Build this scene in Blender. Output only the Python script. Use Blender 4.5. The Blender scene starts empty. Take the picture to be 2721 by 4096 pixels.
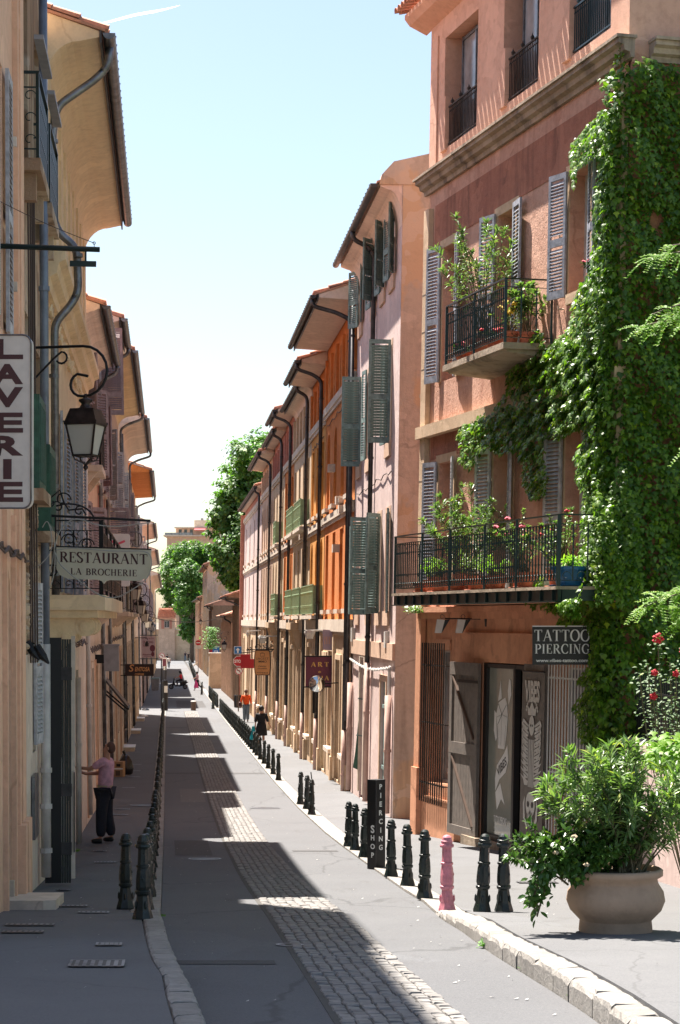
import bpy, math, random
import numpy as np
from mathutils import Vector, Matrix, Quaternion
R = math.radians
rng = random.Random(7)
nrg = np.random.default_rng(5)
scene = bpy.context.scene
COL = scene.collection
# ------------------------------------------------------------------ camera, sky, sun, exposure
cam_d = bpy.data.cameras.new('camera'); cam = bpy.data.objects.new('camera', cam_d); COL.objects.link(cam)
cam.location = (0, 0, 0); cam.rotation_euler = (R(90), 0, 0)
cam_d.sensor_fit = 'VERTICAL'; cam_d.sensor_height = 36; cam_d.lens = 70.3
cam_d.shift_y = 432/4096; cam_d.clip_start = .5; cam_d.clip_end = 20000
scene.camera = cam
SUN_D = Vector((.26, -.38, -1.0)).normalized()          # the way the light travels
elev = math.asin(-SUN_D.z); azim = math.atan2(-SUN_D.x, -SUN_D.y)
world = bpy.data.worlds.new('World'); scene.world = world; world.use_nodes = True
wn = world.node_tree; bg = wn.nodes['Background']
sky = wn.nodes.new('ShaderNodeTexSky'); sky.sky_type = 'NISHITA'; sky.sun_disc = False
sky.sun_elevation = elev; sky.sun_rotation = azim; sky.air_density = 1.0; sky.dust_density = 1.2; sky.ozone_density = 3.0
tint = wn.nodes.new('ShaderNodeMix'); tint.data_type = 'RGBA'; tint.blend_type = 'MULTIPLY'; tint.inputs[0].default_value = 1; tint.inputs[7].default_value = (1.13, 1.03, .92, 1)
wn.links.new(sky.outputs[0], tint.inputs[6]); wn.links.new(tint.outputs[2], bg.inputs[0]); bg.inputs[1].default_value = .064
sun_d = bpy.data.lights.new('sun', 'SUN'); sun_d.energy = 5.0; sun_d.angle = R(.53); sun_d.color = (1, .925, .845)
sun = bpy.data.objects.new('sun', sun_d); COL.objects.link(sun)
sun.rotation_euler = SUN_D.to_track_quat('-Z', 'Y').to_euler(); sun.location = (-30, 60, 60)
vs = scene.view_settings; vs.view_transform = 'Standard'; vs.look = 'None'; vs.exposure = 1.82; vs.gamma = 1; vs.use_curve_mapping = False
scene.cycles.max_bounces = 6; scene.cycles.transparent_max_bounces = 6
# ------------------------------------------------------------------ the lie of the land
GP = [(-60, 0), (0, -1.6), (12, -2.40), (20, -2.95), (24, -3.27), (28, -3.55), (34, -3.88), (38, -4.06), (46, -4.33), (56, -4.55),
      (73, -4.83), (103, -5.25), (120, -5.45), (170, -6.0), (260, -6.7), (370, -7.55), (700, -9), (9000, -12)]
def zg(Y):
    for (y0, z0), (y1, z1) in zip(GP, GP[1:]):
        if Y <= y1: return z0+(z1-z0)*(Y-y0)/(y1-y0)
    return -12
def SX(a, Y): return a-.0865*(Y-20)                      # street coordinate a -> x
def gpt(u, v):                                            # ground point seen at picture position
    lo, hi = 8., 600.
    for _ in range(40):
        m = (lo+hi)/2
        if (2480-v)/8000*m < zg(m): lo, hi = lo, m
        else: lo, hi = m, hi
    return ((u-1360.5)/8000*m, m, zg(m))
class SideFr:
    """the end wall of a house seen through its facade frame: l goes back from the corner, n outward past length LN"""
    def __init__(s, F, LN): s.F = F; s.LN = LN; s.L = F.N*-1; s.N = F.L; s.b = 0
    def W(s, l, n, z): return s.F.W(s.LN+n, -l, z)
class Fr:
    """A facade: l runs along it, n outward, z up; the wall leans back by b per metre."""
    def __init__(s, ox, oy, L, N, b=.02, zr=-4.2):
        s.o = (ox, oy); s.L = Vector(L).normalized(); s.N = Vector(N).normalized(); s.b = b; s.zr = zr
    def W(s, l, n, z):
        m = n-s.b*(z-s.zr)
        return Vector((s.o[0]+s.L.x*l+s.N.x*m, s.o[1]+s.L.y*l+s.N.y*m, z))
    def lz(s, u, v, n=0):
        z = 0
        for _ in range(8):
            m = n-s.b*(z-s.zr); k = (u-1360.5)/8000
            l = (s.o[0]+s.N.x*m-k*(s.o[1]+s.N.y*m))/(k*s.L.y-s.L.x)
            z = (2480-v)/8000*(s.o[1]+s.L.y*l+s.N.y*m)
        return l, z
    def sub(s, l, n=0):
        p = s.W(l, n, s.zr); f = Fr(p.x, p.y, s.L, s.N, s.b, s.zr); return f
def RF(Y0): return Fr(SX(3.0, Y0), Y0, (-.0865, 1), (-1, -.0865), .017)
def LF(Y0): return Fr(SX(-3.35, Y0), Y0, (-.0865, 1), (1, .0865), .004 if Y0 < 40 else .016)
TF = Fr(1.47, 37.6, (.26, -.965), (-.965, -.26), .02, -4.0)
ID = Fr(0, 0, (1, 0), (0, 1), 0)
# ------------------------------------------------------------------ materials
def nodes(name):
    m = bpy.data.materials.new(name); m.use_nodes = True
    return m, m.node_tree.nodes, m.node_tree.links, m.node_tree.nodes['Principled BSDF']
def c4(c): return (*c, 1)
def setp(b, **k):
    for kk, v in k.items(): b.inputs[kk.replace('_', ' ')].default_value = v
def mixc(n, l, f, a, b, mode='MIX'):
    x = n.new('ShaderNodeMix'); x.data_type = 'RGBA'; x.blend_type = mode
    for i, s in ((0, f), (6, a), (7, b)):
        if isinstance(s, (int, float)): x.inputs[i].default_value = s
        elif isinstance(s, tuple): x.inputs[i].default_value = c4(s)
        else: l.new(s, x.inputs[i])
    return x.outputs[2]
def noise(n, l, scale, det=4, rough=.6, map_=None, src='Object'):
    t = n.new('ShaderNodeTexCoord'); x = n.new('ShaderNodeTexNoise')
    x.inputs['Scale'].default_value = scale; x.inputs['Detail'].default_value = det; x.inputs['Roughness'].default_value = rough
    if map_:
        mp = n.new('ShaderNodeMapping'); mp.inputs['Scale'].default_value = map_
        l.new(t.outputs[src], mp.inputs[0]); l.new(mp.outputs[0], x.inputs[0])
    else: l.new(t.outputs[src], x.inputs[0])
    return x.outputs[0]
def ramp(n, l, src, a, b):
    r = n.new('ShaderNodeMapRange'); r.inputs[1].default_value = a; r.inputs[2].default_value = b; l.new(src, r.inputs[0]); return r.outputs[0]
def bump(n, l, b, h, s, d=.01):
    x = n.new('ShaderNodeBump'); x.inputs['Strength'].default_value = s; x.inputs['Distance'].default_value = d
    l.new(h, x.inputs['Height']); l.new(x.outputs[0], b.inputs['Normal'])
def mat(name, col, rough=.6, metal=0., var=.12, scale=6., bmp=0., bs=40., spec=.5, coat=0.):
    m, n, l, b = nodes(name)
    dk = tuple(c*(1-var*1.6) for c in col); lt = tuple(min(1, c*(1+var)) for c in col)
    o = mixc(n, l, ramp(n, l, noise(n, l, scale), .3, .7), dk, lt); l.new(o, b.inputs['Base Color'])
    setp(b, Roughness=rough, Metallic=metal, Specular_IOR_Level=spec, Coat_Weight=coat)
    if bmp: bump(n, l, b, noise(n, l, bs, 5), bmp)
    return m
def flat(name, col, rough=.5, metal=0.):
    m, n, l, b = nodes(name); setp(b, Base_Color=c4(col), Roughness=rough, Metallic=metal); return m
def voro(n, l, scale, feat='DISTANCE_TO_EDGE', warp=.4, out=0, map_=(1, 1, 1)):
    t = n.new('ShaderNodeTexCoord'); nz = n.new('ShaderNodeTexNoise'); nz.inputs['Scale'].default_value = scale*2.2; nz.inputs['Detail'].default_value = 6
    mp = n.new('ShaderNodeMapping'); mp.inputs['Scale'].default_value = map_; l.new(t.outputs['Object'], mp.inputs[0]); l.new(mp.outputs[0], nz.inputs[0])
    ma = n.new('ShaderNodeVectorMath'); ma.operation = 'MULTIPLY_ADD'; l.new(nz.outputs['Color'], ma.inputs[0]); ma.inputs[1].default_value = (warp/scale,)*3; l.new(mp.outputs[0], ma.inputs[2])
    v = n.new('ShaderNodeTexVoronoi'); v.feature = feat; v.inputs['Scale'].default_value = scale; l.new(ma.outputs[0], v.inputs['Vector']); return v.outputs[out]
def math_(n, l, op, a, b):
    x = n.new('ShaderNodeMath'); x.operation = op
    for i, s in enumerate((a, b)):
        if isinstance(s, (int, float)): x.inputs[i].default_value = s
        else: l.new(s, x.inputs[i])
    return x.outputs[0]
def plaster(name, c1, c2, stain=(.12, .08, .06), st=.35, bmp=.5, bs=30., streak=1.0, patch=None):
    """old render: two tones in clouds, rain streaks, dirt, grain"""
    m, n, l, b = nodes(name)
    o = mixc(n, l, ramp(n, l, noise(n, l, .8, 6, .65), .35, .65), c1, c2)
    fine = noise(n, l, 7, 6, .7)
    o = mixc(n, l, ramp(n, l, fine, .45, .8), o, tuple(c*.8 for c in c1))
    if patch:
        o = mixc(n, l, ramp(n, l, noise(n, l, .55, 5, .55, (1, 1, .8)), .53, .56), o, patch)
    sk = noise(n, l, 3.2, 5, .6, (1, 1, .09)); sk2 = ramp(n, l, sk, .5, .8)
    mu = n.new('ShaderNodeMath'); mu.operation = 'MULTIPLY'; l.new(sk2, mu.inputs[0]); mu.inputs[1].default_value = st*streak*1.4
    o = mixc(n, l, mu.outputs[0], o, stain)
    mu = n.new('ShaderNodeMath'); mu.operation = 'MULTIPLY'; l.new(ramp(n, l, noise(n, l, 1.7, 8, .7), .55, .85), mu.inputs[0]); mu.inputs[1].default_value = st
    o = mixc(n, l, mu.outputs[0], o, stain)
    rep = math_(n, l, 'MULTIPLY', ramp(n, l, noise(n, l, .95, 3, .55, (1, 1, 1.3)), .57, .58), .42)           # mended patches
    o = mixc(n, l, rep, o, tuple(min(1, c*1.16) for c in c2))
    crk = math_(n, l, 'MULTIPLY', ramp(n, l, voro(n, l, .55), .012, .004), math_(n, l, 'MULTIPLY', ramp(n, l, noise(n, l, .6), .52, .62), .4))
    o = mixc(n, l, crk, o, stain)
    l.new(o, b.inputs['Base Color']); setp(b, Roughness=.92, Specular_IOR_Level=.2)
    if bmp: bump(n, l, b, noise(n, l, bs, 6, .7), bmp, .02)
    return m
def glowless(name, c):
    m, n, l, b = nodes(name); t = n.new('ShaderNodeBsdfTranslucent'); t.inputs[0].default_value = c4(c); mx = n.new('ShaderNodeMixShader'); mx.inputs[0].default_value = .7
    b.inputs['Base Color'].default_value = c4(c); b.inputs['Roughness'].default_value = 1; l.new(b.outputs[0], mx.inputs[1]); l.new(t.outputs[0], mx.inputs[2]); l.new(mx.outputs[0], n['Material Output'].inputs[0]); return m
def leafmat(name, c1, c2, tr=.3, rough=.42, rand='isl'):
    m, n, l, b = nodes(name)
    if rand == 'isl':
        g = n.new('ShaderNodeNewGeometry'); ro = g.outputs['Random Per Island']
    else:
        g = n.new('ShaderNodeObjectInfo'); ro = g.outputs['Random']
    cr = n.new('ShaderNodeValToRGB'); l.new(ro, cr.inputs[0]); cr.color_ramp.elements[0].color = c4(c1); cr.color_ramp.elements[1].color = c4(c2)
    e = cr.color_ramp.elements.new(.93); e.color = c4(c2); cr.color_ramp.elements[2].color = (c2[0]*2.0, c2[1]*1.5, c2[2]*.9, 1)
    l.new(cr.outputs[0], b.inputs['Base Color']); setp(b, Roughness=rough, Specular_IOR_Level=.5)
    t = n.new('ShaderNodeBsdfTranslucent'); mx = n.new('ShaderNodeMixShader'); mx.inputs[0].default_value = tr
    br = mixc(n, l, 1.0, cr.outputs[0], (1.6, 1.9, .7), 'MULTIPLY'); l.new(br, t.inputs[0])
    l.new(b.outputs[0], mx.inputs[1]); l.new(t.outputs[0], mx.inputs[2]); l.new(mx.outputs[0], n['Material Output'].inputs[0])
    return m
M = {}
M['asphalt'], n, l, b = nodes('asphalt')
o = mixc(n, l, ramp(n, l, noise(n, l, .7, 7, .6), .3, .7), (.076, .079, .085), (.100, .104, .110))
o = mixc(n, l, math_(n, l, 'MULTIPLY', ramp(n, l, noise(n, l, 14, 5, .8), .5, .75), .5), o, (.060, .063, .068))
o = mixc(n, l, ramp(n, l, noise(n, l, 60, 3, .8), .35, .75), o, (.145, .148, .153))
o = mixc(n, l, ramp(n, l, noise(n, l, 2.2, 6, .7, (1, .25, 1)), .6, .8), o, (.072, .07, .07))
cl = voro(n, l, .16, 'F1', .15, 1, (1, .35, 1)); sep = n.new('ShaderNodeSeparateColor'); l.new(cl, sep.inputs[0])
o = mixc(n, l, math_(n, l, 'MULTIPLY', ramp(n, l, sep.outputs[0], .3, .35), .22), o, (.075, .073, .073))
o = mixc(n, l, math_(n, l, 'MULTIPLY', ramp(n, l, voro(n, l, .22, map_=(1, .5, 1)), .006, .002), .4), o, (.03, .03, .03))
o = mixc(n, l, math_(n, l, 'MULTIPLY', ramp(n, l, noise(n, l, 5, 7, .75), .66, .74), .45), o, (.05, .048, .046))
l.new(o, b.inputs['Base Color']); setp(b, Roughness=.85, Specular_IOR_Level=.35); bump(n, l, b, noise(n, l, 90, 4, .8), .5, .01)
M['pavement'], n, l, b = nodes('pavement')
o = mixc(n, l, ramp(n, l, noise(n, l, .9, 7, .6), .3, .7), (.098, .10, .104), (.128, .13, .134))
o = mixc(n, l, math_(n, l, 'MULTIPLY', ramp(n, l, noise(n, l, 12, 5, .8), .5, .75), .5), o, (.082, .085, .089))
o = mixc(n, l, ramp(n, l, noise(n, l, 70, 3, .8), .4, .8), o, (.17, .172, .175))
o = mixc(n, l, ramp(n, l, noise(n, l, 3.1, 6, .7), .66, .8), o, (.095, .092, .09))
o = mixc(n, l, math_(n, l, 'MULTIPLY', ramp(n, l, voro(n, l, .3), .006, .002), .3), o, (.05, .048, .046))
cl = voro(n, l, .25, 'F1', .1, 1, (1, .5, 1)); sep = n.new('ShaderNodeSeparateColor'); l.new(cl, sep.inputs[0])
o = mixc(n, l, math_(n, l, 'MULTIPLY', ramp(n, l, sep.outputs[0], .5, .53), .22), o, (.10, .097, .093))
o = mixc(n, l, math_(n, l, 'MULTIPLY', ramp(n, l, noise(n, l, 7, 7, .75), .68, .74), .5), o, (.06, .057, .054))
l.new(o, b.inputs['Base Color']); setp(b, Roughness=.88, Specular_IOR_Level=.3); bump(n, l, b, noise(n, l, 90, 4, .8), .5, .01)
def stonemat(name, c1, c2, rand, dirt=(.10, .095, .09), bm=.6, bs=22):
    m, n, l, b = nodes(name)
    o = mixc(n, l, ramp(n, l, noise(n, l, 9, 6, .7), .35, .7), c1, c2)
    if rand == 'obj': g = n.new('ShaderNodeObjectInfo'); ro = g.outputs['Random']
    else: g = n.new('ShaderNodeNewGeometry'); ro = g.outputs['Random Per Island']
    mr = ramp(n, l, ro, 0, 1); mm = n.new('ShaderNodeMapRange'); mm.inputs[3].default_value = .0; mm.inputs[4].default_value = .38; l.new(mr, mm.inputs[0])
    o = mixc(n, l, mm.outputs[0], o, dirt)
    o = mixc(n, l, ramp(n, l, noise(n, l, 4, 7, .75), .58, .8), o, dirt)
    l.new(o, b.inputs['Base Color']); setp(b, Roughness=.8, Specular_IOR_Level=.35); bump(n, l, b, noise(n, l, bs, 6, .7), bm, .02)
    return m
M['sett'] = stonemat('sett', (.17, .162, .155), (.275, .26, .24), 'obj'); M['sett_far'] = stonemat('sett far', (.17, .162, .155), (.275, .26, .24), 'isl')
M['kerb'] = stonemat('kerb stone', (.24, .225, .205), (.35, .33, .30), 'obj', (.15, .14, .125), 1.0, 30)
M['gutter_bed'] = mat('gutter bed', (.07, .066, .06), .95)
M['earth'] = mat('earth', (.16, .13, .10), .95, var=.3, scale=.05)
M['terra'] = plaster('terracotta render', (.54, .30, .215), (.63, .385, .285), (.28, .11, .07), .40, 1.2, 13)
M['terra_dark'] = plaster('weathered red render', (.36, .15, .10), (.44, .20, .13), (.07, .04, .03), .62, 1.0, 24)  # side wall render; its dark tone also paints shade on the eaves panels
M['salmon'] = plaster('salmon render', (.60, .355, .255), (.66, .41, .30), (.34, .18, .12), .15, .35, 30)
M['ochre_shop'] = plaster('orange shop render', (.58, .28, .165), (.66, .34, .205), (.14, .06, .04), .3, .3, 30)
M['pink'] = plaster('pale pink render', (.56, .43, .39), (.64, .50, .455), (.33, .22, .2), .22, .35, 30)
M['beige_gable'] = plaster('patched beige render', (.54, .44, .34), (.61, .50, .395), (.18, .14, .11), .5, .6, 24, 1, (.62, .44, .28))
M['orange'] = plaster('orange render', (.60, .19, .05), (.68, .25, .075), (.34, .10, .03), .25, .3, 30)
M['amber'] = plaster('amber render', (.68, .30, .07), (.74, .35, .10), (.25, .09, .02), .2, .3, 30)
M['sandstone'] = plaster('sandstone', (.54, .385, .25), (.62, .46, .31), (.25, .17, .11), .2, .35, 20)
M['pale_stone'] = plaster('pale stone', (.58, .48, .38), (.66, .56, .46), (.3, .24, .19), .2, .4, 20)
M['rose'] = plaster('rose render', (.48, .20, .15), (.54, .25, .19), (.25, .12, .1), .25, .3, 20)
M['buff'] = plaster('buff render', (.55, .37, .26), (.62, .43, .31), (.3, .2, .15), .25, .3, 20)
M['umber'] = plaster('umber render', (.22, .14, .09), (.28, .18, .12), (.09, .06, .04), .5, .4, 20)
M['peach'] = plaster('peach render', (.72, .45, .30), (.77, .50, .34), (.40, .22, .14), .12, .2, 30)
M['rough_old'] = plaster('flaking old render', (.50, .38, .26), (.58, .46, .34), (.15, .10, .07), .6, 1.0, 14, 1.3, (.33, .22, .14))
M['cream'] = plaster('cream render', (.74, .56, .35), (.80, .62, .40), (.45, .3, .17), .12, .2, 30)
M['cream_lt'] = plaster('cream soffit', (.78, .59, .39), (.82, .64, .43), (.5, .33, .2), .1, .1, 30)
M['soffit'] = plaster('pale soffit', (.72, .57, .47), (.78, .63, .52), (.28, .19, .14), .15, .1, 30)
M['base_wall'] = plaster('whitish base render', (.64, .54, .44), (.70, .60, .49), (.22, .18, .14), .3, .3, 20)
M['cornice'] = plaster('weathered cornice stone', (.32, .25, .18), (.42, .34, .26), (.06, .05, .045), .7, .8, 12)
M['red_far'] = plaster('brick red render', (.42, .17, .12), (.48, .21, .15), (.25, .12, .1), .2, .3, 20)
M['zinc'] = mat('zinc', (.20, .20, .21), .42, .85, .35, 5, .2, 20)
M['zinc_dk'] = mat('dark zinc', (.07, .065, .065), .5, .6, .3, 5, .1, 20)
M['pipe_bg'] = mat('blue grey pipe', (.17, .20, .25), .45, .2, .2, 4)
M['pipe_wh'] = mat('whitewashed cast iron pipe', (.58, .53, .49), .6, 0, .15, 4, .3, 20)
M['pipe_pk'] = mat('pink painted pipe', (.50, .33, .27), .6, 0, .15, 4, .2, 20)
M['iron'] = mat('green black iron', (.012, .028, .026), .35, .4, .2, 8)
M['iron_bk'] = mat('black iron', (.012, .012, .014), .45, .4, .2, 8)
M['iron_rust'] = mat('rusty iron', (.045, .03, .022), .8, .2, .5, 12)
M['bollard'], n, l, b = nodes('bollard paint'); oi = n.new('ShaderNodeObjectInfo')
o = mixc(n, l, oi.outputs['Random'], (.003, .010, .010), (.010, .017, .014)); o = mixc(n, l, math_(n, l, 'MULTIPLY', ramp(n, l, noise(n, l, 9, 6, .75), .55, .75), .5), o, (.055, .05, .042))
l.new(o, b.inputs['Base Color']); setp(b, Specular_IOR_Level=.5); l.new(ramp(n, l, noise(n, l, 14, 4), .1, 1.1), b.inputs['Roughness']); bump(n, l, b, noise(n, l, 22, 5), .35)
M['bollard_pk'] = mat('pink bollard paint', (.60, .22, .27), .45, 0, .2, 12, .3, 18)
M['bollard_lt'] = mat('far bollard cap', (.03, .06, .06), .25, .1)
M['shut_blue'] = mat('weathered blue grey shutter', (.33, .345, .39), .75, 0, .25, 9, .2, 30)
M['shut_green'] = mat('weathered green shutter', (.17, .245, .225), .7, 0, .3, 9, .2, 30)
M['shut_deep'] = mat('deep green wood', (.03, .10, .065), .6, 0, .25, 9, .2, 30)
M['shut_white'] = mat('grey white shutter', (.46, .46, .47), .75, 0, .25, 9, .2, 30)
M['shut_purple'] = mat('grey purple shutter', (.30, .24, .245), .8, 0, .2, 9, .2, 30)
M['door_teal'] = mat('faded teal door', (.30, .42, .40), .8, 0, .2, 7, .4, 14)
M['door_grey'] = mat('taupe grey wood', (.165, .14, .12), .75, 0, .15, 9, .25, 14)
M['door_dark'] = mat('dark frame', (.022, .02, .02), .5)
M['door_black'] = mat('black door', (.007, .007, .007), .5)
M['door_slat'] = mat('dark green black strap wood', (.03, .036, .03), .6, 0, .3, 20)
M['glass'] = mat('dark window glass', (.035, .04, .045), .08, 0, .3, 1.5, spec=.8)
M['glass_lt'] = mat('curtained glass', (.26, .27, .28), .12, 0, .35, 1.2, spec=.8)
M['shopglass'] = mat('shop glass', (.27, .285, .25), .08, 0, .2, .8, spec=.9)
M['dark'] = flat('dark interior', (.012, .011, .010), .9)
M['frame_w'] = mat('white window frame', (.55, .54, .52), .5)
M['frame_b'] = mat('brown window frame', (.10, .06, .04), .6)
M['curtain'] = mat('beige inner shutter', (.38, .30, .22), .8, 0, .1, 3)
M['tile'] = stonemat('roof tile', (.46, .20, .13), (.58, .33, .23), 'obj', (.22, .13, .10))
M['roof'] = plaster('tiled roof far', (.45, .22, .15), (.55, .3, .2), (.2, .12, .1), .3, .5, 10)
M['white'] = mat('white paint', (.72, .72, .70), .5, 0, .05)
M['offwhite'] = mat('aged white plastic', (.55, .53, .49), .45, 0, .08)
M['black'] = mat('black print', (.012, .011, .011), .5)
M['maroon_text'] = flat('dark maroon print', (.05, .012, .015), .5)
M['yellow_text'] = flat('gold print', (.75, .45, .12), .5)
M['cream_sign'] = mat('cream sign board', (.52, .49, .38), .5, 0, .08, 3)
M['purple_sign'] = mat('plum sign', (.15, .03, .055), .55, 0, .08, 3)
M['lilac_sign'] = mat('lilac sign', (.36, .27, .33), .6, 0, .1, 3)
M['red'] = mat('red sign paint', (.42, .012, .02), .45, 0, .05)
M['blue'] = mat('blue sign paint', (.02, .14, .38), .45, 0, .05)
M['orange_sign'] = mat('orange sign', (.68, .32, .12), .55, 0, .05)
M['brown_sign'] = mat('dark brown sign', (.03, .012, .01), .5)
M['grey'] = mat('grey metal box', (.25, .25, .26), .5, .2)
M['cable'] = flat('grey cable', (.33, .33, .31), .6)
M['cable_dk'] = flat('brown cable', (.07, .045, .035), .7)
M['lantern_glass'] = mat('frosted lantern glass', (.50, .47, .42), .35, 0, .06, 2)
M['lantern'] = mat('lantern copper iron', (.045, .03, .028), .4, .5, .4, 10)
M['pot'] = mat('terracotta pot', (.42, .13, .07), .75, 0, .2, 8)
M['planter'] = plaster('stone coloured planter', (.36, .25, .17), (.43, .30, .21), (.16, .12, .09), .4, .3, 40, .6)
M['bluepot'] = mat('blue pot', (.02, .13, .3), .35, 0, .1)
M['bark'] = mat('bark', (.13, .10, .075), .9, 0, .3, 8, .6, 14)
M['stem'] = mat('green brown stem', (.12, .10, .05), .8, 0, .3, 8)
M['leaf_vine'] = leafmat('vine leaf', (.035, .095, .012), (.15, .26, .025), .38)
M['leaf_vine1'] = leafmat('vine leaf single', (.035, .095, .012), (.15, .26, .025), .38, .42, 'obj')
M['leaf_ole'] = leafmat('oleander leaf', (.06, .125, .035), (.17, .25, .09), .3, .35)
M['leaf_ole1'] = leafmat('oleander leaf single', (.06, .125, .035), (.17, .25, .09), .3, .35, 'obj')
M['leaf_rose'] = leafmat('rose leaf', (.06, .12, .05), (.13, .20, .09), .3, .6)
M['leaf_dark'] = leafmat('glossy dark leaf', (.035, .085, .018), (.075, .15, .03), .2, .3)
M['leaf_lime'] = leafmat('lime leaf', (.12, .24, .025), (.20, .33, .04), .5, .5)
M['leaf_tree'] = leafmat('plane leaf', (.05, .12, .025), (.10, .205, .04), .38, .5)
M['leaf_grass'] = leafmat('weed leaf', (.06, .16, .02), (.10, .24, .03), .3, .6)
M['flower_red'] = mat('red petals', (.55, .01, .03), .6); M['flower_pink'] = mat('pink petals', (.75, .12, .18), .6)
M['flower_yel'] = mat('yellow petals', (.75, .5, .04), .6)
M['skin'] = flat('skin', (.42, .21, .14), .6); M['hair'] = flat('dark hair', (.015, .01, .01), .6); M['hair_sh'] = flat('shaved hair', (.10, .05, .035), .8)
def cloth(name, c): return mat(name, c, .9, 0, .15, 14, .3, 60)
# ------------------------------------------------------------------ mesh building
class MB:
    def __init__(s): s.v = []; s.f = []
    def add(s, vs, fs):
        o = len(s.v); s.v += [tuple(p) for p in vs]; s.f += [tuple(i+o for i in f) for f in fs]; return s
    def quad(s, a, b, c, d): return s.add([a, b, c, d], [(0, 1, 2, 3)])
    def box(s, F, l0, l1, n0, n1, z0, z1):
        W = F.W
        return s.add([W(l0, n0, z0), W(l1, n0, z0), W(l1, n1, z0), W(l0, n1, z0), W(l0, n0, z1), W(l1, n0, z1), W(l1, n1, z1), W(l0, n1, z1)],
                     [(0, 3, 2, 1), (4, 5, 6, 7), (0, 1, 5, 4), (1, 2, 6, 5), (2, 3, 7, 6), (3, 0, 4, 7)])
    def bar(s, p, q, w, h=None, up=(0, 0, 1)):
        p = Vector(p); q = Vector(q); h = h or w; d = (q-p).normalized(); u = Vector(up)
        if abs(d.dot(u)) > .95: u = Vector((1, 0, 0))
        x = d.cross(u).normalized()*w/2; y = x.cross(d).normalized()*h/2
        return s.add([p-x-y, p+x-y, p+x+y, p-x+y, q-x-y, q+x-y, q+x+y, q-x+y], [(0, 3, 2, 1), (4, 5, 6, 7), (0, 1, 5, 4), (1, 2, 6, 5), (2, 3, 7, 6), (3, 0, 4, 7)])
    def tube(s, pts, r, k=8, cap=True):
        pts = [Vector(p) for p in pts]; rs = r if isinstance(r, (list, tuple)) else [r]*len(pts)
        o = len(s.v); prev = None
        for i, p in enumerate(pts):
            d = (pts[min(i+1, len(pts)-1)]-pts[max(i-1, 0)]).normalized()
            if prev is None: x = d.orthogonal().normalized()
            else: x = (prev-d*prev.dot(d)).normalized()
            prev = x; y = d.cross(x)
            for j in range(k):
                t = 2*math.pi*j/k; s.v.append(tuple(p+(x*math.cos(t)+y*math.sin(t))*rs[i]))
        for i in range(len(pts)-1):
            for j in range(k):
                a = o+i*k+j; b = o+i*k+(j+1) % k; s.f.append((a, b, b+k, a+k))
        if cap: s.f.append(tuple(o+j for j in range(k))[::-1]); s.f.append(tuple(o+(len(pts)-1)*k+j for j in range(k)))
        return s
    def lathe(s, prof, c=(0, 0, 0), k=12, rot=0, wob=None):
        o = len(s.v)
        for r, z in prof:
            for j in range(k):
                t = 2*math.pi*j/k+rot; rr = r*(wob(t, z) if wob else 1)
                s.v.append((c[0]+rr*math.cos(t), c[1]+rr*math.sin(t), c[2]+z))
        for i in range(len(prof)-1):
            for j in range(k):
                a = o+i*k+j; b = o+i*k+(j+1) % k; s.f.append((a, b, b+k, a+k))
        s.f.append(tuple(o+j for j in range(k))[::-1]); s.f.append(tuple(o+(len(prof)-1)*k+j for j in range(k)))
        return s
    def prism(s, P, poly, d0, d1):
        """polygon poly in (x, y) mapped by P(x, y, d); closed between depths d0 and d1"""
        k = len(poly); s.add([P(x, y, d0) for x, y in poly]+[P(x, y, d1) for x, y in poly],
              [tuple(range(k))[::-1], tuple(range(k, 2*k))]+[(i, (i+1) % k, (i+1) % k+k, i+k) for i in range(k)]); return s
    def mesh(s, name, mt, smooth=False):
        me = bpy.data.meshes.new(name); me.from_pydata(s.v, [], s.f); me.materials.append(mt if not isinstance(mt, str) else M[mt])
        if smooth: me.shade_smooth()
        me.update(); return me
def npmesh(name, V, k, mt):
    """V: (n, k, 3) separate faces"""
    n = V.shape[0]; me = bpy.data.meshes.new(name)
    me.vertices.add(n*k); me.vertices.foreach_set('co', V.reshape(-1).astype(np.float32))
    me.loops.add(n*k); me.loops.foreach_set('vertex_index', np.arange(n*k, dtype=np.int32))
    me.polygons.add(n); me.polygons.foreach_set('loop_start', np.arange(0, n*k, k, dtype=np.int32))
    me.materials.append(M[mt]); me.update(calc_edges=True); me.validate(); return me
def npmesh_idx(name, V, T, mt):
    """V: (n, k, 3) instances, T: list of faces over k verts, all triangles or quads"""
    n, k, _ = V.shape; T = np.array(T, dtype=np.int32); m = T.shape[1]
    idx = (T[None]+np.arange(n, dtype=np.int32)[:, None, None]*k).reshape(-1)
    me = bpy.data.meshes.new(name); me.vertices.add(n*k); me.vertices.foreach_set('co', V.reshape(-1).astype(np.float32))
    me.loops.add(len(idx)); me.loops.foreach_set('vertex_index', idx)
    me.polygons.add(len(idx)//m); me.polygons.foreach_set('loop_start', np.arange(0, len(idx), m, dtype=np.int32))
    me.materials.append(M[mt]); me.update(calc_edges=True); return me
def put(name, me, parent=None, loc=None, mw=None, kind=None, label=None):
    o = bpy.data.objects.new(name, me); COL.objects.link(o)
    if parent is not None:
        o.parent = parent
        if mw is None and loc is None: o.matrix_parent_inverse = parent_inv(parent)
    if loc is not None: o.location = loc
    if mw is not None: o.matrix_basis = mw; o.matrix_parent_inverse = parent_inv(parent) if parent is not None else Matrix()
    if kind: o['kind'] = kind
    if label: o['label'] = label
    return o
WM = {}
def parent_inv(p):
    return WM.get(p.name, Matrix())
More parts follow.
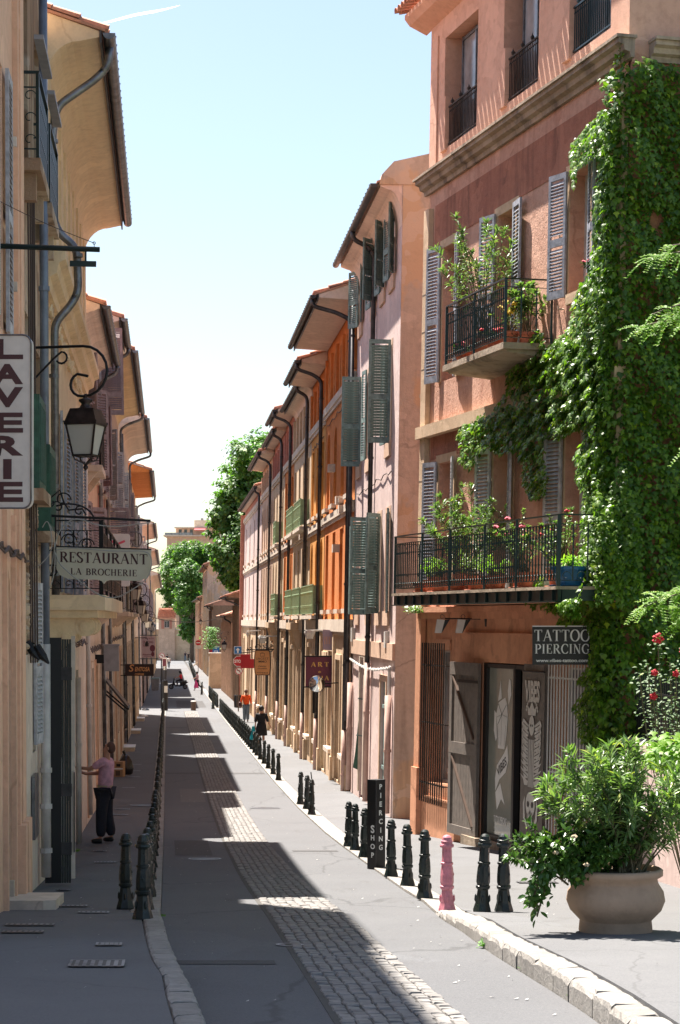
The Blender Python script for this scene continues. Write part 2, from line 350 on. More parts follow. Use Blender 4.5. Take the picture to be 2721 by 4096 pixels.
def thing(name, label, cat, loc=(0, 0, 0), group=None, rz=0, local=False):
    """Empty at the thing's base. Children are given in world coordinates unless local."""
    o = bpy.data.objects.new(name, None); COL.objects.link(o); o.empty_display_size = .3
    o.location = loc; o.rotation_euler = (0, 0, rz); o['label'] = label; o['category'] = cat
    if group: o['group'] = group
    if not local: WM[o.name] = (Matrix.Translation(loc) @ Matrix.Rotation(rz, 4, 'Z')).inverted()
    return o
def tag(o, label, cat, group=None):
    o['label'] = label; o['category'] = cat
    if group: o['group'] = group
    return o
def part(name, mb, mt, parent, smooth=False, kind=None, label=None):
    return put(name, mb.mesh(name, mt, smooth) if isinstance(mb, MB) else mb, parent, kind=kind, label=label)
def lpart(name, mb, mt, parent, smooth=False, loc=(0, 0, 0), rot=None):       # local coordinates of the parent
    o = bpy.data.objects.new(name, mb.mesh(name, mt, smooth) if isinstance(mb, MB) else mb); COL.objects.link(o); o.parent = parent; o.location = loc
    if rot: o.rotation_euler = rot
    return o
def copy_tree(root, loc=None, rz=None, label=None, group=None, scale=None):
    r = root.copy(); COL.objects.link(r)
    for ch in root.children:
        c = ch.copy(); COL.objects.link(c); c.parent = r
        for g in ch.children:
            d = g.copy(); COL.objects.link(d); d.parent = c
    if loc is not None: r.location = loc
    if rz is not None: r.rotation_euler = (0, 0, rz)
    if scale is not None: r.scale = scale if isinstance(scale, tuple) else (scale,)*3
    if label: r['label'] = label
    if group: r['group'] = group
    return r
def struct(name, mb, mt, smooth=False):
    o = put(name, mb.mesh(name, mt, smooth) if isinstance(mb, MB) else mb); o['kind'] = 'structure'; return o
def fmat(F, l, n, z):
    """placement matrix for a shared mesh modelled with x along the facade, y outward, z up, leaning with the wall"""
    p = F.W(l, n, z); x = Vector((F.L.x, F.L.y, 0)); zz = Vector((-F.b*F.N.x, -F.b*F.N.y, 1)).normalized()
    y = Vector((F.N.x, F.N.y, F.b)).normalized()
    return Matrix(((x.x, y.x, zz.x, p.x), (x.y, y.y, zz.y, p.y), (x.z, y.z, zz.z, p.z), (0, 0, 0, 1)))
# ------------------------------------------------------------------ architecture
def facade(mb, F, l0, l1, z0, z1, ops, n=0., deep=.22):
    """wall face with real openings: ops = (l0, l1, z0, z1[, arch]) ; reveals run back by deep"""
    ls = sorted({l0, l1, *[x for o in ops for x in o[:2]]}); zs = sorted({z0, z1, *[x for o in ops for x in o[2:4]]})
    for a, b in zip(ls, ls[1:]):
        if b <= l0 or a >= l1: continue
        for c, d in zip(zs, zs[1:]):
            ml, mz = (a+b)/2, (c+d)/2
            if any(o[0] < ml < o[1] and o[2] < mz < o[3] for o in ops): continue
            mb.quad(F.W(a, n, c), F.W(b, n, c), F.W(b, n, d), F.W(a, n, d))
    for o in ops:
        a, b, c, d = o[:4]; m = n-deep; W = F.W
        mb.quad(W(a, n, c), W(a, m, c), W(a, m, d), W(a, n, d)); mb.quad(W(b, n, c), W(b, m, c), W(b, m, d), W(b, n, d))
        mb.quad(W(a, n, c), W(b, n, c), W(b, m, c), W(a, m, c)); mb.quad(W(a, n, d), W(b, n, d), W(b, m, d), W(a, m, d))
        if len(o) > 4 and o[4]:
            r = (b-a)/2; cl = (a+b)/2; h = min(r, d-c); k = 8
            for sgn in (-1, 1):
                pts = [(cl+sgn*r*math.cos(t*math.pi/2/k), d-h+h*math.sin(t*math.pi/2/k)) for t in range(k+1)]
                poly = pts+[(cl+sgn*r, d)]
                mb.add([W(x, n-.002, z) for x, z in poly], [tuple(range(len(poly)))])
                for p, q in zip(pts, pts[1:]): mb.quad(W(p[0], n-.002, p[1]), W(q[0], n-.002, q[1]), W(q[0], m, q[1]), W(p[0], m, p[1]))
    return mb
def shell(mb, F, l0, l1, z0, z1, depth=8., n=0., roof=True):
    W = F.W
    mb.quad(W(l0, n, z0), W(l0, -depth, z0), W(l0, -depth, z1), W(l0, n, z1)); mb.quad(W(l1, n, z0), W(l1, -depth, z0), W(l1, -depth, z1), W(l1, n, z1))
    mb.quad(W(l0, -depth, z0), W(l1, -depth, z0), W(l1, -depth, z1), W(l0, -depth, z1))
    if roof: mb.quad(W(l0, n, z1), W(l1, n, z1), W(l1, -depth, z1), W(l0, -depth, z1))
    return mb
def window(F, bld, l0, l1, z0, z1, back=.2, fm='frame_w', gm='glass', bars=(1, 3), arch=False, n=0.):
    """frame ring with glazing bars, one pane behind; set back in the opening"""
    fr = MB(); w = .05; m = n-back
    fr.box(F, l0, l0+w, m-.04, m, z0, z1); fr.box(F, l1-w, l1, m-.04, m, z0, z1)
    fr.box(F, l0+w, l1-w, m-.04, m, z0, z0+w); fr.box(F, l0+w, l1-w, m-.04, m, z1-w, z1)
    if bars:
        c, r = bars
        for i in range(1, c+1): x = l0+(l1-l0)*i/(c+1); fr.box(F, x-.03, x+.03, m-.038, m+.004, z0+w, z1-w)
        for i in range(1, r+1): z = z0+(z1-z0)*i/(r+1); fr.box(F, l0+w, l1-w, m-.036, m-.006, z-.015, z+.015)
    f = part('window', fr, fm, bld)
    g = MB(); g.box(F, l0-.01, l1+.01, m-.06, m-.045, z0-.01, z1+.01); part('pane', g, gm, f)
    return f
SH = {}
def shutter_meshes(w, h, mt, style='louver'):
    k = (round(w, 2), round(h, 2), mt, style)
    if k in SH: return SH[k]
    t = .036; fr = MB(); I = ID
    st = .06
    if style == 'louver':
        mid = h*.45
        fr.box(I, 0, st, 0, t, 0, h); fr.box(I, w-st, w, 0, t, 0, h)
        for a, b in ((0, .13), (mid-.06, mid+.06), (h-.09, h)): fr.box(I, st, w-st, .001, t-.001, a, b)
        sl = MB(); c = math.cos(.85)*.028; s_ = math.sin(.85)*.030
        sl.add([(st, t/2-c, s_), (w-st, t/2-c, s_), (w-st, t/2+c, -s_), (st, t/2+c, -s_), (st, t/2-c, s_+.008), (w-st, t/2-c, s_+.008), (w-st, t/2+c, -s_+.008), (st, t/2+c, -s_+.008)],
               [(0, 3, 2, 1), (4, 5, 6, 7), (0, 1, 5, 4), (1, 2, 6, 5), (2, 3, 7, 6), (3, 0, 4, 7)])
        zs = []; p = .052 if h < 2 else .062
        z = .13+p*.7
        while z < h-.11:
            if not (mid-.06-p*.5 < z < mid+.06+p*.4): zs.append(z)
            z += p
        SH[k] = (fr.mesh('shutter', mt), sl.mesh('slat', mt), zs)
    else:
        zs = []; nb = max(2, int(w/.13)); bw = w/nb
        for z in (h*.12, h*.5, h*.86): fr.box(I, 0, w, t-.004, t+.022, z-.05, z+.05)
        sl = MB().box(I, .003, bw-.003, 0, t-.006, 0, h)
        SH[k] = (fr.mesh('shutter', mt), sl.mesh('plank', mt), [i*bw for i in range(nb)])
    return SH[k]
def shutter(F, bld, l, z0, w, h, mt, ang=0, side=1, n=.03, style='louver', slats=True):
    """hinged at l; lies along +l (side 1) or -l (side -1), swung away from the wall by ang degrees"""
    fr, sl, zs = shutter_meshes(w, h, mt, style)
    mw = fmat(F, l, n, z0) @ Matrix.Rotation(R(ang)*side, 4, 'Z') @ Matrix.Diagonal((side, 1, 1, 1))
    o = put('shutter', fr, bld, mw=mw)
    if slats:
        for z in zs:
            if style == 'louver': put('slat', sl, o, loc=(0, 0, z))
            else: put('plank', sl, o, loc=(z, 0, 0))
    return o
def sill(F, bld, l0, l1, z, m='pale_stone', n=.07, h=.08):
    return part('sill', MB().box(F, l0, l1, 0.001, n, z-h, z), m, bld)
def surround(F, bld, l0, l1, z0, z1, m, w=.14, n=.025, foot=False):
    mb = MB(); mb.box(F, l0-w, l0, 0.001, n, z0, z1+w); mb.box(F, l1, l1+w, .001, n, z0, z1+w); mb.box(F, l0, l1, .001, n, z1, z1+w)
    if foot: mb.box(F, l0-w, l1+w, .001, n+.03, z0-.12, z0)
    return part('window_surround', mb, m, bld)
def eave(F, bld, l0, l1, z, ov, drop=.6, cove=True, m='soffit', gm='zinc', tiles=True, fascia=True, n0=0., pitch=.32, tile_from=None, clip=.45, depth=7.):
    pr = []
    if cove:
        for i in range(9):
            t = i/8*math.pi/2; pr.append((n0+(ov*.62)*(1-math.cos(t)), z-drop+(drop-.12)*math.sin(t)))
        pr += [(n0+ov-.03, z-.06)]
    else: pr = [(n0, z-.12), (n0+ov-.03, z-.06)]
    mb = MB(); k = len(pr)
    for (a, b), (c, d) in zip(pr, pr[1:]): mb.quad(F.W(l0, a, b), F.W(l1, a, b), F.W(l1, c, d), F.W(l0, c, d))
    top = [(n0+ov-.03, z+.02), (n0, z+.02+ov*pitch)]
    for l in (l0, l1): mb.add([F.W(l, a, b) for a, b in pr+top], [tuple(range(k+2))])
    mb.quad(F.W(l0, n0+ov-.03, z-.06), F.W(l1, n0+ov-.03, z-.06), F.W(l1, n0+ov-.03, z+.02), F.W(l0, n0+ov-.03, z+.02))
    so = part('soffit', mb, m, bld, smooth=False)
    if fascia: part('fascia', MB().box(F, l0-.02, l1, n0+ov-.028, n0+ov+.0, z-.14, z+.03), 'zinc_dk', bld)
    rf = MB(); zt = z+.05; W = F.W
    a = (n0+ov+.05, zt); b = (n0-depth, zt+(depth+ov)*pitch)
    rf.quad(W(l0-.03, *a), W(l1, *a), W(l1, *b), W(l0-.03, *b)); rf.quad(W(l0-.03, a[0], a[1]-.04), W(l1, a[0], a[1]-.04), W(l1, b[0], b[1]-.04), W(l0-.03, b[0], b[1]-.04))
    rf.quad(W(l0-.03, *a), W(l1, *a), W(l1, a[0], a[1]-.04), W(l0-.03, a[0], a[1]-.04)); rf.quad(W(l0-.03, *a), W(l0-.03, *b), W(l0-.03, b[0], b[1]-.04), W(l0-.03, a[0], a[1]-.04))
    rf.add([W(l0, n0, z), W(l0, -depth, z), W(l0, -depth, b[1]-.05), W(l0, n0, zt+ov*pitch-.05)], [(0, 1, 2, 3)])
    r = part('roof', rf, 'roof', bld)
    if tiles:
        tm = tile_mesh(); L = l1-l0; cnt = int(L/.21)
        for i in range(min(cnt, 70)): put('roof_tile', tm, r, mw=fmat(F, l0+.1+i*.21, n0+ov+.08, zt+.0) @ Matrix.Rotation(-math.atan(pitch), 4, 'X'))
        for j in range(1, int((ov+1.2)/.38)):                                     # the verge row, seen end on
            put('roof_tile', tm, r, mw=fmat(F, l0+.06, n0+ov+.08-j*.38, zt+.012+j*.38*pitch) @ Matrix.Rotation(-math.atan(pitch), 4, 'X'))
    # gutter: half round with rings
    g = MB(); gn = n0+ov+.10; gr = .085; kk = 7
    def ring(l, rr, dz=0): return [F.W(l, gn+rr*math.cos(math.pi+math.pi*i/kk), z-.0+rr*math.sin(math.pi+math.pi*i/kk)+dz) for i in range(kk+1)]
    A = ring(l0, gr); B = ring(l1, gr); g.add(A+B, [(i, i+1, i+kk+2, i+kk+1) for i in range(kk)])
    A = ring(l0, gr-.008); B = ring(l1, gr-.008); g.add(A+B, [(i, i+1, i+kk+2, i+kk+1) for i in range(kk)])
    g.add(ring(l0, gr), [tuple(range(kk+1))]); g.add(ring(l1, gr), [tuple(range(kk+1))])
    go = part('gutter', g, gm, bld, smooth=True)
    if clip:
        l = l0+clip/2; cm = None
        while l < l1:
            q = MB(); A = ring(l, gr+.007); B = ring(l+.025, gr+.007); q.add(A+B, [(i, i+1, i+kk+2, i+kk+1) for i in range(kk)])
            q.tube([F.W(l+.012, gn+gr, z), F.W(l+.012, gn+gr, z+.02)], .012, 5)
            part('gutter_clip', q, gm, go); l += clip
    return so
TM = []
def tile_mesh():
    if not TM:
        mb = MB(); k = 5; r = .085; pts = []
        for y, s in ((0, 1.05), (-.42, .85)):
            pts += [(r*s*math.cos(math.pi*i/k), y, r*s*math.sin(math.pi*i/k)) for i in range(k+1)]
        mb.add(pts, [(i, i+1, i+k+2, i+k+1) for i in range(k)])
        pts = [(p[0]*.82, p[1], p[2]*.82) for p in pts]; mb.add(pts, [(i, i+1, i+k+2, i+k+1) for i in range(k)])
        o = 0; mb.f += [(i, i+1, 2*(k+1)+i+1, 2*(k+1)+i) for i in range(k)]
        TM.append(mb.mesh('roof_tile', 'tile', True))
    return TM[0]
def arcpts(c, r, a0, a1, ax, ay, k=8):
    return [c+ax*(r*math.cos(a0+(a1-a0)*i/k))+ay*(r*math.sin(a0+(a1-a0)*i/k)) for i in range(k+1)]
def smooth_path(pts, k=4):
    """round the corners of a path (quadratic)"""
    pts = [Vector(p) for p in pts]; out = [pts[0]]
    for i in range(1, len(pts)-1):
        a = pts[i]+(pts[i-1]-pts[i])*min(.5, .14/max(.14, (pts[i-1]-pts[i]).length)); c = pts[i]+(pts[i+1]-pts[i])*min(.5, .14/max(.14, (pts[i+1]-pts[i]).length))
        for j in range(k+1): t = j/k; out.append(a*(1-t)**2+pts[i]*2*t*(1-t)+c*t*t)
    out.append(pts[-1]); return out
def pipe(F, bld, l, z_top, z_bot, ov, m='zinc_dk', r=.05, name='drainpipe', n=.09, ln=None, rings=(), foot=None):
    """from the gutter back to the wall and down"""
    ln = l if ln is None else ln
    path = ([F.W(ln, ov+.10, z_top-.07), F.W(ln, ov+.10, z_top-.24), F.W((l+ln)/2, ov*.5, z_top-.42), F.W(l, n, z_top-.62)] if ov else [F.W(l, n, z_top)])+[F.W(l, n, z_bot)]
    o = part(name, MB().tube(smooth_path(path), r, 8), m, bld, smooth=True)
    for z in (rings or [z_top-1.2-i*2.1 for i in range(12)]):
        if z > z_bot+.1: part('pipe_collar', MB().tube([F.W(l, n, z), F.W(l, n, z+.06)], r+.015, 8), m, o, smooth=False)
    if foot: part('pipe_foot', MB().tube([F.W(l, n, foot[0]), F.W(l, n, foot[1])], r+.018, 10), foot[2], o, smooth=True)
    return o
def scroll(mb, c, ax, ay, r, turn=1, a0=0, sweep=4.6, tr=.006, k=14):
    pts = [c+ax*((r*(1-.72*i/k))*math.cos(a0+turn*sweep*i/k))+ay*((r*(1-.72*i/k))*math.sin(a0+turn*sweep*i/k)) for i in range(k+1)]
    mb.tube(pts, tr, 4, False); return mb
def railing(P, L, h, bld, m='iron', pitch=.105, post=1.4, name='railing', thin=.009, scrolls=True, bars=True):
    """P(s, z) gives the point at distance s along the rail; every baluster its own sub-part"""
    fr = MB()
    kk = max(2, int(L/.5))
    for z, w, t in ((h, .045, .02), (.085, .02, .012), (h-.13, .018, .010)):
        for i in range(kk): fr.bar(P(L*i/kk, z), P(L*(i+1)/kk, z), w, t)
    s = 0; npst = max(1, round(L/post))
    for i in range(npst+1):
        s = L*i/npst; fr.bar(P(s, 0), P(s, h), .036, .036)
    ro = part(name, fr, m, bld)
    cnt = int(L/pitch)
    for i in range(1, cnt):
        s = L*i/cnt
        p, q = P(s, .085), P(s, h-.13); ax = (P(s+.01, 0)-P(s, 0)).normalized(); ay = Vector((0, 0, 1))
        b = MB(); b.bar(p, q, thin*2.1)
        if scrolls:
            r = pitch*.42
            scroll(b, P(s-pitch*.5, .14+.0), ax, ay, r, 1, 0, 5.0, thin*.6, 10)
            pts = arcpts(P(s-pitch*.5, h-.13-r), r, 0, math.pi, ax, ay, 6); b.tube([P(s, h-.13-r*1.2)]+pts, thin*.55, 4, False)
            for zz in (.30, h-.32): b.bar(P(s, zz), P(s, zz+.03), thin*3.2)
        part('baluster', b, m, ro)
    return ro
# ------------------------------------------------------------------ lettering
def font_mesh(txt, bold=0., italic=0.):
    c = bpy.data.curves.new('txt', 'FONT'); c.body = txt; c.size = 1; c.offset = bold; c.shear = italic; c.resolution_u = 3
    o = bpy.data.objects.new('txt', c); me = bpy.data.meshes.new_from_object(o)
    vs = [tuple(v.co) for v in me.vertices]; fs = [tuple(p.vertices) for p in me.polygons]
    bpy.data.objects.remove(o); bpy.data.curves.remove(c); bpy.data.meshes.remove(me)
    return vs, fs
def sans(mb, txt, O, U, V, h, w=None, align=.5, bold=.01, italic=0., lift=.003):
    """letters of cap height h centred on O in plane (U, V); w forces the total width"""
    vs, fs = font_mesh(txt, bold, italic)
    if not vs: return mb
    x0 = min(v[0] for v in vs); x1 = max(v[0] for v in vs); k = h/.69
    sx = (w/(x1-x0)) if w else k; N = U.cross(V)
    mb.add([O+U*((v[0]-x0-(x1-x0)*align)*sx)+V*((v[1]-.345)*k)+N*lift for v in vs], fs); return mb
def _arc(cx, cy, rx, ry, a0, a1, k=12): return [(cx+rx*math.cos(R(a0+(a1-a0)*i/k)), cy+ry*math.sin(R(a0+(a1-a0)*i/k))) for i in range(k+1)]
GL = {  # glyph: (width, [polylines], [serif feet (x, y, halfwidth)], [fixed-weight lines (x0,y0,x1,y1,w)])
 'A': (.78, [], [(.08, 0, .1), (.70, 0, .12)], [(.08, 0, .39, 1, .05), (.39, 1, .70, 0, .15), (.2, .36, .56, .36, .05)]),
 'B': (.66, [_arc(.3, .74, .26, .24, 90, -90), _arc(.3, .26, .31, .26, 90, -90)], [(.14, 0, .12), (.14, 1, .12)], [(.16, 0, .16, 1, .15), (.16, .975, .32, .975, .05), (.16, .51, .32, .51, .05), (.16, .025, .32, .025, .05)]),
 'C': (.72, [_arc(.42, .5, .36, .5, 45, 315)], [], [(.68, .68, .68, .95, .05), (.68, .08, .68, .25, .04)]),
 'E': (.62, [], [(.16, 0, .12), (.16, 1, .12)], [(.16, 0, .16, 1, .15), (.16, .975, .56, .975, .05), (.56, .78, .56, 1, .05), (.16, .51, .42, .51, .05), (.42, .4, .42, .62, .05), (.16, .025, .58, .025, .05), (.58, 0, .58, .24, .05)]),
 'G': (.78, [_arc(.42, .5, .36, .5, 45, 330)], [(.66, .42, .12)], [(.66, .06, .66, .42, .14), (.68, .7, .68, .95, .05)]),
 'H': (.80, [], [(.16, 0, .12), (.16, 1, .12), (.64, 0, .12), (.64, 1, .12)], [(.16, 0, .16, 1, .15), (.64, 0, .64, 1, .15), (.16, .51, .64, .51, .05)]),
 'I': (.34, [], [(.17, 0, .13), (.17, 1, .13)], [(.17, 0, .17, 1, .15)]),
 'L': (.60, [], [(.16, 0, .12), (.16, 1, .12)], [(.16, 0, .16, 1, .15), (.16, .025, .56, .025, .05), (.56, 0, .56, .26, .05)]),
 'M': (.96, [], [(.12, 0, .1), (.82, 0, .12), (.12, 1, .1), (.82, 1, .12)], [(.14, 0, .14, 1, .05), (.14, 1, .47, .05, .14), (.47, .05, .80, 1, .05), (.81, 0, .81, 1, .15)]),
 'N': (.80, [], [(.14, 0, .11), (.13, 1, .1), (.66, 1, .11)], [(.14, 0, .14, 1, .05), (.14, 1, .66, 0, .15), (.66, 0, .66, 1, .05)]),
 'O': (.84, [_arc(.42, .5, .36, .5, 0, 360, 24)], [], []),
 'P': (.64, [_arc(.3, .72, .28, .26, 90, -90)], [(.16, 0, .14), (.14, 1, .12)], [(.16, 0, .16, 1, .15), (.16, .975, .32, .975, .05), (.16, .47, .32, .47, .05)]),
 'R': (.76, [_arc(.3, .74, .26, .24, 90, -90)], [(.16, 0, .13), (.14, 1, .12), (.72, 0, .09)], [(.16, 0, .16, 1, .15), (.16, .975, .32, .975, .05), (.16, .51, .34, .51, .05), (.36, .5, .68, 0, .15)]),
 'S': (.58, [_arc(.29, .745, .21, .255, 40, 180, 8)+[(.2, .6), (.38, .42)]+_arc(.29, .26, .22, .26, 20, -150, 9)], [], [(.48, .74, .48, .95, .04), (.09, .06, .09, .28, .04)]),
 'T': (.72, [], [(.36, 0, .14)], [(.36, 0, .36, 1, .15), (.03, .975, .69, .975, .05), (.045, .78, .045, 1, .05), (.675, .78, .675, 1, .05)]),
 'U': (.78, [[(.16, 1), (.16, .35)]+_arc(.39, .3, .23, .29, 180, 360)+[(.62, 1)]], [(.15, 1, .12), (.63, 1, .1)], []),
 'V': (.76, [], [(.09, 1, .1), (.68, 1, .09)], [(.09, 1, .39, 0, .15), (.39, 0, .68, 1, .05)]),
 '&': (.8, [_arc(.36, .76, .17, .22, 330, 210, 12)+[(.24, .62), (.66, .04)], _arc(.32, .27, .24, .26, 100, 350)+[(.68, .5)]], [], []),
 '-': (.3, [], [], [(.04, .4, .26, .4, .07)]), ' ': (.4, [], [], []),
}
def serif(mb, txt, O, U, V, h, w=None, gap=.1, wt=1., lift=.003):
    tot = sum(GL[c][0]+gap for c in txt)-gap; sx = (w/tot) if w else h; N = U.cross(V); x = -tot/2
    def P(px, py): return O+U*((x+px)*sx)+V*((py-.5)*h)+N*lift
    def line(p, q, t):
        dx, dy = q[0]-p[0], q[1]-p[1]; L = math.hypot(dx, dy) or 1; ox, oy = -dy/L*t/2, dx/L*t/2
        mb.add([P(p[0]+ox, p[1]+oy), P(p[0]-ox, p[1]-oy), P(q[0]-ox, q[1]-oy), P(q[0]+ox, q[1]+oy)], [(0, 1, 2, 3)])
    for c in txt:
        wd, pls, fe, fx = GL[c]
        for pl in pls:
            k = len(pl)
            def wtat(i):
                a = pl[max(0, i-1)]; b = pl[min(k-1, i+1)]; dx, dy = b[0]-a[0], b[1]-a[1]; L = math.hypot(dx, dy) or 1
                return (.05+.11*abs(dy)/L)*wt, -dy/L, dx/L
            for i in range(k-1):
                t0, nx0, ny0 = wtat(i); t1, nx1, ny1 = wtat(i+1); p, q = pl[i], pl[i+1]
                mb.add([P(p[0]+nx0*t0/2, p[1]+ny0*t0/2), P(p[0]-nx0*t0/2, p[1]-ny0*t0/2), P(q[0]-nx1*t1/2, q[1]-ny1*t1/2), P(q[0]+nx1*t1/2, q[1]+ny1*t1/2)], [(0, 1, 2, 3)])
        for f in fe: line((f[0]-f[2], f[1]+(.02 if f[1] < .5 else -.02)), (f[0]+f[2], f[1]+(.02 if f[1] < .5 else -.02)), .045)
        for f in fx: line(f[:2], f[2:4], f[4]*wt)
        x += wd+gap
    return mb
def ellipse(mb, O, U, V, a, b, lift=.003, k=20, ring=None, a0=0, a1=2*math.pi):
    N = U.cross(V)
    if ring:
        for i in range(k):
            t, s = a0+(a1-a0)*i/k, a0+(a1-a0)*(i+1)/k
            mb.quad(*[O+U*(x*math.cos(q))+V*(y*math.sin(q))+N*lift for q, x, y in ((t, a, b), (s, a, b), (s, a-ring, b-ring), (t, a-ring, b-ring))])
    else: mb.add([O+U*(a*math.cos(2*math.pi*i/k))+V*(b*math.sin(2*math.pi*i/k))+N*lift for i in range(k)], [tuple(range(k))])
    return mb
def poly2(mb, O, U, V, pts, lift=.003):
    N = U.cross(V); mb.add([O+U*x+V*y+N*lift for x, y in pts], [tuple(range(len(pts)))]); return mb
def stroke2(mb, O, U, V, pts, t, lift=.003):
    for p, q in zip(pts, pts[1:]):
        dx, dy = q[0]-p[0], q[1]-p[1]; L = math.hypot(dx, dy) or 1; ox, oy = -dy/L*t/2, dx/L*t/2
        poly2(mb, O, U, V, [(p[0]+ox, p[1]+oy), (p[0]-ox, p[1]-oy), (q[0]-ox, q[1]-oy), (q[0]+ox, q[1]+oy)], lift)
    return mb
def board(mb, O, U, V, poly, t):
    """solid plate of thickness t behind the printed face"""
    N = U.cross(V); mb.prism(lambda x, y, d: O+U*x+V*y+N*d, poly, -t, 0); return mb
def rrect(w, h, r, k=4):
    o = []
    for cx, cy, a in ((w/2-r, h/2-r, 0), (-w/2+r, h/2-r, 90), (-w/2+r, -h/2+r, 180), (w/2-r, -h/2+r, 270)):
        o += [(cx+r*math.cos(R(a+90*i/k)), cy+r*math.sin(R(a+90*i/k))) for i in range(k+1)]
    return o
X_ = Vector((1, 0, 0)); Z_ = Vector((0, 0, 1))
# ------------------------------------------------------------------ ground
def rows(y0, y1): 
    ys = []; y = y0
    while y < y1: ys.append(y); y += .5 if y < 60 else 2.5 if y < 400 else 60
    return ys+[y1]
def strip(name, y0, y1, fa, fb, dz, mt, skirt=.3):
    mb = MB(); ys = rows(y0, y1)
    for p, q in zip(ys, ys[1:]):
        A, B, C, D = [Vector((SX(f(y), y), y, zg(y)+dz(y))) for f, y in ((fa, p), (fb, p), (fb, q), (fa, q))]
        mb.quad(A, B, C, D); s = Vector((0, 0, -skirt)); mb.quad(A, D, D+s, A+s); mb.quad(B, C, C+s, B+s)
    return struct(name, mb, mt)
mb = MB(); ys = [-60, -20, 0, 12, 20, 24, 28, 34, 38, 46, 56, 73, 103, 120, 170, 260, 370, 700, 2500, 9000]
for p, q in zip(ys, ys[1:]):
    for x0, x1 in ((-4000, -60), (-60, 60), (60, 4000)): mb.quad((x0, p, zg(p)-.35), (x1, p, zg(p)-.35), (x1, q, zg(q)-.35), (x0, q, zg(q)-.35))
struct('ground', mb, 'earth')
def tabf(px): 
    t = sorted((lambda g: (g[1], g[0]+.0865*(g[1]-20)))(gpt(u, v)) for u, v in px)
    return [a for a, _ in t], [b for _, b in t]
LO = tabf([(660, 3750), (683, 3841), (717, 3933), (763, 4025), (792, 4096), (840, 4230)])
LI = tabf([(568, 3732), (580, 3818), (603, 3922), (649, 4002), (663, 4096), (700, 4230)])
RO = tabf([(1767, 3679), (1844, 3724), (1952, 3806), (2097, 3897), (2242, 3987), (2387, 4087), (2560, 4230)])
def lo(y): return float(np.interp(y, LO[0]+[20, 21], LO[1]+[-1.79, -1.79]))
def li(y): return float(np.interp(y, LI[0]+[20, 21], LI[1]+[-2.11, -2.11]))
def ro(y): return float(np.interp(y, RO[0]+[22, 28, 34], RO[1]+[1.09, 1.24, 1.28]))
def ri(y): return ro(y)+float(np.interp(y, [16, 20, 28], [.24, .28, .34]))
def dk(y): return float(np.interp(y, [14, 18, 20.5], [.16, .12, .03]))
strip('road', -40, 372, lo, ro, lambda y: 0, 'asphalt')
strip('left_pavement', -40, 372, lambda y: -14, li, lambda y: dk(y)-.005, 'pavement')
strip('right_pavement', -40, 372, ri, lambda y: 16, lambda y: dk(y)-.005, 'pavement')
kb = strip('kerb', -2, 372, lambda y: li(y)-.02, lambda y: lo(y)-.02, lambda y: dk(y)-.06, 'gutter_bed')
kb2 = strip('kerb', -2, 372, lambda y: ro(y)+.02, lambda y: ri(y)+.02, lambda y: dk(y)-.06, 'gutter_bed')
def stone(parent, fa, fb, y0, y1, seed, name='kerb_stone', bev=.035, down=.16, sl=0):
    """rounded, slightly uneven stone: a cross profile swept along the kerb; sl skews its end joints square to the kerb"""
    r = random.Random(seed); g = .010; mb = MB(); up = dk((y0+y1)/2); b = bev; w0 = 0
    k = 5 if bev > .02 else 2; rows_ = []
    jw = bev*.22
    for i in range(k+1):
        y = y0+g+(y1-y0-2*g)*i/k; a, c = fa(y)+.006, fb(y)-.006; e = b*.30 if i in (0, k) else 0; ii = .1*b if i in (0, k) else 0
        pr = [(a, -down), (a, up-b-e), (a+b*.35+ii, up-b*.3-e*.5), (a+b+ii, up-e*.4), (c-b-ii, up-e*.4), (c-b*.35-ii, up-b*.3-e*.5), (c, up-b-e), (c, -down)]
        rw = []
        for q, (aa, z) in enumerate(pr):
            ja = r.uniform(-jw, jw) if 0 < q < 7 else 0; jz = r.uniform(-jw, jw)*.7 if 0 < q < 7 else 0; yy = y+sl*(aa-a)
            rw.append(Vector((SX(aa+ja, yy), yy, zg(yy)+z+jz)))
        rows_.append(rw)
    n = 8; mb.add([p for rw in rows_ for p in rw], [(i*n+q, i*n+q+1, (i+1)*n+q+1, (i+1)*n+q) for i in range(k) for q in range(n-1)]+[tuple(range(n))[::-1], tuple(k*n+q for q in range(n))])
    return part(name, mb, 'kerb', parent, smooth=False)
y = 9.0; i = 0
while y < 20.3: d = rng.uniform(.42, .7); stone(kb, li, lo, y, y+d, i, bev=.032, sl=.25); y += d; i += 1
y = 9.0
while y < 20.0: d = rng.uniform(.5, .85); stone(kb2, ro, ri, y, y+d, i, bev=.042, sl=.35); y += d; i += 1
def band(parent, y0, y1, fa, fb, d0, d1):
    y = y0; i = 0
    while y < y1:
        d = rng.uniform(d0, d1)*(1 if y < 60 else 1.6); stone(parent, fa, fb, y, min(y+d, y1), int(y*10), bev=.006, down=.05); y += d; i += 1
band(kb, 20.35, 119, li, lo, .45, .62); band(kb2, 20.05, 175, ro, ri, .7, 1.1)
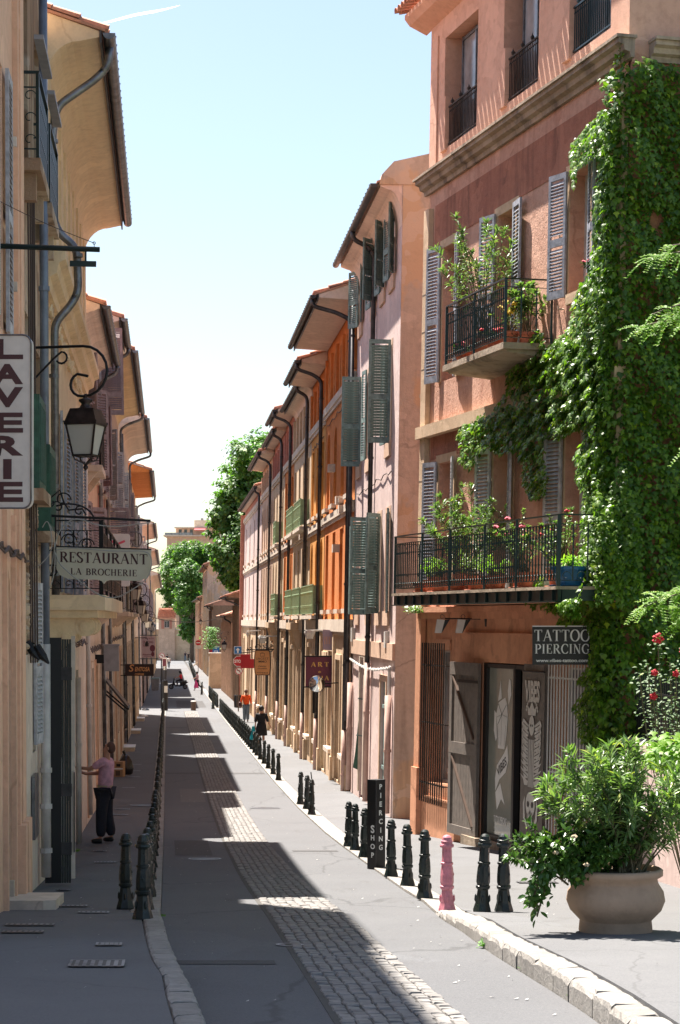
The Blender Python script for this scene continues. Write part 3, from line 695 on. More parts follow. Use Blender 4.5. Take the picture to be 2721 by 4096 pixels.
# gutter of setts down the middle
gut = strip('gutter', 9, 119.5, lambda y: -.74, lambda y: .06, lambda y: .004, 'gutter_bed', .05)
def sett(a, y, w, d, seed):
    r = random.Random(seed); j = lambda k: r.uniform(-k, k); b = .008; h = .014+j(.005)
    def P(x, q, z): X = SX(a+x, y+q); return (X, y+q, zg(y+q)+z)
    w2, d2 = w/2-.006, d/2-.007
    lo_ = [P(-w2, -d2, 0), P(w2, -d2, 0), P(w2, d2, 0), P(-w2, d2, 0)]
    m_ = [P(-w2+j(.005), -d2+j(.005), h-b), P(w2+j(.005), -d2+j(.005), h-b), P(w2+j(.005), d2+j(.005), h-b), P(-w2+j(.005), d2+j(.005), h-b)]
    t_ = [P(-w2+b, -d2+b, h+j(.004)), P(w2-b, -d2+b, h+j(.004)), P(w2-b, d2-b, h+j(.004)), P(-w2+b, d2-b, h+j(.004))]
    return lo_+m_+t_
SF = [(0, 1, 5, 4), (1, 2, 6, 5), (2, 3, 7, 6), (3, 0, 4, 7), (4, 5, 9, 8), (5, 6, 10, 9), (6, 7, 11, 10), (7, 4, 8, 11), (8, 9, 10, 11)]
y = 11.2; cnt = 0; far = []; i = 0
while y < 119:
    d = .145 if y < 60 else .22; off = rng.uniform(-.01, .01)
    for c in range(8):
        w = .096; a = -.70+.048+c*w+off; i += 1
        yy = y+d/2+rng.uniform(-.012, .012)+(d*.5 if c % 2 else 0)
        V = sett(a, yy, w, d, i)
        if cnt < 300: put('sett', MB().add(V, SF).mesh('sett', 'sett'), gut); cnt += 1
        else: far.append(V)
    y += d
o = put('sett_run', npmesh_idx('sett_run', np.array(far), SF, 'sett_far'), gut); o['kind'] = 'stuff'
# grates and covers
def cover(u, v, w, d, label, round_=False, bars=True, m='zinc_dk', group=None, lift=None):
    x, y, z = gpt(u, v); z += (dk(y) if x+.0865*(y-20) < -2.1 or x+.0865*(y-20) > 1.3 else 0)
    sl = (zg(y+1)-zg(y-1))/2
    t = thing('manhole_cover' if round_ else 'drain_cover', label, 'manhole cover' if round_ else 'drain cover', (x, y, z), group)
    if lift is None: lift = .004
    def P(px, py, pz): return Vector((x+px-.0865*py, y+py, z+sl*py+lift+pz))
    if round_:
        mb = MB(); k = 24; mb.add([P(w/2*math.cos(2*math.pi*i/k), w/2*math.sin(2*math.pi*i/k), 0) for i in range(k)], [tuple(range(k))]); part('lid', mb, m, t)
        mb = MB()
        for i in range(k):
            a, b = 2*math.pi*i/k, 2*math.pi*(i+1)/k
            mb.quad(*[P(r*math.cos(q), r*math.sin(q), .006) for r, q in ((w/2, a), (w/2, b), (w/2+.03, b), (w/2+.03, a))])
        part('rim', mb, 'zinc', t)
    else:
        mb = MB(); mb.quad(P(-w/2, -d/2, 0), P(w/2, -d/2, 0), P(w/2, d/2, 0), P(-w/2, d/2, 0)); part('lid', mb, 'door_dark', t)
        fr = MB()
        for a, b, c, e in ((-w/2, w/2, -d/2, -d/2+.02), (-w/2, w/2, d/2-.02, d/2), (-w/2, -w/2+.02, -d/2+.02, d/2-.02), (w/2-.02, w/2, -d/2+.02, d/2-.02)): fr.quad(P(a, c, .006), P(b, c, .006), P(b, e, .006), P(a, e, .006))
        part('rim', fr, 'zinc', t)
        nb = max(4, int(w/.055)); 
        for i in range(nb):
            q = -w/2+.03+(w-.06)*(i+.2)/nb; b_ = MB().add([P(q, -d/2+.03, .005), P(q+.028, -d/2+.03, .005), P(q+.028, d/2-.03, .005), P(q, d/2-.03, .005)], [(0, 1, 2, 3)]); part('rib', b_, 'zinc' if bars else m, t)
    return t
cover(388, 3950, .38, .42, 'largest ribbed cast iron cover in the left pavement, nearest to the camera')
cover(436, 3857, .20, .22, 'small ribbed cover near the bend of the left kerb stones')
cover(120, 3760, .42, .2, 'long ribbed grating in the left pavement at the picture edge, the farther of two')
cover(92, 3795, .34, .2, 'long ribbed grating in the left pavement at the picture edge, the nearer of two')
cover(375, 3680, .30, .2, 'ribbed cover in the pavement just left of the foremost bollards')
cover(292, 3637, .30, .22, 'pale slotted grating right of the worn door step')
cover(255, 3572, .16, .25, 'small ribbed cover at the foot of the white drainpipe')
cover(420, 3458, .32, .22, 'pale slotted grating in the pavement below the man in pink')
cover(400, 3413, .22, .22, 'dark cover in the pavement just in front of the man in pink')
for k, (u, v) in enumerate(((490, 3243), (482, 3265), (514, 3156), (535, 3112), (540, 3088), (545, 3062))): cover(u, v, .34, .22, 'small slotted grating along the left pavement beyond the man in pink', group='small gratings along the left pavement')
cover(568, 3227, .5, .5, 'round iron cover in the left pavement beside the bollards', True)
cover(1062, 3233, .62, .6, 'round iron manhole cover in the sunlit half of the road', True)
cover(1160, 3782, .18, .18, 'small round water valve cover in the shaded road setts', True)
cover(820, 3437, .46, .5, 'flat round manhole cover in the shaded carriageway', True)
cover(2150, 3540, .5, .3, 'flat iron cover in the right pavement between the green bollards and the planter')

# ------------------------------------------------------------------ left side of the street
def wall_thing(name, label, F, cat='building'): return thing(name, label, cat, tuple(F.W(0, 0, F.zr)))
def cornice_run(F, bld, l0, l1, z, n=.2, h=.3, m='cornice', name='cornice', ends=True):
    mb = MB()
    pr = [(.001, z-h), (n*.25, z-h), (n*.3, z-h*.72), (n*.62, z-h*.62), (n*.7, z-h*.35), (n, z-h*.25), (n, z), (.001, z+.03)]
    k = len(pr); mb.add([F.W(l0, a, b) for a, b in pr]+[F.W(l1, a, b) for a, b in pr], [tuple(range(k)), tuple(range(k, 2*k))]+[(i, (i+1) % k, (i+1) % k+k, i+k) for i in range(k)])
    return part(name, mb, m, bld)
# L0 peach house with the arch niche at the picture edge
F = LF(15.5); b0 = wall_thing('town_house', 'peach rendered house at the left picture edge behind the white laundry sign', F)
mb = facade(MB(), F, 0, 7.0, -4.2, 12, [(3.55, 4.6, 2.9, 5.55), (4.55, 5.5, -3.2, .55, 1)]); shell(mb, F, 0, 7.0, -4.2, 12); part('wall', mb, 'peach', b0)
window(F, b0, 3.55, 4.6, 2.9, 5.55); shutter(F, b0, 4.62, 2.9, .55, 2.65, 'shut_white', 0, 1); shutter(F, b0, 3.53, 2.9, .55, 2.65, 'shut_white', 0, -1)
for z in (3.4, 4.9): part('shutter_hook', MB().box(F, 5.19, 5.25, .001, .10, z, z+.1), 'pale_stone', b0)
part('door', MB().box(F, 4.56, 5.49, -.20, -.15, -3.15, .54), 'curtain', b0)
for l, w in ((5.95, .16), (6.35, .5)): part('pilaster', MB().box(F, l, l+w, .001, .06, -2.2, 12), 'peach', b0); part('plinth', MB().box(F, l-.04, l+w+.04, .001, .12, -4, -2.2), 'peach', b0)
part('moulding', MB().box(F, 4.4, 4.52, .001, .05, -3.2, 1.1), 'peach', b0); part('moulding', MB().box(F, 5.53, 5.65, .001, .05, -3.2, 1.1), 'peach', b0)
# door step
t = thing('door_step', 'worn pale stone door step with rounded corner on the left pavement', 'step', gpt(110, 3640))
def P(x, y, d): yy = 20.2+y; return Vector((SX(-3.6+x, yy), yy, zg(yy)+d))
mb = MB(); mb.prism(P, [(0, 0), (.62, 0), (.74, .1), (.75, 1.5), (0, 1.5)], -.2, .13); part('tread', mb, 'pale_stone', t)
mb = MB(); mb.prism(P, [(0, .7), (.27, .7), (.27, 2.1), (0, 2.1)], .131, .30); part('riser_block', mb, 'pale_stone', t)
# L1 old house
F = LF(22.5); b1 = wall_thing('town_house', 'narrow weathered house with flaking render, rubble stone base and iron balconies', F)
ops = [(.35, 1.35, 5.0, 7.4), (2.55, 3.5, 5.0, 7.3), (.35, 1.35, 1.45, 3.6), (2.5, 3.5, 1.2, 3.4), (1.5, 2.05, -1.6, .55)]
mb = facade(MB(), F, .0, 4.5, -.4, 7.8, ops[:4]+[(1.5, 2.05, -.4, .55)], deep=.25); shell(mb, F, 0, 4.5, -4, 7.8); facade(mb, F, 0, 3.6, 7.8, 12.5, []); shell(mb, F, 0, 3.6, 7.801, 12.5); part('wall', mb, 'rough_old', b1)
mb = facade(MB(), F, .0, 4.5, -4.2, -.4, [(1.5, 2.05, -1.6, -.4)], n=.02); part('base_wall', mb, 'base_wall', b1)
for o in ops[:4]: window(F, b1, *o[:4], bars=(1, 3))
cr = random.Random(3)                                    # rubble stones bulging from the wall, z .6 .. 1.4 and edge
for i in range(150):
    l = cr.uniform(.55, 2.45); z = cr.uniform(-.35, 1.5); r = cr.uniform(.06, .15)
    if 1.42 < l < 2.12 and z < .65: continue
    c = F.W(l, .0, z); k = 6
    mb = MB(); pts = [c+Vector((0, 0, 1))*r*cr.uniform(.6, 1.0)*math.sin(2*math.pi*j/k)*.7+F.L.to_3d()*r*cr.uniform(.7, 1.1)*math.cos(2*math.pi*j/k) for j in range(k)]
    N3 = F.N.to_3d(); mb.add(pts+[c+(p-c)*.6+N3*cr.uniform(.03, .06) for p in pts], [(j, (j+1) % k, (j+1) % k+k, j+k) for j in range(k)]+[tuple(range(k, 2*k))])
    part('rubble_stone', mb, 'rough_old', b1)
shutter(F, b1, 1.52, -1.5, .5, 1.95, 'shut_white', 6, 1, .03)
part('info_board', MB().box(F, 1.1, 1.75, .03, .07, -2.6, -1.85), 'zinc', b1)
for (l0, l1, z, c) in ((.2, 1.9, 5.25, 0), (2.4, 4.1, 5.2, 1)):
    sl = MB(); sl.box(F, l0, l1, .001, .22, z-.14, z); sl.box(F, l0+.15, l0+.3, .002, .16, z-.45, z-.142); sl.box(F, l1-.3, l1-.15, .002, .16, z-.45, z-.142)
    s_ = part('balcony', sl, 'rough_old', b1)
    railing(lambda s, h, l0=l0, z=z: F.W(l0+s, .19, z+h), l1-l0, .98, s_, 'iron', .09, 3)
    ring = MB(); ring.bar(F.W(l0, .19, z+.97), F.W(l0, 0, z+.97), .03, .03)
    for h in (.1, .8): ring.bar(F.W(l0, .19, z+h), F.W(l0, 0, z+h), .016)
    for h in (.2, .45, .7): scroll(ring, F.W(l0, .1, z+h), F.N.to_3d(), Z_, .08, 1, 0, 5, .007)
    part('side_rail', ring, 'iron', s_)
    part('blind_box', MB().box(F, l0, l1, .15, .26, z+1.35, z+1.4), 'grey', b1)
for (l0, l1, z) in ((.3, 1.5, 1.5), (2.3, 3.6, 1.1)):
    g = MB(); g.box(F, l0, l1, .17, .19, z, z+1.08); g.box(F, l0, l0+.03, .001, .169, z, z+1.08); p_ = part('balcony_panel', g, 'shut_deep', b1)
    for q in range(9): x = l0+.06+q*(l1-l0-.1)/9; part('panel_strip', MB().box(F, x, x+.05, .191, .20, z+.10, z+.98), 'shut_deep', p_)
    part('balcony', MB().box(F, l0-.1, l1+.1, .001, .24, z-.14, z-.001), 'rough_old', b1)
pipe(F, b1, 2.42, 8.3, -.3, 0, 'pipe_bg', .055, n=.12, rings=(4.1, 1.9))
pipe(F, b1, 2.40, -.3, -3.2, 0, 'pipe_wh', .062, n=.12, name='lower_pipe', rings=(-1.9, -2.35, -2.9))
part('upper_pipe', MB().tube([F.W(2.42, .12, 8.25), F.W(2.42, .2, 8.5), F.W(2.6, .75, 8.95)], .055, 8), 'pipe_bg', b1, True)
for q in range(4):                                        # cables hanging down the old wall
    pts = [F.W(.55+q*.06+.25*t+.05*math.sin(q+t*5), .05+.02*q, 5.1-t*5.6) for t in [i/14 for i in range(15)]]
    part('cable', MB().tube(pts, .012, 5), 'cable_dk', b1)
# L2 cream house with coved eave
F = LF(27.0); b2 = wall_thing('town_house', 'cream house with deep coved eave, scroll brackets and an iron balcony over the restaurant', F)
L2 = 13.0
op = [(3.2, 4.4, .42, 3.1), (6.2, 7.4, .42, 3.1), (9.4, 10.6, .42, 3.1), (2.4, 3.3, -2.4, -.5), (5.3, 6.1, -2.7, -.6), (8.5, 9.6, -3.9, -.9)]
mb = facade(MB(), F, -.9, L2, -.05, 7.9, [o for o in op[:3]]); shell(mb, F, -.9, L2, -4.4, 7.9); part('wall', mb, 'cream', b2)
mb = facade(MB(), F, -.9, L2, -4.6, -.05, op[3:], n=.012); part('base_wall', mb, 'base_wall', b2)
for i in range(9):
    l = .2+i*1.42; part('pilaster', MB().box(F, l, l+.62, .001, .075, 5.0, 7.35), 'cream', b2)
eave(F, b2, .0, L2, 7.95, .78, .75, True, 'cream_lt', 'zinc', True, True, clip=.4)
cornice_run(F, b2, -.3, L2, 4.95, .30, .5, 'cream')
for i in range(26):                                        # carved garland under the cornice
    c = F.W(.3+i*.48, .06, 4.18-.06*math.sin(i*1.3)); mb = MB()
    for j in range(5): mb.tube([c+F.L.to_3d()*(.1*j-.2)+Z_*.05*math.sin(j*2+i), c+F.L.to_3d()*(.1*j-.14)+Z_*.1*math.cos(j*2+i)+F.N.to_3d()*.03], [.035, .015], 5)
    part('garland', mb, 'cream', b2)
for o in op[:3]:
    window(F, b2, *o[:4], bars=(1, 4)); shutter(F, b2, o[0]-.02, o[2], .6, o[3]-o[2], 'shut_blue', 4, -1); shutter(F, b2, o[1]+.02, o[2], .6, o[3]-o[2], 'shut_blue', 4, 1)
    surround(F, b2, *o[:4], 'cream', .1)
for o in op[3:]:
    window(F, b2, *o[:4], gm='glass_lt', bars=(1, 2))
for l in (2.55, 2.85, 3.15): part('window_bar', MB().tube([F.W(l+.02*math.sin(z*9), .04, -2.3+z*1.7) for z in [i/12 for i in range(13)]], .014, 5), 'iron_bk', b2)
for l in (5.1, 5.55, 6.0): part('window_bar', MB().box(F, l, l+.12, .03, .05, -2.9, -.4), 'zinc_dk', b2)
# S-shaped zinc downpipe
pts = [F.W(.35, .88, 7.85), F.W(.35, .86, 7.6), F.W(.35, .70, 7.42), F.W(.25, .16, 7.0), F.W(.25, .10, 6.6), F.W(.25, .10, 5.55), F.W(.3, .16, 5.3), F.W(.35, .42, 5.1), F.W(.35, .44, 4.5), F.W(.3, .34, 4.3), F.W(.25, .12, 4.05), F.W(.25, .12, -.3)]
po = part('drainpipe', MB().tube(smooth_path(pts, 4), .055, 10), 'zinc', b2, True)
for z in (6.5, 4.95, 3.3, 1.8, .6): q = F.W(.25, .44 if z > 4.4 and z < 5 else .11, z); part('pipe_collar', MB().tube([q, q+Z_*.05], .068, 10), 'zinc', po)
pipe(F, b2, 2.0, -2.0, -3.7, 0, 'pipe_wh', .055, name='lower_pipe', rings=(-2.6, -3.3)); pipe(F, b2, 7.8, -1, -3.9, 0, 'pipe_wh', .05, name='lower_pipe')
# balcony with scroll brackets
bz = .33; bl0, bl1 = -.75, 9.6
s_ = part('balcony', MB().box(F, bl0, bl1, .002, .82, bz-.2, bz), 'cream_lt', b2)
part('balcony_moulding', MB().box(F, bl0+.05, bl1-.05, .003, .72, bz-.3, bz-.201), 'cream', s_)
for i in range(5):
    l = bl0+.15+i*.62; 
    for r_, cn, cz in ((.13, .55, bz-.42), (.10, .30, bz-.55)):
        mb = MB()
        mb.tube([F.W(l, cn, cz), F.W(l+.22, cn, cz)], r_, 12); mb.tube([F.W(l-.02, cn, cz), F.W(l+.24, cn, cz)], r_*.55, 10); mb.tube([F.W(l-.035, cn, cz), F.W(l+.25, cn, cz)], r_*.22, 8)
        part('scroll_bracket', mb, 'cream', s_)
    part('bracket_body', MB().prism(lambda x, y, d, l=l: F.W(l+.01+d, x, y), [(.02, bz-.3), (.62, bz-.3), (.5, bz-.48), (.2, bz-.68), (.02, bz-.9)], 0, .2), 'cream', s_)
railing(lambda s, h: F.W(bl0+.05+s, .78, bz+h), bl1-bl0-.1, .98, s_, 'iron_bk', .13, 2.0)
railing(lambda s, h: F.W(bl0+.05, .06+s, bz+h), .70, .98, s_, 'iron_bk', .14, .7)
mb = MB()
for cx, cz_, r_ in ((.12, .3, .12), (.12, .62, .1), (.35, .4, .14), (.35, .72, .1), (.58, .3, .12), (.58, .66, .1)):
    c = F.W(bl0+.04, cx, bz+cz_); scroll(mb, c, F.N.to_3d(), Z_, r_, 1, 0, 5.4, .011); scroll(mb, c, F.N.to_3d(), Z_, r_, -1, math.pi, 5.4, .009)
mb.tube([F.W(bl0+.04, .35+.33*math.cos(t), bz+.98+.22*math.sin(t)) for t in [math.pi*i/12 for i in range(13)]], .012, 5)
part('ornament', mb, 'iron_bk', s_)
# big black door leaf standing open
t = thing('door_leaf', 'tall black wooden door leaf with strap hinges standing open over the pavement', 'door', tuple(F.W(-1.9, .1, zg(25.1))))
Fd = Fr(*F.W(-2.05, .1, -4.2).xy, (1, .0865), (.0865, -1), 0)
z0 = zg(25)+.06; part('panel', MB().box(Fd, 0, .20, 0, .05, z0, -.22), 'door_black', t)
for i, l in enumerate((.205, .235, .265, .295)): part('plank', MB().box(Fd, l, l+.024, -.02, .045, z0, -.24), 'door_slat', t)
for z in (z0+.35, -2.2, -.75):
    part('strap_hinge', MB().box(Fd, .2, .33, .046, .06, z, z+.16), 'zinc_dk', t)
part('edge_board', MB().box(Fd, .322, .37, -.03, .01, z0+.05, -.2), 'base_wall', t)
part('bolt', MB().bar(Fd.W(.36, .03, -2.9), Fd.W(.36, .03, -1.9), .012), 'iron_bk', t)
# L3 .. far left row
def left_house(Y0, Y1, h, ov, m, label, cols, mt_sh, gz=None, dc=0.2, cove=True, cove_m='soffit', base='base_wall', pipe_m='zinc', detail=True, shop=None, rows_=None):
    F = LF(Y0); L = Y1-Y0; b = wall_thing('town_house', label, F); z0 = zg(Y0)-.4
    rws = rows_ or [(.3, 2.5), (3.4, 5.4)]; fl = -.15; ops_ = []
    for i in range(cols):
        c = L*(i+.5)/cols
        for (a, d) in rws:
            if d < h-.7: ops_.append((c-.5, c+.5, a, d))
    mb = facade(MB(), F, 0, L, fl, h, ops_, deep=.2); shell(mb, F, 0, L, z0, h); part('wall', mb, m, b)
    gops = []
    for i in range(cols):
        c = L*(i+.5)/cols; zb = zg(Y0+c)
        gops.append((c-.55, c+.55, zb+.15 if i % 2 == 0 else zb+1.0, fl-.9))
    mb = facade(MB(), F, 0, L, z0-.6, fl, gops, n=.015, deep=.3); part('base_wall', mb, base, b)
    for k, o in enumerate(gops):
        if k % 2 == 0: part('door', MB().box(F, o[0], o[1], -.30, -.24, o[2], o[3]), ('frame_b', 'door_grey', 'shut_deep', 'iron_bk')[k % 4 if Y0 < 60 else (k+1) % 4], b)
        else: window(F, b, *o, back=.25, bars=(1, 2))
        surround(F, b, *o, 'pale_stone' if k % 2 else m, .14, .05)
    for k, o in enumerate(ops_):
        window(F, b, *o[:4], bars=(1, 3) if detail else (1, 0)); sill(F, b, o[0]-.1, o[1]+.1, o[2], 'pale_stone', .1)
        surround(F, b, *o[:4], 'pale_stone', .1, .02)
        if mt_sh:
            for sd, x in ((-1, o[0]-.01), (1, o[1]+.01)): shutter(F, b, x, o[2], .5, o[3]-o[2], mt_sh, 8+30*((k*7+sd) % 3 == 0), sd, .03, slats=detail)
    part('string_course', MB().box(F, 0, L, .001, .07, fl+.0, fl+.18), 'pale_stone', b)
    eave(F, b, .65, L, h+.05, ov, .55, cove, cove_m, 'zinc', detail, True, clip=.45 if detail else 1.2)
    pipe(F, b, L-.25, h+.05, z0+.4, ov, pipe_m, .05); 
    if pipe_m: pipe(F, b, .25, h-.6, zg(Y0)+.2, 0, 'pipe_wh' if Y0 < 60 else 'zinc_dk', .045)
    return F, b
HL = ['salmon pink house with smooth coved eave beyond the cream house', 'narrow brick red house with purple grey shutters on the left', 'cream pilastered house behind the street lanterns on the left',
      'buff house with curved eave and iron balconies, mid-way down the left side', 'ochre house with wooden eave near the left side street', 'pale pink house far down the left side', 'small buff house at the far end of the left side', 'far low cream house beyond the side street on the left']
F3, b3 = left_house(40.0, 50.0, 6.35, .45, 'peach', HL[0], 4, 'shut_purple', cove_m='soffit')
F4, b4 = left_house(50.0, 56.0, 7.6, .62, 'red_far', HL[1], 2, 'shut_purple')
F5, b5 = left_house(56.0, 74.0, 7.6, .80, 'buff', HL[2], 6, 'shut_white', cove_m='cream')
F6, b6 = left_house(76.0, 92.0, 7.7, .95, 'pale_stone', HL[3], 5, 'shut_purple')
F7, b7 = left_house(93.5, 114.0, 7.0, 1.0, 'cream', HL[4], 6, 'shut_white', cove=False, cove_m='orange')
F8, b8 = left_house(128.0, 152.0, 6.2, .9, 'pink', HL[5], 7, 'shut_white', detail=False)
F9, b9 = left_house(154.0, 196.0, 5.4, .9, 'buff', HL[6], 9, 'shut_purple', detail=False)
F10, b10 = left_house(200.0, 285.0, 4.6, .9, 'cream', HL[7], 12, None, detail=False)
for Fq, bq, hq, l_ in ((F3, b3, 6.4, 3.0), (F3, b3, 6.4, 7.5), (F4, b4, 7.6, 2.0), (F5, b5, 7.6, 5.0), (F5, b5, 7.6, 13.0), (F6, b6, 7.7, 6.0), (F7, b7, 7.0, 9.0)):
    part('chimney', MB().box(Fq, l_, l_+.7, -1.2, -.5, hq, hq+1.7), 'buff', bq)  # added chimneys, put on to break up the roof shadow below
# low link walls in the gaps let the sun through
for y0, y1, h in ((74, 76, -2.2), (92, 93.5, -2.5), (152, 154, -3.0), (196, 200, -3.2)):
    F = LF(y0); t = thing('garden_wall', 'low rendered wall closing a gap between two houses on the left', 'wall', tuple(F.W(0, 0, zg(y0))), 'link walls between the left houses')
    part('wall_body', MB().box(F, 0, y1-y0, -.3, 0, zg(y0)-.5, h), 'buff', t); part('coping', MB().box(F, -.02, y1-y0+.02, -.34, .04, h+.001, h+.08), 'pale_stone', t)
# open purple leaf and little balconies on the left
shutter(F4, b4, .3, 5.6, .62, 1.75, 'shut_purple', 82, 1, .05); shutter(F4, b4, 2.6, 5.4, .6, 1.75, 'shut_purple', 75, 1, .05)
shutter(F5, b5, 1.0, 1.2, .6, 2.0, 'shut_purple', 80, 1, .05)
def small_balcony(F, b, l0, l1, z, n=.55, m='iron_bk', name='balcony'):
    s_ = part(name, MB().box(F, l0, l1, .001, n, z-.13, z), 'pale_stone', b)
    mb = MB()
    for l in (l0+.15, l1-.3): mb.prism(lambda x, y, d, l=l: F.W(l+d, x, y), [(.01, z-.131), (n-.1, z-.131), (.01, z-.5)], 0, .15)
    part('bracket', mb, 'pale_stone', s_)
    railing(lambda s, h: F.W(l0+.03+s, n-.04, z+h), l1-l0-.06, .95, s_, m, .13, 3, thin=.011)
    railing(lambda s, h: F.W(l0+.03, .02+s, z+h), n-.06, .95, s_, m, .12, 3, thin=.011)
    return s_
small_balcony(F3, b3, 6.3, 8.8, .3); small_balcony(F3, b3, 1.2, 3.6, 3.2, .4); small_balcony(F5, b5, 3.0, 6.0, .25); small_balcony(F5, b5, 9.2, 12, .25); small_balcony(F6, b6, 3, 6, .25); small_balcony(F6, b6, 9, 12, 3.1)
# shop awning, grey box, coiled cable on the left base walls
t = thing('awning', 'folded dark grey shop awning sloping out over the left pavement', 'awning', tuple(F4.W(.3, .1, -1)))
mb = MB(); mb.prism(lambda x, y, d: F4.W(-.2+d, x, y), [(.05, -1.38), (.68, -2.16), (.65, -2.20), (.05, -1.45)], 0, 1.5); part('canvas', mb, 'zinc_dk', t)
for l in (-.2, 1.3): part('arm', MB().bar(F4.W(l, .02, -1.75), F4.W(l, .62, -2.28), .04), 'iron_bk', t)
part('front_bar', MB().bar(F4.W(-.25, .67, -2.21), F4.W(1.35, .67, -2.21), .06), 'iron_bk', t)
F = LF(46.0); t = thing('utility_box', 'plain grey metal box projecting from the left wall above the awning', 'box', tuple(F.W(0, 0, -.6)))
part('case', MB().box(F, 0, .5, .22, .56, -1.18, -.60), 'grey', t); part('bracket', MB().box(F, .1, .3, .001, .219, -1.0, -.8), 'iron_bk', t); part('lid', MB().box(F, -.02, .52, .2, .58, -.599, -.56), 'grey', t)
for k, (y, l) in enumerate(((73, .5), (88, .6), (103, .5))):
    F = LF(y); t = thing('door_step', ('nearest', 'middle', 'farthest')[k]+' of three pale stone steps by doors far along the left pavement', 'step', tuple(F.W(0, .2, zg(y))))
    part('tread', MB().box(F, 0, 1.6, .001, .42, zg(y)-.3, zg(y)+.16), 'pale_stone', t); part('nosing', MB().box(F, -.03, 1.63, .001, .45, zg(y)+.161, zg(y)+.19), 'white', t)
# ------------------------------------------------------------------ right side: the tattoo house
F = TF; T = thing('corner_house', 'terracotta corner house with tattoo shop, blue grey shutters, balconies and ivy', 'building', tuple(F.W(4, 0, -3.9)))
LN = 9.35; ZB = -4.6
Wn = [(.88, 1.74), (3.88, 4.76), (7.18, 8.05)]
up = [(a, b, 4.38 if i < 2 else 4.96, 6.84) for i, (a, b) in enumerate(Wn)]; mid = [(a, b, .5, 2.88) for a, b in Wn]
mb = facade(MB(), F, 0, LN, 3.45, 8.0, up, deep=.28); part('upper_wall', mb, 'terra', T)
mb = facade(MB(), F, 0, LN, .2, 3.45, mid, deep=.28); part('middle_wall', mb, 'terra', T)
gops = [(.50, 1.66, -3.0, -.55), (3.45, 5.62, -3.86, -.72), (6.85, 8.75, -3.0, -.72)]
mb = facade(MB(), F, 0, LN, ZB, .2, gops, n=-.02, deep=.3); part('shop_wall', mb, 'ochre_shop', T)
mb = MB(); shell(mb, F, 0, LN, ZB, 8.0, 9.0, -.03); part('side_wall', mb, 'terra_dark', T)
part('eaves_shade_panel', MB().box(F, .36, LN-.4, .002, .012, 6.95, 7.72), 'terra_dark', T)  # dark panel: shade under the cornice put into the colour
part('eaves_shade_panel', MB().box(F, .36, 4.0, .002, .012, 2.98, 3.42), 'terra_dark', T)  # same painted shade tone below the string course
for z0, z1 in ((.2, 3.4), (3.62, 7.7), (ZB, -2.75), (-2.75, .15)):
    w = .30 if z0 != ZB else .36; part('corner_pilaster', MB().box(F, -.06, w-.06, .003, .10 if z0 != ZB else .15, z0, z1-.003), 'sandstone' if z0 > 0 else 'ochre_shop', T)
    if z0 > 0: part('corner_pilaster', MB().box(F, LN-.3, LN+.04, .003, .10, z0, z1-.003), 'sandstone', T)
part('string_course', MB().box(F, -.14, LN+.1, .003, .17, 3.40, 3.62), 'sandstone', T)
part('shop_cornice', MB().box(F, .0, LN, .003, .10, .02, .14), 'ochre_shop', T); part('shop_cornice', MB().box(F, .0, LN, .003, .17, .141, .24), 'ochre_shop', T)
cornice_run(F, T, -.18, LN+.22, 8.27, .25, .27, 'cornice')
GS = SideFr(F, LN); cornice_run(GS, T, .31, 8.5, 8.27, .25, .27, 'cornice'); part('cornice_cap', MB().box(GS, .295, 8.5, -.02, .29, 8.271, 8.315), 'cornice', T)
part('gable_top_wall', MB().box(GS, .05, 8.6, -.3, -.001, 7.9, 8.6), 'terra', T)
mb = MB().box(F, -.22, LN+.25, -.02, .29, 8.271, 8.315); part('cornice_cap', mb, 'cornice', T)
for o in up+mid:
    surround(F, T, *o, 'sandstone', .15, .02)
    rv = MB(); rv.box(F, o[0]+.002, o[1]-.002, -.285, -.279, o[2], o[3]); 
    window(F, T, *o, back=.24, fm='frame_w', gm='glass_lt' if o[2] < 3 else 'curtain', bars=(1, 3))
sill(F, T, 7.35, 8.55, 4.96, 'sandstone', .12, .16)
for i, o in enumerate(up):
    shutter(F, T, o[0]-.02, o[2], .46, o[3]-o[2]+.05, 'shut_blue', 14, -1, .04); shutter(F, T, o[1]+.02, o[2], .46, o[3]-o[2]+.05, 'shut_blue', (14, 5, 12)[i], 1, .04)
for i, o in enumerate(mid):
    shutter(F, T, o[0]-.02, o[2]+.03, .44, o[3]-o[2], 'shut_white' if i else 'shut_blue', 16, -1, .04); shutter(F, T, o[1]+.02, o[2]+.03, .44, o[3]-o[2], 'shut_white', 16, 1, .04)
for l, z in ((7.0, 5.9), (7.0, 4.8), (-.1, 4.2), (3.8, 6.2), (3.8, 4.9)):
    part('shutter_hook', MB().tube([F.W(l, .005, z), F.W(l, .10, z), F.W(l, .10, z+.05)], .014, 6), 'pale_stone', T)
for z, l0, l1 in ((6.1, -.057, .241), (5.4, -.057, .241), (4.7, -.057, .241), (2.6, -.057, .241), (1.9, -.057, .241), (1.2, -.057, .241)):
    part('quoin_joint', MB().box(F, l0, l1, .101, .104, z, z+.014), 'cornice', T)
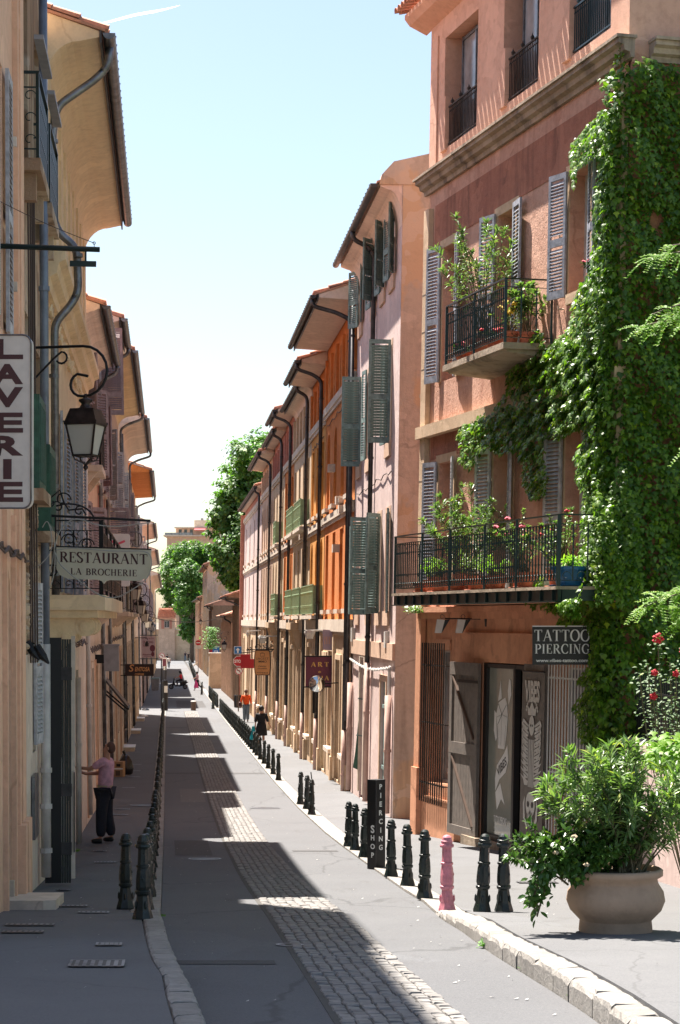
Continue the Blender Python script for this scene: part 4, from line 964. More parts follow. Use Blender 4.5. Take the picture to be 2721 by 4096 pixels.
# attic
A0, AZ = -.12, 8.32
az = [(.75, 2.62), (3.98, 5.66), (6.9, 8.66)]
mb = facade(MB(), F, A0, LN, AZ, 13.0, [(a, b, AZ+.36, 10.75) for a, b in az], n=-.0, deep=.42); shell(mb, F, A0, LN, AZ, 13.0, 9.0, -.0); part('attic_wall', mb, 'salmon', T)
for i, (a, b) in enumerate(az):
    g = MB(); m0 = -.24; W = F
    fr = MB()
    for x in (a+.25, (a+b)/2-.03+.1, b-.05): fr.box(W, x, x+.05, m0-.05, m0, AZ+.36, 10.72)
    fr.box(W, a+.25, b, m0-.048, m0-.002, AZ+.36, AZ+.42); fr.box(W, a+.25, b, m0-.048, m0-.002, 10.64, 10.70)
    f = part('window', fr, 'zinc', T); part('pane', MB().box(W, a+.26, b-.01, m0-.04, m0-.03, AZ+.37, 10.70), 'glass_lt', f)
    part('parapet_block', MB().box(W, a-.08, a+.22, -.12, .05, AZ+.32, 9.62), 'salmon', T)
    mm = 'iron_rust' if i < 2 else 'iron'
    ra = MB(); kz = AZ+.42
    ra.bar(F.W(a+.24, -.02, kz), F.W(b, -.02, kz), .025); ra.bar(F.W(a+.24, -.02, kz+.68), F.W(b, -.02, kz+.68), .03)
    ro = part('railing', ra, mm, T); nb = int((b-a-.24)/.075)
    for k in range(nb):
        l = a+.24+(b-a-.24)*(k+.5)/nb; q = MB(); q.bar(F.W(l, -.02, kz), F.W(l, -.02, kz+.68), .016)
        scroll(q, F.W(l, -.02, kz+.58), F.L.to_3d(), Z_, .035, 1, 0, 5, .006, 8)
        if k % 6 == 2: q.lathe([(.001, 0), (.03, .01), (.035, .05), (.012, .08), (.001, .12)], F.W(l, -.02, kz+.7), 6)
        part('baluster', q, mm, ro)
part('pier', MB().box(F, A0+.12, A0+.5, .002, .03, AZ+.1, 10.9), 'salmon', T)
so = MB(); so.prism(lambda x, y, d: F.W(-.5+d, x, y), [(-.05, 11.35), (-.02, 11.15), (.32, 11.3), (.42, 11.42), (.42, 11.5), (-.05, 11.52)], 0, LN+.6); so = part('attic_eave', so, 'salmon', T)
for i in range(34): put('roof_tile', tile_mesh(), so, mw=fmat(F, -.42+i*.21, .62, 11.52) @ Matrix.Rotation(-.25, 4, 'X'))
for i in range(6): put('roof_tile', tile_mesh(), so, mw=fmat(F, -.52, .5-i*.36, 11.54+i*.1) @ Matrix.Rotation(-.25, 4, 'X'))
# upper balcony
def balcony(l0, l1, n, z, th, m, rm, h=1.0, pitch=.098, post=1.5, bulge=0):
    mb = MB(); mb.prism(lambda x, y, d: F.W(x, y, z-d), [(l0, .003), (l1, .003), (l1, n), (l0, n)], 0, th)
    s_ = part('balcony', mb, m, T)
    railing(lambda s, q: F.W(l0+.05+s, n-.04+bulge*math.sin(s*2.2), z+q), l1-l0-.1, h, s_, rm, pitch, post)
    railing(lambda s, q: F.W(l1-.05, n-.05-s, z+q), n-.08, h, s_, rm, .2, n, thin=.010)
    railing(lambda s, q: F.W(l0+.05, n-.05-s, z+q), n-.08, h, s_, rm, .2, n, thin=.010)
    return s_
s1_ = balcony(3.55, 6.6, .84, 4.32, .10, 'cornice', 'iron', 1.0)
part('balcony_underside', MB().prism(lambda x, y, d: F.W(3.62+d, x, y), [(.004, 4.219), (.78, 4.219), (.74, 4.18), (.004, 4.10)], 0, 2.9), 'cornice', s1_)
s2_ = balcony(1.9, 9.9, 1.18, .47, .045, 'cornice', 'iron', 1.0, .105, 1.6, .03)
mb = MB(); mb.box(F, 1.92, 9.88, 1.08, 1.14, .27, .424); mb.box(F, 1.92, 9.88, 1.02, 1.18, .25, .269); mb.box(F, 9.8, 9.9, .1, 1.079, .27, .424); mb.box(F, 1.92, 2.0, .1, 1.079, .27, .424)
part('iron_beam', mb, 'iron', s2_)
for i in range(17): l = 2.2+i*.47; part('beam_stiffener', MB().box(F, l, l+.02, 1.141, 1.17, .27, .42), 'iron', s2_)
part('cantilever_soffit', MB().prism(lambda x, y, d: F.W(2.0+d, x, y), [(.004, .42), (1.0, .42), (1.0, .34), (.3, .26), (.004, .26)], 0, 7.7), 'ochre_shop', s2_)
# shop front
part('wall_panel', MB().box(F, 3.0, 8.9, -.017, .01, -.66, -.25), 'ochre_shop', T)
part('panel_ledge', MB().box(F, 2.5, 9.0, -.017, .03, -.249, -.22), 'ochre_shop', T)
part('recess_panel', MB().box(F, .75, 1.72, -.017, .012, -.54, -.35), 'ochre_shop', T)
part('plinth', MB().box(F, .32, 3.0, -.017, .05, ZB, -3.25), 'ochre_shop', T)
part('shop_step', MB().box(F, 2.9, 6.6, -.25, .14, ZB, zg(34)+.16), 'cornice', T)
window(F, T, .50, 1.66, -3.0, -.55, back=.26, gm='glass_lt', bars=None); window(F, T, 6.85, 8.75, -3.0, -.72, back=.26, gm='glass_lt', bars=(1, 0))
def grille(l0, l1, z0, z1, n=.10, pitch=.075, cross=(.12, .5, .86), gm='iron_rust'):
    fr = MB()
    for c in cross: fr.bar(F.W(l0-.05, n-.012, z0+(z1-z0)*c), F.W(l1+.12, n-.012, z0+(z1-z0)*c), .014, .03)
    for c in cross:
        for l in (l0-.04, l1+.11): fr.bar(F.W(l, 0, z0+(z1-z0)*c), F.W(l, n, z0+(z1-z0)*c), .016)
    g = part('window_grille', fr, gm, T); k = int((l1-l0)/pitch)
    for i in range(k+1): l = l0+(l1-l0)*i/k; part('bar', MB().tube([F.W(l, n, z0), F.W(l, n, z1)], .014, 6), gm, g)
grille(.42, 1.72, -3.35, -.42, .12, .12); grille(6.9, 8.85, -3.3, -.62, .10, .12, (.36, .9), 'offwhite')
# shop window glass, frame, dark doorway
fr = MB(); z0, z1 = -3.84, -.74
for a, b in ((3.45, 3.62), (4.92, 5.02), (5.54, 5.62)): fr.box(F, a, b, -.14, -.04, z0, z1)
fr.box(F, 3.62, 4.92, -.138, -.042, z0, z0+.22); fr.box(F, 3.62, 5.54, -.137, -.043, z1-.07, z1)
fo = part('shop_frame', fr, 'door_dark', T)
part('shop_pane', MB().box(F, 3.63, 4.91, -.10, -.085, z0+.221, z1-.071), 'shopglass', fo)
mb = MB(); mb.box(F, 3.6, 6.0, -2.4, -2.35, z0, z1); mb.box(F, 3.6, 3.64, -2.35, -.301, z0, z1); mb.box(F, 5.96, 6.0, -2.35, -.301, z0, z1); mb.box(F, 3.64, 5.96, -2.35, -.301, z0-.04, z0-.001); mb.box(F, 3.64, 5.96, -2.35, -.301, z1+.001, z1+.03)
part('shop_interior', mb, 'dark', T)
for i, z in enumerate((-3.3, -2.9, -2.4, -2.0)):
    part('shelf', MB().box(F, 4.9, 5.4, -1.2, -.9, z, z+.02), 'frame_b', T)
N3 = F.N.to_3d(); U = -F.L.to_3d()*-1                      # reading direction: towards the camera side is to the right
U = F.L.to_3d(); V = (Z_-N3*F.b).normalized()
def dec(name, mb, mt, par): return part(name, mb, mt, par)
O = F.W(4.30, -.082, -2.1); 
def g2(mb, pts, lift=.0): 
    mb.add([O+U*x*1.45+V*y*1.15+N3*(.002+lift) for x, y in pts], [tuple(range(len(pts)))]); return mb
d = MB(); g2(d, [(-.20, .45), (-.12, .62), (-.02, .66), (.10, .70), (.16, .62), (.20, .45), (.16, .15), (.1, -.05), (-.12, -.05), (-.14, .2)])
g2(d, [(-.26, .50), (-.2, .46), (-.16, .1), (-.2, .05), (-.27, .2)]); g2(d, [(.22, .6), (.3, .75), (.27, .95), (.22, .98), (.18, .8)]); g2(d, [(-.14, .64), (-.06, .95), (-.02, .68)])
g2(d, [(.1, -.1), (.2, .02), (.24, -.2), (.16, -.38), (-.05, -.5), (-.18, -.68), (-.2, -.5), (-.14, -.3)]); g2(d, [(-.18, -.7), (-.02, -.55), (.14, -.85), (.02, -.78), (-.12, -.95)])
part('gem_and_ribbon_decal', d, 'white', fo)
d = MB()
for a in ([(-.12, .6), (0, .45), (.15, .6)], [(0, .45), (-.02, .0)], [(-.18, .4), (0, .45), (.19, .42)], [(-.1, .0), (-.13, .3), (0, .45)], [(.09, 0), (.14, .3)]):
    for p, q in zip(a, a[1:]): d.bar(O+U*p[0]*1.45+V*p[1]*1.15+N3*.005, O+U*q[0]*1.45+V*q[1]*1.15+N3*.005, .008, .002)
sans(d, 'VIBES', O+U*.04+V*-.35+N3*.002, (U+V*.55).normalized(), (V-U*.5).normalized(), .14, .5, bold=.02)
part('decal_lines', d, 'door_dark', fo)
d = MB(); sans(d, 'TATTOO PIERCING', F.W(4.3, -.082, -3.35), U, V, .11, .62, bold=.03); part('window_lettering', d, 'white', fo)
d = MB(); sans(d, 'tattoo shop', F.W(1.2, -.243, -2.75), U, V, .12, .5, bold=.02); part('window_lettering', d, 'white', T)
# plank shutters of the shop
def shop_leaf(l, w, z0, z1, ang, side):
    mw = fmat(F, l, .03, z0) @ Matrix.Rotation(R(ang)*side, 4, 'Z') @ Matrix.Diagonal((side, 1, 1, 1))
    h = z1-z0; fr = MB(); 
    for a, b in ((0, .16), (h*.47, h*.47+.2), (h-.22, h)): fr.box(ID, 0, w, .036, .062, a, b)
    for a, b in ((.16, h*.47), (h*.47+.2, h-.22)):
        for x in (0, w-.12): fr.box(ID, x, x+.12, .036, .060, a+.001, b-.001)
    o = put('door_shutter', fr.mesh('door_shutter', 'door_grey'), T, mw=mw)
    k = 10
    for i in range(k): 
        q = MB().box(ID, w*i/k+.004, w*(i+1)/k-.004, .0, .034, 0, h); put('plank', q.mesh('plank', 'door_grey'), o, loc=(0, 0, 0))
    for a, b in ((.2, h*.45), (h*.5+.2, h-.26)):
        put('brace', MB().bar((.16 if side > 0 else w-.16, .047, b), (w-.16 if side > 0 else .16, .047, a), .024, .06, (0, 1, 0)).mesh('brace', 'frame_b'), o, loc=(0, 0, 0))
    put('strap_hinge', MB().box(ID, 0, w*.7, .063, .07, h-.35, h-.30).mesh('strap_hinge', 'iron_bk'), o, loc=(0, 0, 0))
    return o
shop_leaf(3.52, 1.36, -3.76, -.74, 2.5, -1)
q = shop_leaf(5.78, 1.04, -3.72, -.70, 3, 1)
# banner hung over the right leaf
t = thing('shop_banner', 'tall dark banner with white skull and wings drawing hanging on the right shop shutter', 'banner', tuple(F.W(6.7, .12, -3.6)))
bw, bh = .98, 2.92; O = F.W(6.36, .15, -2.28)
mb = MB(); mb.prism(lambda x, y, d: O+U*x+V*y+N3*(d+.012*math.sin(x*9+y)), [(-bw/2, -bh/2), (bw/2, -bh/2), (bw/2, bh/2), (-bw/2, bh/2)], -.006, 0); part('cloth', mb, 'door_grey', t)
part('hanging_bar', MB().tube([O+U*-.5+V*(bh/2+.01), O+U*.5+V*(bh/2+.01)], .012, 6), 'iron_bk', t)
d = MB(); NN = N3*.014
def S2(pts): d.add([O+U*x*1.22+V*y+NN for x, y in pts], [tuple(range(len(pts)))])
ww = MB(); serif(ww, 'VIBES', O+V*1.18+NN, U, V, .26, .66, .08, 1.7, 0) if False else None
sans(d, 'VIBES', O+V*1.16+N3*.012, U, V, .30, .66, bold=.045)
for i in range(9):                                          # wings of feathers, rays and a skull, drawn as flat print
    y = .62-.11*i; w_ = .10+.012*i
    for s in (-1, 1):
        S2([(s*.10, y), (s*(.30+.012*i), y+.10), (s*(.36-.01*i), y+.02), (s*(.30-.008*i), y-.07), (s*.12, y-.07)])
S2([(0.06*math.cos(a)*1.6, .62+.16*math.sin(a)) for a in [2*math.pi*i/14 for i in range(14)]])
for i in range(11): a = math.pi*i/10; S2([(.20*math.cos(a)+q_*.028, .86+.16*math.sin(a)+w_*.03) for q_, w_ in ((1, 0), (0, 1), (-1, 0), (0, -1))])
S2([(-.13, .78), (.13, .78), (.18, .95), (.09, .88), (0, 1.0), (-.09, .88), (-.18, .95)])
for i in range(5): x = -.12+.06*i; S2([(x-.02, .40), (x+.02, .40), (x*.7+.012, -.35), (x*.7-.012, -.35)])
S2([(.17*math.cos(a), -.62+.2*math.sin(a)) for a in [2*math.pi*i/16 for i in range(16)]]); S2([(-.09, -.74), (.09, -.74), (.07, -.98), (-.07, -.98)])
for s in (-1, 1): S2([(s*.2, -.5), (s*.27, -.62), (s*.25, -.85), (s*.12, -1.02), (s*.10, -.97), (s*.19, -.82), (s*.21, -.65)])
sans(d, "2'ETAN", O+V*-1.27+N3*.012, U, V, .26, .72, bold=.03)
part('white_print', d, 'offwhite', t)
d = MB(); NN = N3*.018
for s in (-1, 1): S2([(s*.075+.045*math.cos(a), -.62+.05*math.sin(a)) for a in [2*math.pi*i/10 for i in range(10)]])
S2([(-.02, -.76), (.02, -.76), (0, -.69)])
for i in range(4): x = -.045+.03*i; S2([(x-.003, -.96), (x+.003, -.96), (x+.003, -.82), (x-.003, -.82)])
for s in (-1, 1): S2([(s*.03+.018*math.cos(a), .62+.02*math.sin(a)) for a in [2*math.pi*i/8 for i in range(8)]])
for i in range(8):
    y = .60-.11*i
    for s in (-1, 1): S2([(s*.12, y-.01), (s*.30, y+.055), (s*.30, y+.043), (s*.12, y-.022)])
part('dark_print', d, 'door_dark', t)
# TATTOO sign
t = thing('hanging_sign', 'black projecting shop sign lettered TATTOO PIERCING in white beside the ivy', 'sign', tuple(F.W(8.7, .5, 0)))
Ys = 29.0; s_ = 8000/Ys; O = Vector(((2249-1360.5)/s_, Ys, (2480-2583)/s_)); w, h = 237/s_, 152/s_
part('board', board(MB(), O, X_, Z_, [(-w/2, -h/2), (w/2, -h/2), (w/2, h/2), (-w/2, h/2)], .04), 'black', t)
part('frame_edge', MB().bar(O+X_*(-w/2)+Z_*(h/2+.008), O+X_*(w/2)+Z_*(h/2+.008), .045, .016), 'white', t)
part('bracket', MB().bar(O+X_*(w/2)+Z_*.2+Vector((0, .02, 0)), O+X_*(w/2+.12)+Z_*.2+Vector((0, .02, 0)), .03), 'iron_bk', t)
d = MB(); serif(d, 'TATTOO', O+Z_*h*.27, X_, Z_, h*.30, w*.94, .07); serif(d, 'PIERCING', O-Z_*h*.08, X_, Z_, h*.25, w*.92, .10); sans(d, 'www.vibes-tattoo.com', O-Z_*h*.385, X_, Z_, h*.085, w*.88, bold=.02)
part('lettering', d, 'white', t)
# wedge lamps on their rail, bucket lamps
t = thing('lamp_rail', 'iron rail with two black and white wedge spot lamps above the shop', 'lamp', tuple(F.W(.9, .1, -.1)))
l0_, z0_ = 0.75, -.10
P0 = Vector((1842-1360.5, 0, 0)); 
def pw(u, v, Y): return Vector(((u-1360.5)/8000*Y, Y, (2480-v)/8000*Y))
part('rail', MB().tube([pw(1780, 2474, 34.8), pw(1950, 2476, 34.4), pw(2080, 2478, 33.6)], .012, 6), 'iron_bk', t)
for u in (1765, 1848):
    c = pw(u, 2500, 34.7); mb = MB(); k_ = MB()
    mb.prism(lambda x, y, d: c+Vector((x, d, y)), [(-.11, -.14), (0, -.14), (.06, .09), (-.07, .10)], -.1, .1); k_.prism(lambda x, y, d: c+Vector((x, d, y)), [(.003, -.14), (.15, .1), (.062, .09)], -.1, .1)
    part('lamp_face', mb, 'white', t); part('lamp_body', k_, 'black', t)
    part('lamp_ring', MB().tube([c+Vector((.02+.035*math.cos(a), 0, .145+.035*math.sin(a))) for a in [2*math.pi*i/10 for i in range(11)]], .006, 5), 'zinc', t)
for k, u in enumerate((1960, 2056)):
    c = pw(u, 2478, 34.2-k*1.0); t = thing('wall_lamp', ('left', 'right')[k]+' of two dark bucket shaped wall lamps above the shop door', 'lamp', tuple(c))
    part('shade', MB().lathe([(.07, .11), (.10, .10), (.085, -.12), (.05, -.13)], c, 10), 'zinc_dk', t); part('arm', MB().bar(c, c+Vector((.0, .35, 0)), .02), 'iron_bk', t)
# box planter with things in doorway
# ------------------------------------------------------------------ pink house
F = RF(42.0); PK = thing('town_house', 'pale pink house with green louvred shutters and a patched beige gable', 'building', tuple(F.W(4, 0, -4.3)))
EP = 9.15
wt = [(1.15, 1.95), (3.6, 4.4), (6.35, 7.2)]; Lp = 9.7
ops = [(1.25, 2.0, 7.5, 8.8), (3.15, 3.9, 7.5, 8.8), (5.2, 6.0, 7.5, 8.8), (8.4, 9.2, 7.5, 8.8), (1.5, 2.3, 3.9, 6.0), (5.9, 6.7, 3.9, 6.0), (8.2, 9.0, 3.9, 6.0), (1.3, 2.1, .2, 2.35), (3.1, 3.9, .2, 2.35), (5.2, 6.0, .2, 2.35), (8.0, 8.8, .2, 2.35)]
mb = facade(MB(), F, 0, Lp, -.5, EP, ops, deep=.2); part('wall', mb, 'pink', PK)
gop = [(1.5, 2.6, -4.3, -1.35), (6.2, 7.2, -4.35, -.9)]
mb = facade(MB(), F, 0, Lp, -4.9, -.5, gop, n=-.0, deep=.22); part('base_wall', mb, 'pink', PK)
mb = MB(); shell(mb, F, 0.003, Lp, -5, EP, 9.0, -.003); 
part('gable_wall', mb, 'beige_gable', PK)
part('gable_top', MB().prism(lambda x, y, d: F.W(d, x, y), [(.5, EP), (-9, EP), (-9, EP+2.2), (-.8, EP+.72), (.2, EP+.48), (.45, EP+.2)], -.02, .25), 'beige_gable', PK)
eave(F, PK, .02, Lp, EP+.02, .50, .85, True, 'soffit', 'zinc_dk', False, False, clip=.42)
part('string_course', MB().box(F, .0, Lp, .003, .06, -.85, -.5), 'buff', PK)
for o in ops:
    window(F, PK, *o, back=.16, fm='shut_green', gm='glass', bars=(1, 2)); surround(F, PK, *o, 'buff', .13, .012); part('sill', MB().box(F, o[0]-.13, o[1]+.13, .003, .05, o[2]-.32, o[2]-.005), 'buff', PK)
for l, z, h, a, s in ((1.22, 7.5, 1.45, 18, -1), (2.02, 7.5, 1.45, 8, 1), (3.12, 7.5, 1.45, 30, -1), (3.92, 7.5, 1.45, 8, 1), (5.18, 7.5, 1.45, 40, -1), (6.02, 7.5, 1.45, 8, 1), (8.38, 7.5, 1.45, 8, -1), (9.22, 7.5, 1.45, 25, 1),
                      (1.48, 3.85, 2.25, 93, -1), (2.32, 3.9, 2.2, 6, 1), (5.88, 3.9, 2.2, 6, -1), (6.72, 3.9, 2.2, 6, 1), (8.18, 3.85, 2.25, 93, -1),
                      (1.28, .15, 2.25, 8, -1), (3.08, .15, 2.25, 42, -1), (3.92, .15, 2.25, 20, 1), (5.18, .12, 2.3, 90, -1), (6.02, .15, 2.25, 8, 1), (8.82, .15, 2.25, 12, 1)):
    shutter(F, PK, l, z, .48, h, 'shut_green', a, s, .03)
pipe(F, PK, 4.9, EP+.02, -1.0, .5, 'zinc_dk', .055); pipe(F, PK, 4.9, -1.0, zg(47)+.1, 0, 'pipe_pk', .065, name='lower_pipe')
pipe(F, PK, .35, -1.6, zg(42)+.1, 0, 'pipe_pk', .07, name='lower_pipe', rings=()); pipe(F, PK, 9.2, -1.6, zg(51)+.1, 0, 'pipe_pk', .07, name='lower_pipe')
pipe(F, PK, 9.62, 8.5, -2.6, 0, 'zinc_dk', .055, n=.14)
o = put('door', MB().mesh('door', 'door_teal'), PK)
for i in range(7): l = 1.52+i*.152; part('plank', MB().box(F, l, l+.145, -.10-.02*(i > 3), -.04-.02*(i > 3), -4.2, -1.5+.05*abs(3-i)), 'door_teal', o)
for z in (-1.95, -3.3): part('strap_hinge', MB().box(F, 1.48, 2.55, -.039, -.02, z, z+.08), 'shut_green', o)
part('door_handle', MB().box(F, 1.8, 1.83, -.04, .0, -2.9, -2.7), 'iron_bk', o); part('door', MB().box(F, 6.2, 7.2, -.22, -.16, -4.3, -.9), 'frame_b', PK)
surround(F, PK, 1.5, 2.6, -4.2, -1.35, 'buff', .14, .03); surround(F, PK, 6.2, 7.2, -4.2, -.9, 'pale_stone', .16, .05)
for i in range(60):                                       # sagging bundle of old cable under the string course
    t_ = i/60; part('cable_wrap', MB().tube([F.W(.15+9.3*t_, .07, -1.0-.14*math.sin(math.pi*t_)+.012*math.sin(i*2.1)), F.W(.15+9.3*(t_+.02), .075, -1.0-.14*math.sin(math.pi*(t_+.02))+.02*math.cos(i*1.7))], .024, 5), 'offwhite', PK)
for l, z in ((1.15, -.35), (5.2, -1.5), (9.0, -.3)): part('junction_box', MB().box(F, l, l+.28, .003, .09, z-.25, z+.1), 'offwhite', PK)
part('downpipe_bundle', MB().tube([F.W(.55, .05, -1.05), F.W(.5, .05, -1.6)], .04, 6), 'offwhite', PK)
t = thing('shop_lamp_box', 'tall dark green plank shutter leaning on the pink wall', 'shutter', tuple(F.W(5.9, .1, -4)))
mb = MB()
a0_, a1_ = pw(1412, 3070, 49.2), pw(1448, 2680, 49.2)
t.name = 'leaning_shutter'; WM[t.name] = Matrix.Translation(-F.W(5.9, .1, -4))
mb.prism(lambda x, y, d: a0_+Vector((x+d*0, d*.5, y)), [(0, 0), (.19, -.09), (.30, 2.45), (.26, 2.4), (.06, .4)], 0, .06); part('panel', mb, 'shut_deep', t)
for z in (.8, 1.7): part('batten', MB().bar(a0_+Vector((.04+.05*z, -.02, z)), a0_+Vector((.26+.03*z, -.02, z-.03)), .04, .03), 'shut_green', t)
# ------------------------------------------------------------------ the coloured row
def right_house(Y0, Y1, h, ov, m, m_at, label, cols, style, band=(6.35, 3.1, .0), eave_kw={}, rail=(), base='sandstone', detail=True, gm='zinc_dk', pipes=True, arch=()):
    F = RF(Y0); L = Y1-Y0; b = thing('town_house', label, 'building', tuple(F.W(L/2, 0, zg(Y0)))); z0 = zg(Y0)-.5
    zc = [band[2]+.1, band[1]+.15, band[0]+.12]
    ops_ = []
    for i in range(cols):
        c = L*(i+.55)/cols; w = min(.5, L/cols*.30)
        ops_ += [(c-w, c+w, .3 if style != 'door' else .12, 2.55, 0 in arch and 1), (c-w, c+w, 3.35, 5.6, 1 in arch and 1)]
    atw = [(L*(i+.5)/(cols+1)-.38, L*(i+.5)/(cols+1)+.38, 6.62, h-.55) for i in range(cols+1)]
    mb = facade(MB(), F, 0, L, 0, band[0], ops_, deep=.3); part('wall', mb, m, b)
    mb = facade(MB(), F, 0, L, band[0], h, atw if h > 7.4 else [], n=-.02, deep=.3); part('attic_wall', mb, m_at, b)
    shell(MB(), F, 0, L, z0, h); mb = MB(); shell(mb, F, 0.002, L-.002, z0, h, 8, -.03); part('side_wall', mb, m, b)
    gops = []
    for i in range(cols):
        c = L*(i+.5)/cols; zb = zg(Y0+c); w = min(.75, L/cols*.34)
        gops.append((c-w, c+w, zb+(.1 if i % 2 else .9), -.9-.2*(i % 2), 1 if (i+cols) % 3 == 0 else 0))
    mb = facade(MB(), F, 0, L, z0, 0, gops, n=.02, deep=.35); part('base_wall', mb, base, b)
    for k, o in enumerate(gops):
        if k % 2: part('door', MB().box(F, o[0], o[1], -.33, -.27, o[2], o[3]), ('shut_deep', 'frame_b', 'door_grey', 'door_teal')[(k+cols) % 4], b)
        else: window(F, b, *o[:4], back=.3, fm='frame_b', gm='glass', bars=(1, 1)); part('sill', MB().box(F, o[0]-.12, o[1]+.12, .021, .16, o[2]-.12, o[2]), 'pale_stone', b)
        surround(F, b, *o[:4], base, .15, .06)
    l = 0; npil = 3 if cols > 3 else 2
    for i in range(npil): 
        l = (L-.36)*i/(npil-1); part('pilaster', MB().box(F, l+.02, l+.34, .021, .10, z0, -.4), base, b); part('pilaster_base', MB().box(F, l, l+.36, .022, .14, z0, zg(Y0+l)+.7), base, b)
    for k, o in enumerate(ops_):
        window(F, b, *o[:4], back=.27, fm='frame_b' if k % 3 else 'frame_w', gm='glass' if k % 4 else 'glass_lt', bars=(1, 3) if detail else (1, 0))
        sill(F, b, o[0]-.08, o[1]+.08, o[2], 'pale_stone', .14, .12)
    if h > 7.4:
        for o in atw: window(F, b, *o, back=.3, fm='frame_b', bars=(0, 0)); 
        for i in range(cols+2): l = min(max(0, L*i/(cols+1)-.14), L-.28); part('pier', MB().box(F, l, l+.28, -.019, .06, band[0]+.08, h-.45), m_at, b)
    for z, hh, n in ((band[0], .22, .10), (band[1], .2, .08), (band[2], .34, .14)):
        if z is not None: part('string_course', MB().box(F, -.0, L, .003, n, z-hh, z), 'pale_stone', b); part('string_moulding', MB().box(F, -.0, L, .003, n*.6, z-hh-.1, z-hh-.002), 'pale_stone', b)
    kw = dict(drop=.4, cove=False, m='soffit', gm=gm, tiles=detail, fascia=True, clip=.42 if detail else 1.0); kw.update(eave_kw)
    eave(F, b, 0, L, h, ov, **kw)
    if pipes: pipe(F, b, .12, h, zg(Y0)+1.6, ov, 'zinc_dk', .058, n=.16, ln=.3); pipe(F, b, .12, zg(Y0)+1.6, zg(Y0)+.0, 0, 'pipe_pk', .07, n=.16, name='lower_pipe')
    for (zr, l0, l1) in rail:
        s_ = part('balcony', MB().box(F, l0, l1, .003, .34, zr-.12, zr), 'pale_stone', b)
        fr = MB(); fr.bar(F.W(l0, .3, zr+.95), F.W(l1, .3, zr+.95), .04, .03); fr.bar(F.W(l0, .3, zr+.05), F.W(l1, .3, zr+.05), .03, .02)
        ro_ = part('railing', fr, 'leafgreen', s_); k = max(3, int((l1-l0)/.16))
        for i in range(k+1):
            l = l0+(l1-l0)*i/k; q = MB(); q.box(F, l-.016, l+.016, .29, .31, zr+.05, zr+.93)
            if i % 2: scroll(q, F.W(l, .32, zr+.7), F.L.to_3d(), Z_, .06, 1, 0, 5, .01, 8); scroll(q, F.W(l, .32, zr+.3), F.L.to_3d(), Z_, .06, -1, 0, 5, .01, 8)
            part('baluster', q, 'leafgreen', ro_)
        if True:
            q = MB(); q.box(F, l0, l0+.02, .003, .30, zr+.05, zr+.93); part('side_panel', q, 'leafgreen', s_)
    return F, b
M['leafgreen'] = mat('pale green railing', (.24, .33, .19), .6, 0, .15, 8)
FR3, R3 = right_house(51.75, 61.6, 8.4, 1.05, 'orange', 'orange', 'vivid orange house with deep white soffit and arched windows next to the pink house', 4, '', arch=(1,), band=(6.45, None or 3.12, .02))
FR4, R4 = right_house(61.6, 67.8, 8.0, .82, 'amber', 'orange', 'narrow amber house with pale green balcony panels', 3, '', arch=(0,), rail=((.15, .3, 5.8),))
FR5, R5 = right_house(67.8, 77.0, 8.05, .42, 'sandstone', 'sandstone', 'dressed sandstone house with green scroll railings on two floors', 4, '', rail=((.15, .4, 4.2), (.15, 5.0, 8.8), (3.2, .5, 4.2), (3.2, 5.0, 8.8)), eave_kw=dict(cove=True))
FR6, R6 = right_house(77.0, 83.0, 8.1, .7, 'orange', 'rose', 'narrow orange red house in the middle of the right row', 3, '')
FR7, R7 = right_house(83.0, 92.0, 7.95, .42, 'sandstone', 'rose', 'buff stone house with pointed arch windows and green rails', 4, '', arch=(0, 1), rail=((.15, .6, 4.0), (3.2, 1.0, 3.0)))
FR8, R8 = right_house(92.0, 103.0, 7.75, .62, 'buff', 'buff', 'peach house with many narrow windows past the middle of the right row', 5, '', arch=(1,))
FR9, R9 = right_house(103.0, 126.0, 6.9, .3, 'pink', 'rose', 'tall pale rose house closing the right row before the low dark walls', 4, '', band=(6.3, 3.1, .0), eave_kw=dict(cove=False))
part('end_wall', MB().box(RF(126.0), .0, .3, -7.9, .25, -6.6, 6.6), 'red_far', R9)
part('chimney', MB().box(RF(112), 0, 1.2, -1.6, -.8, 7.0, 9.0), 'rose', R9)
for F_, b_ in ((FR3, R3),):
    for l, z in ((1.0, 5.0), (2.4, 2.9), (3.4, 3.2), (6.2, 4.3), (1.2, 4.2), (4.2, 1.9)): part('stone_block', MB().box(F_, l, l+.35, .003, .2, z, z+.22), 'pale_stone', b_)
# stone doorcase consoles on the sandstone house
for Fq, bq, l in ((FR5, R5, 3.2), (FR7, R7, 3.4)):
    part('door_hood', MB().box(Fq, l, l+2.6, .101, .42, -.34, -.1), 'sandstone', bq)
    for k in (0, 2.2): part('console', MB().prism(lambda x, y, d: Fq.W(l+k+.1+d, x, y), [(.05, -.35), (.36, -.35), (.2, -.9), (.05, -1.1)], 0, .2), 'sandstone', bq)
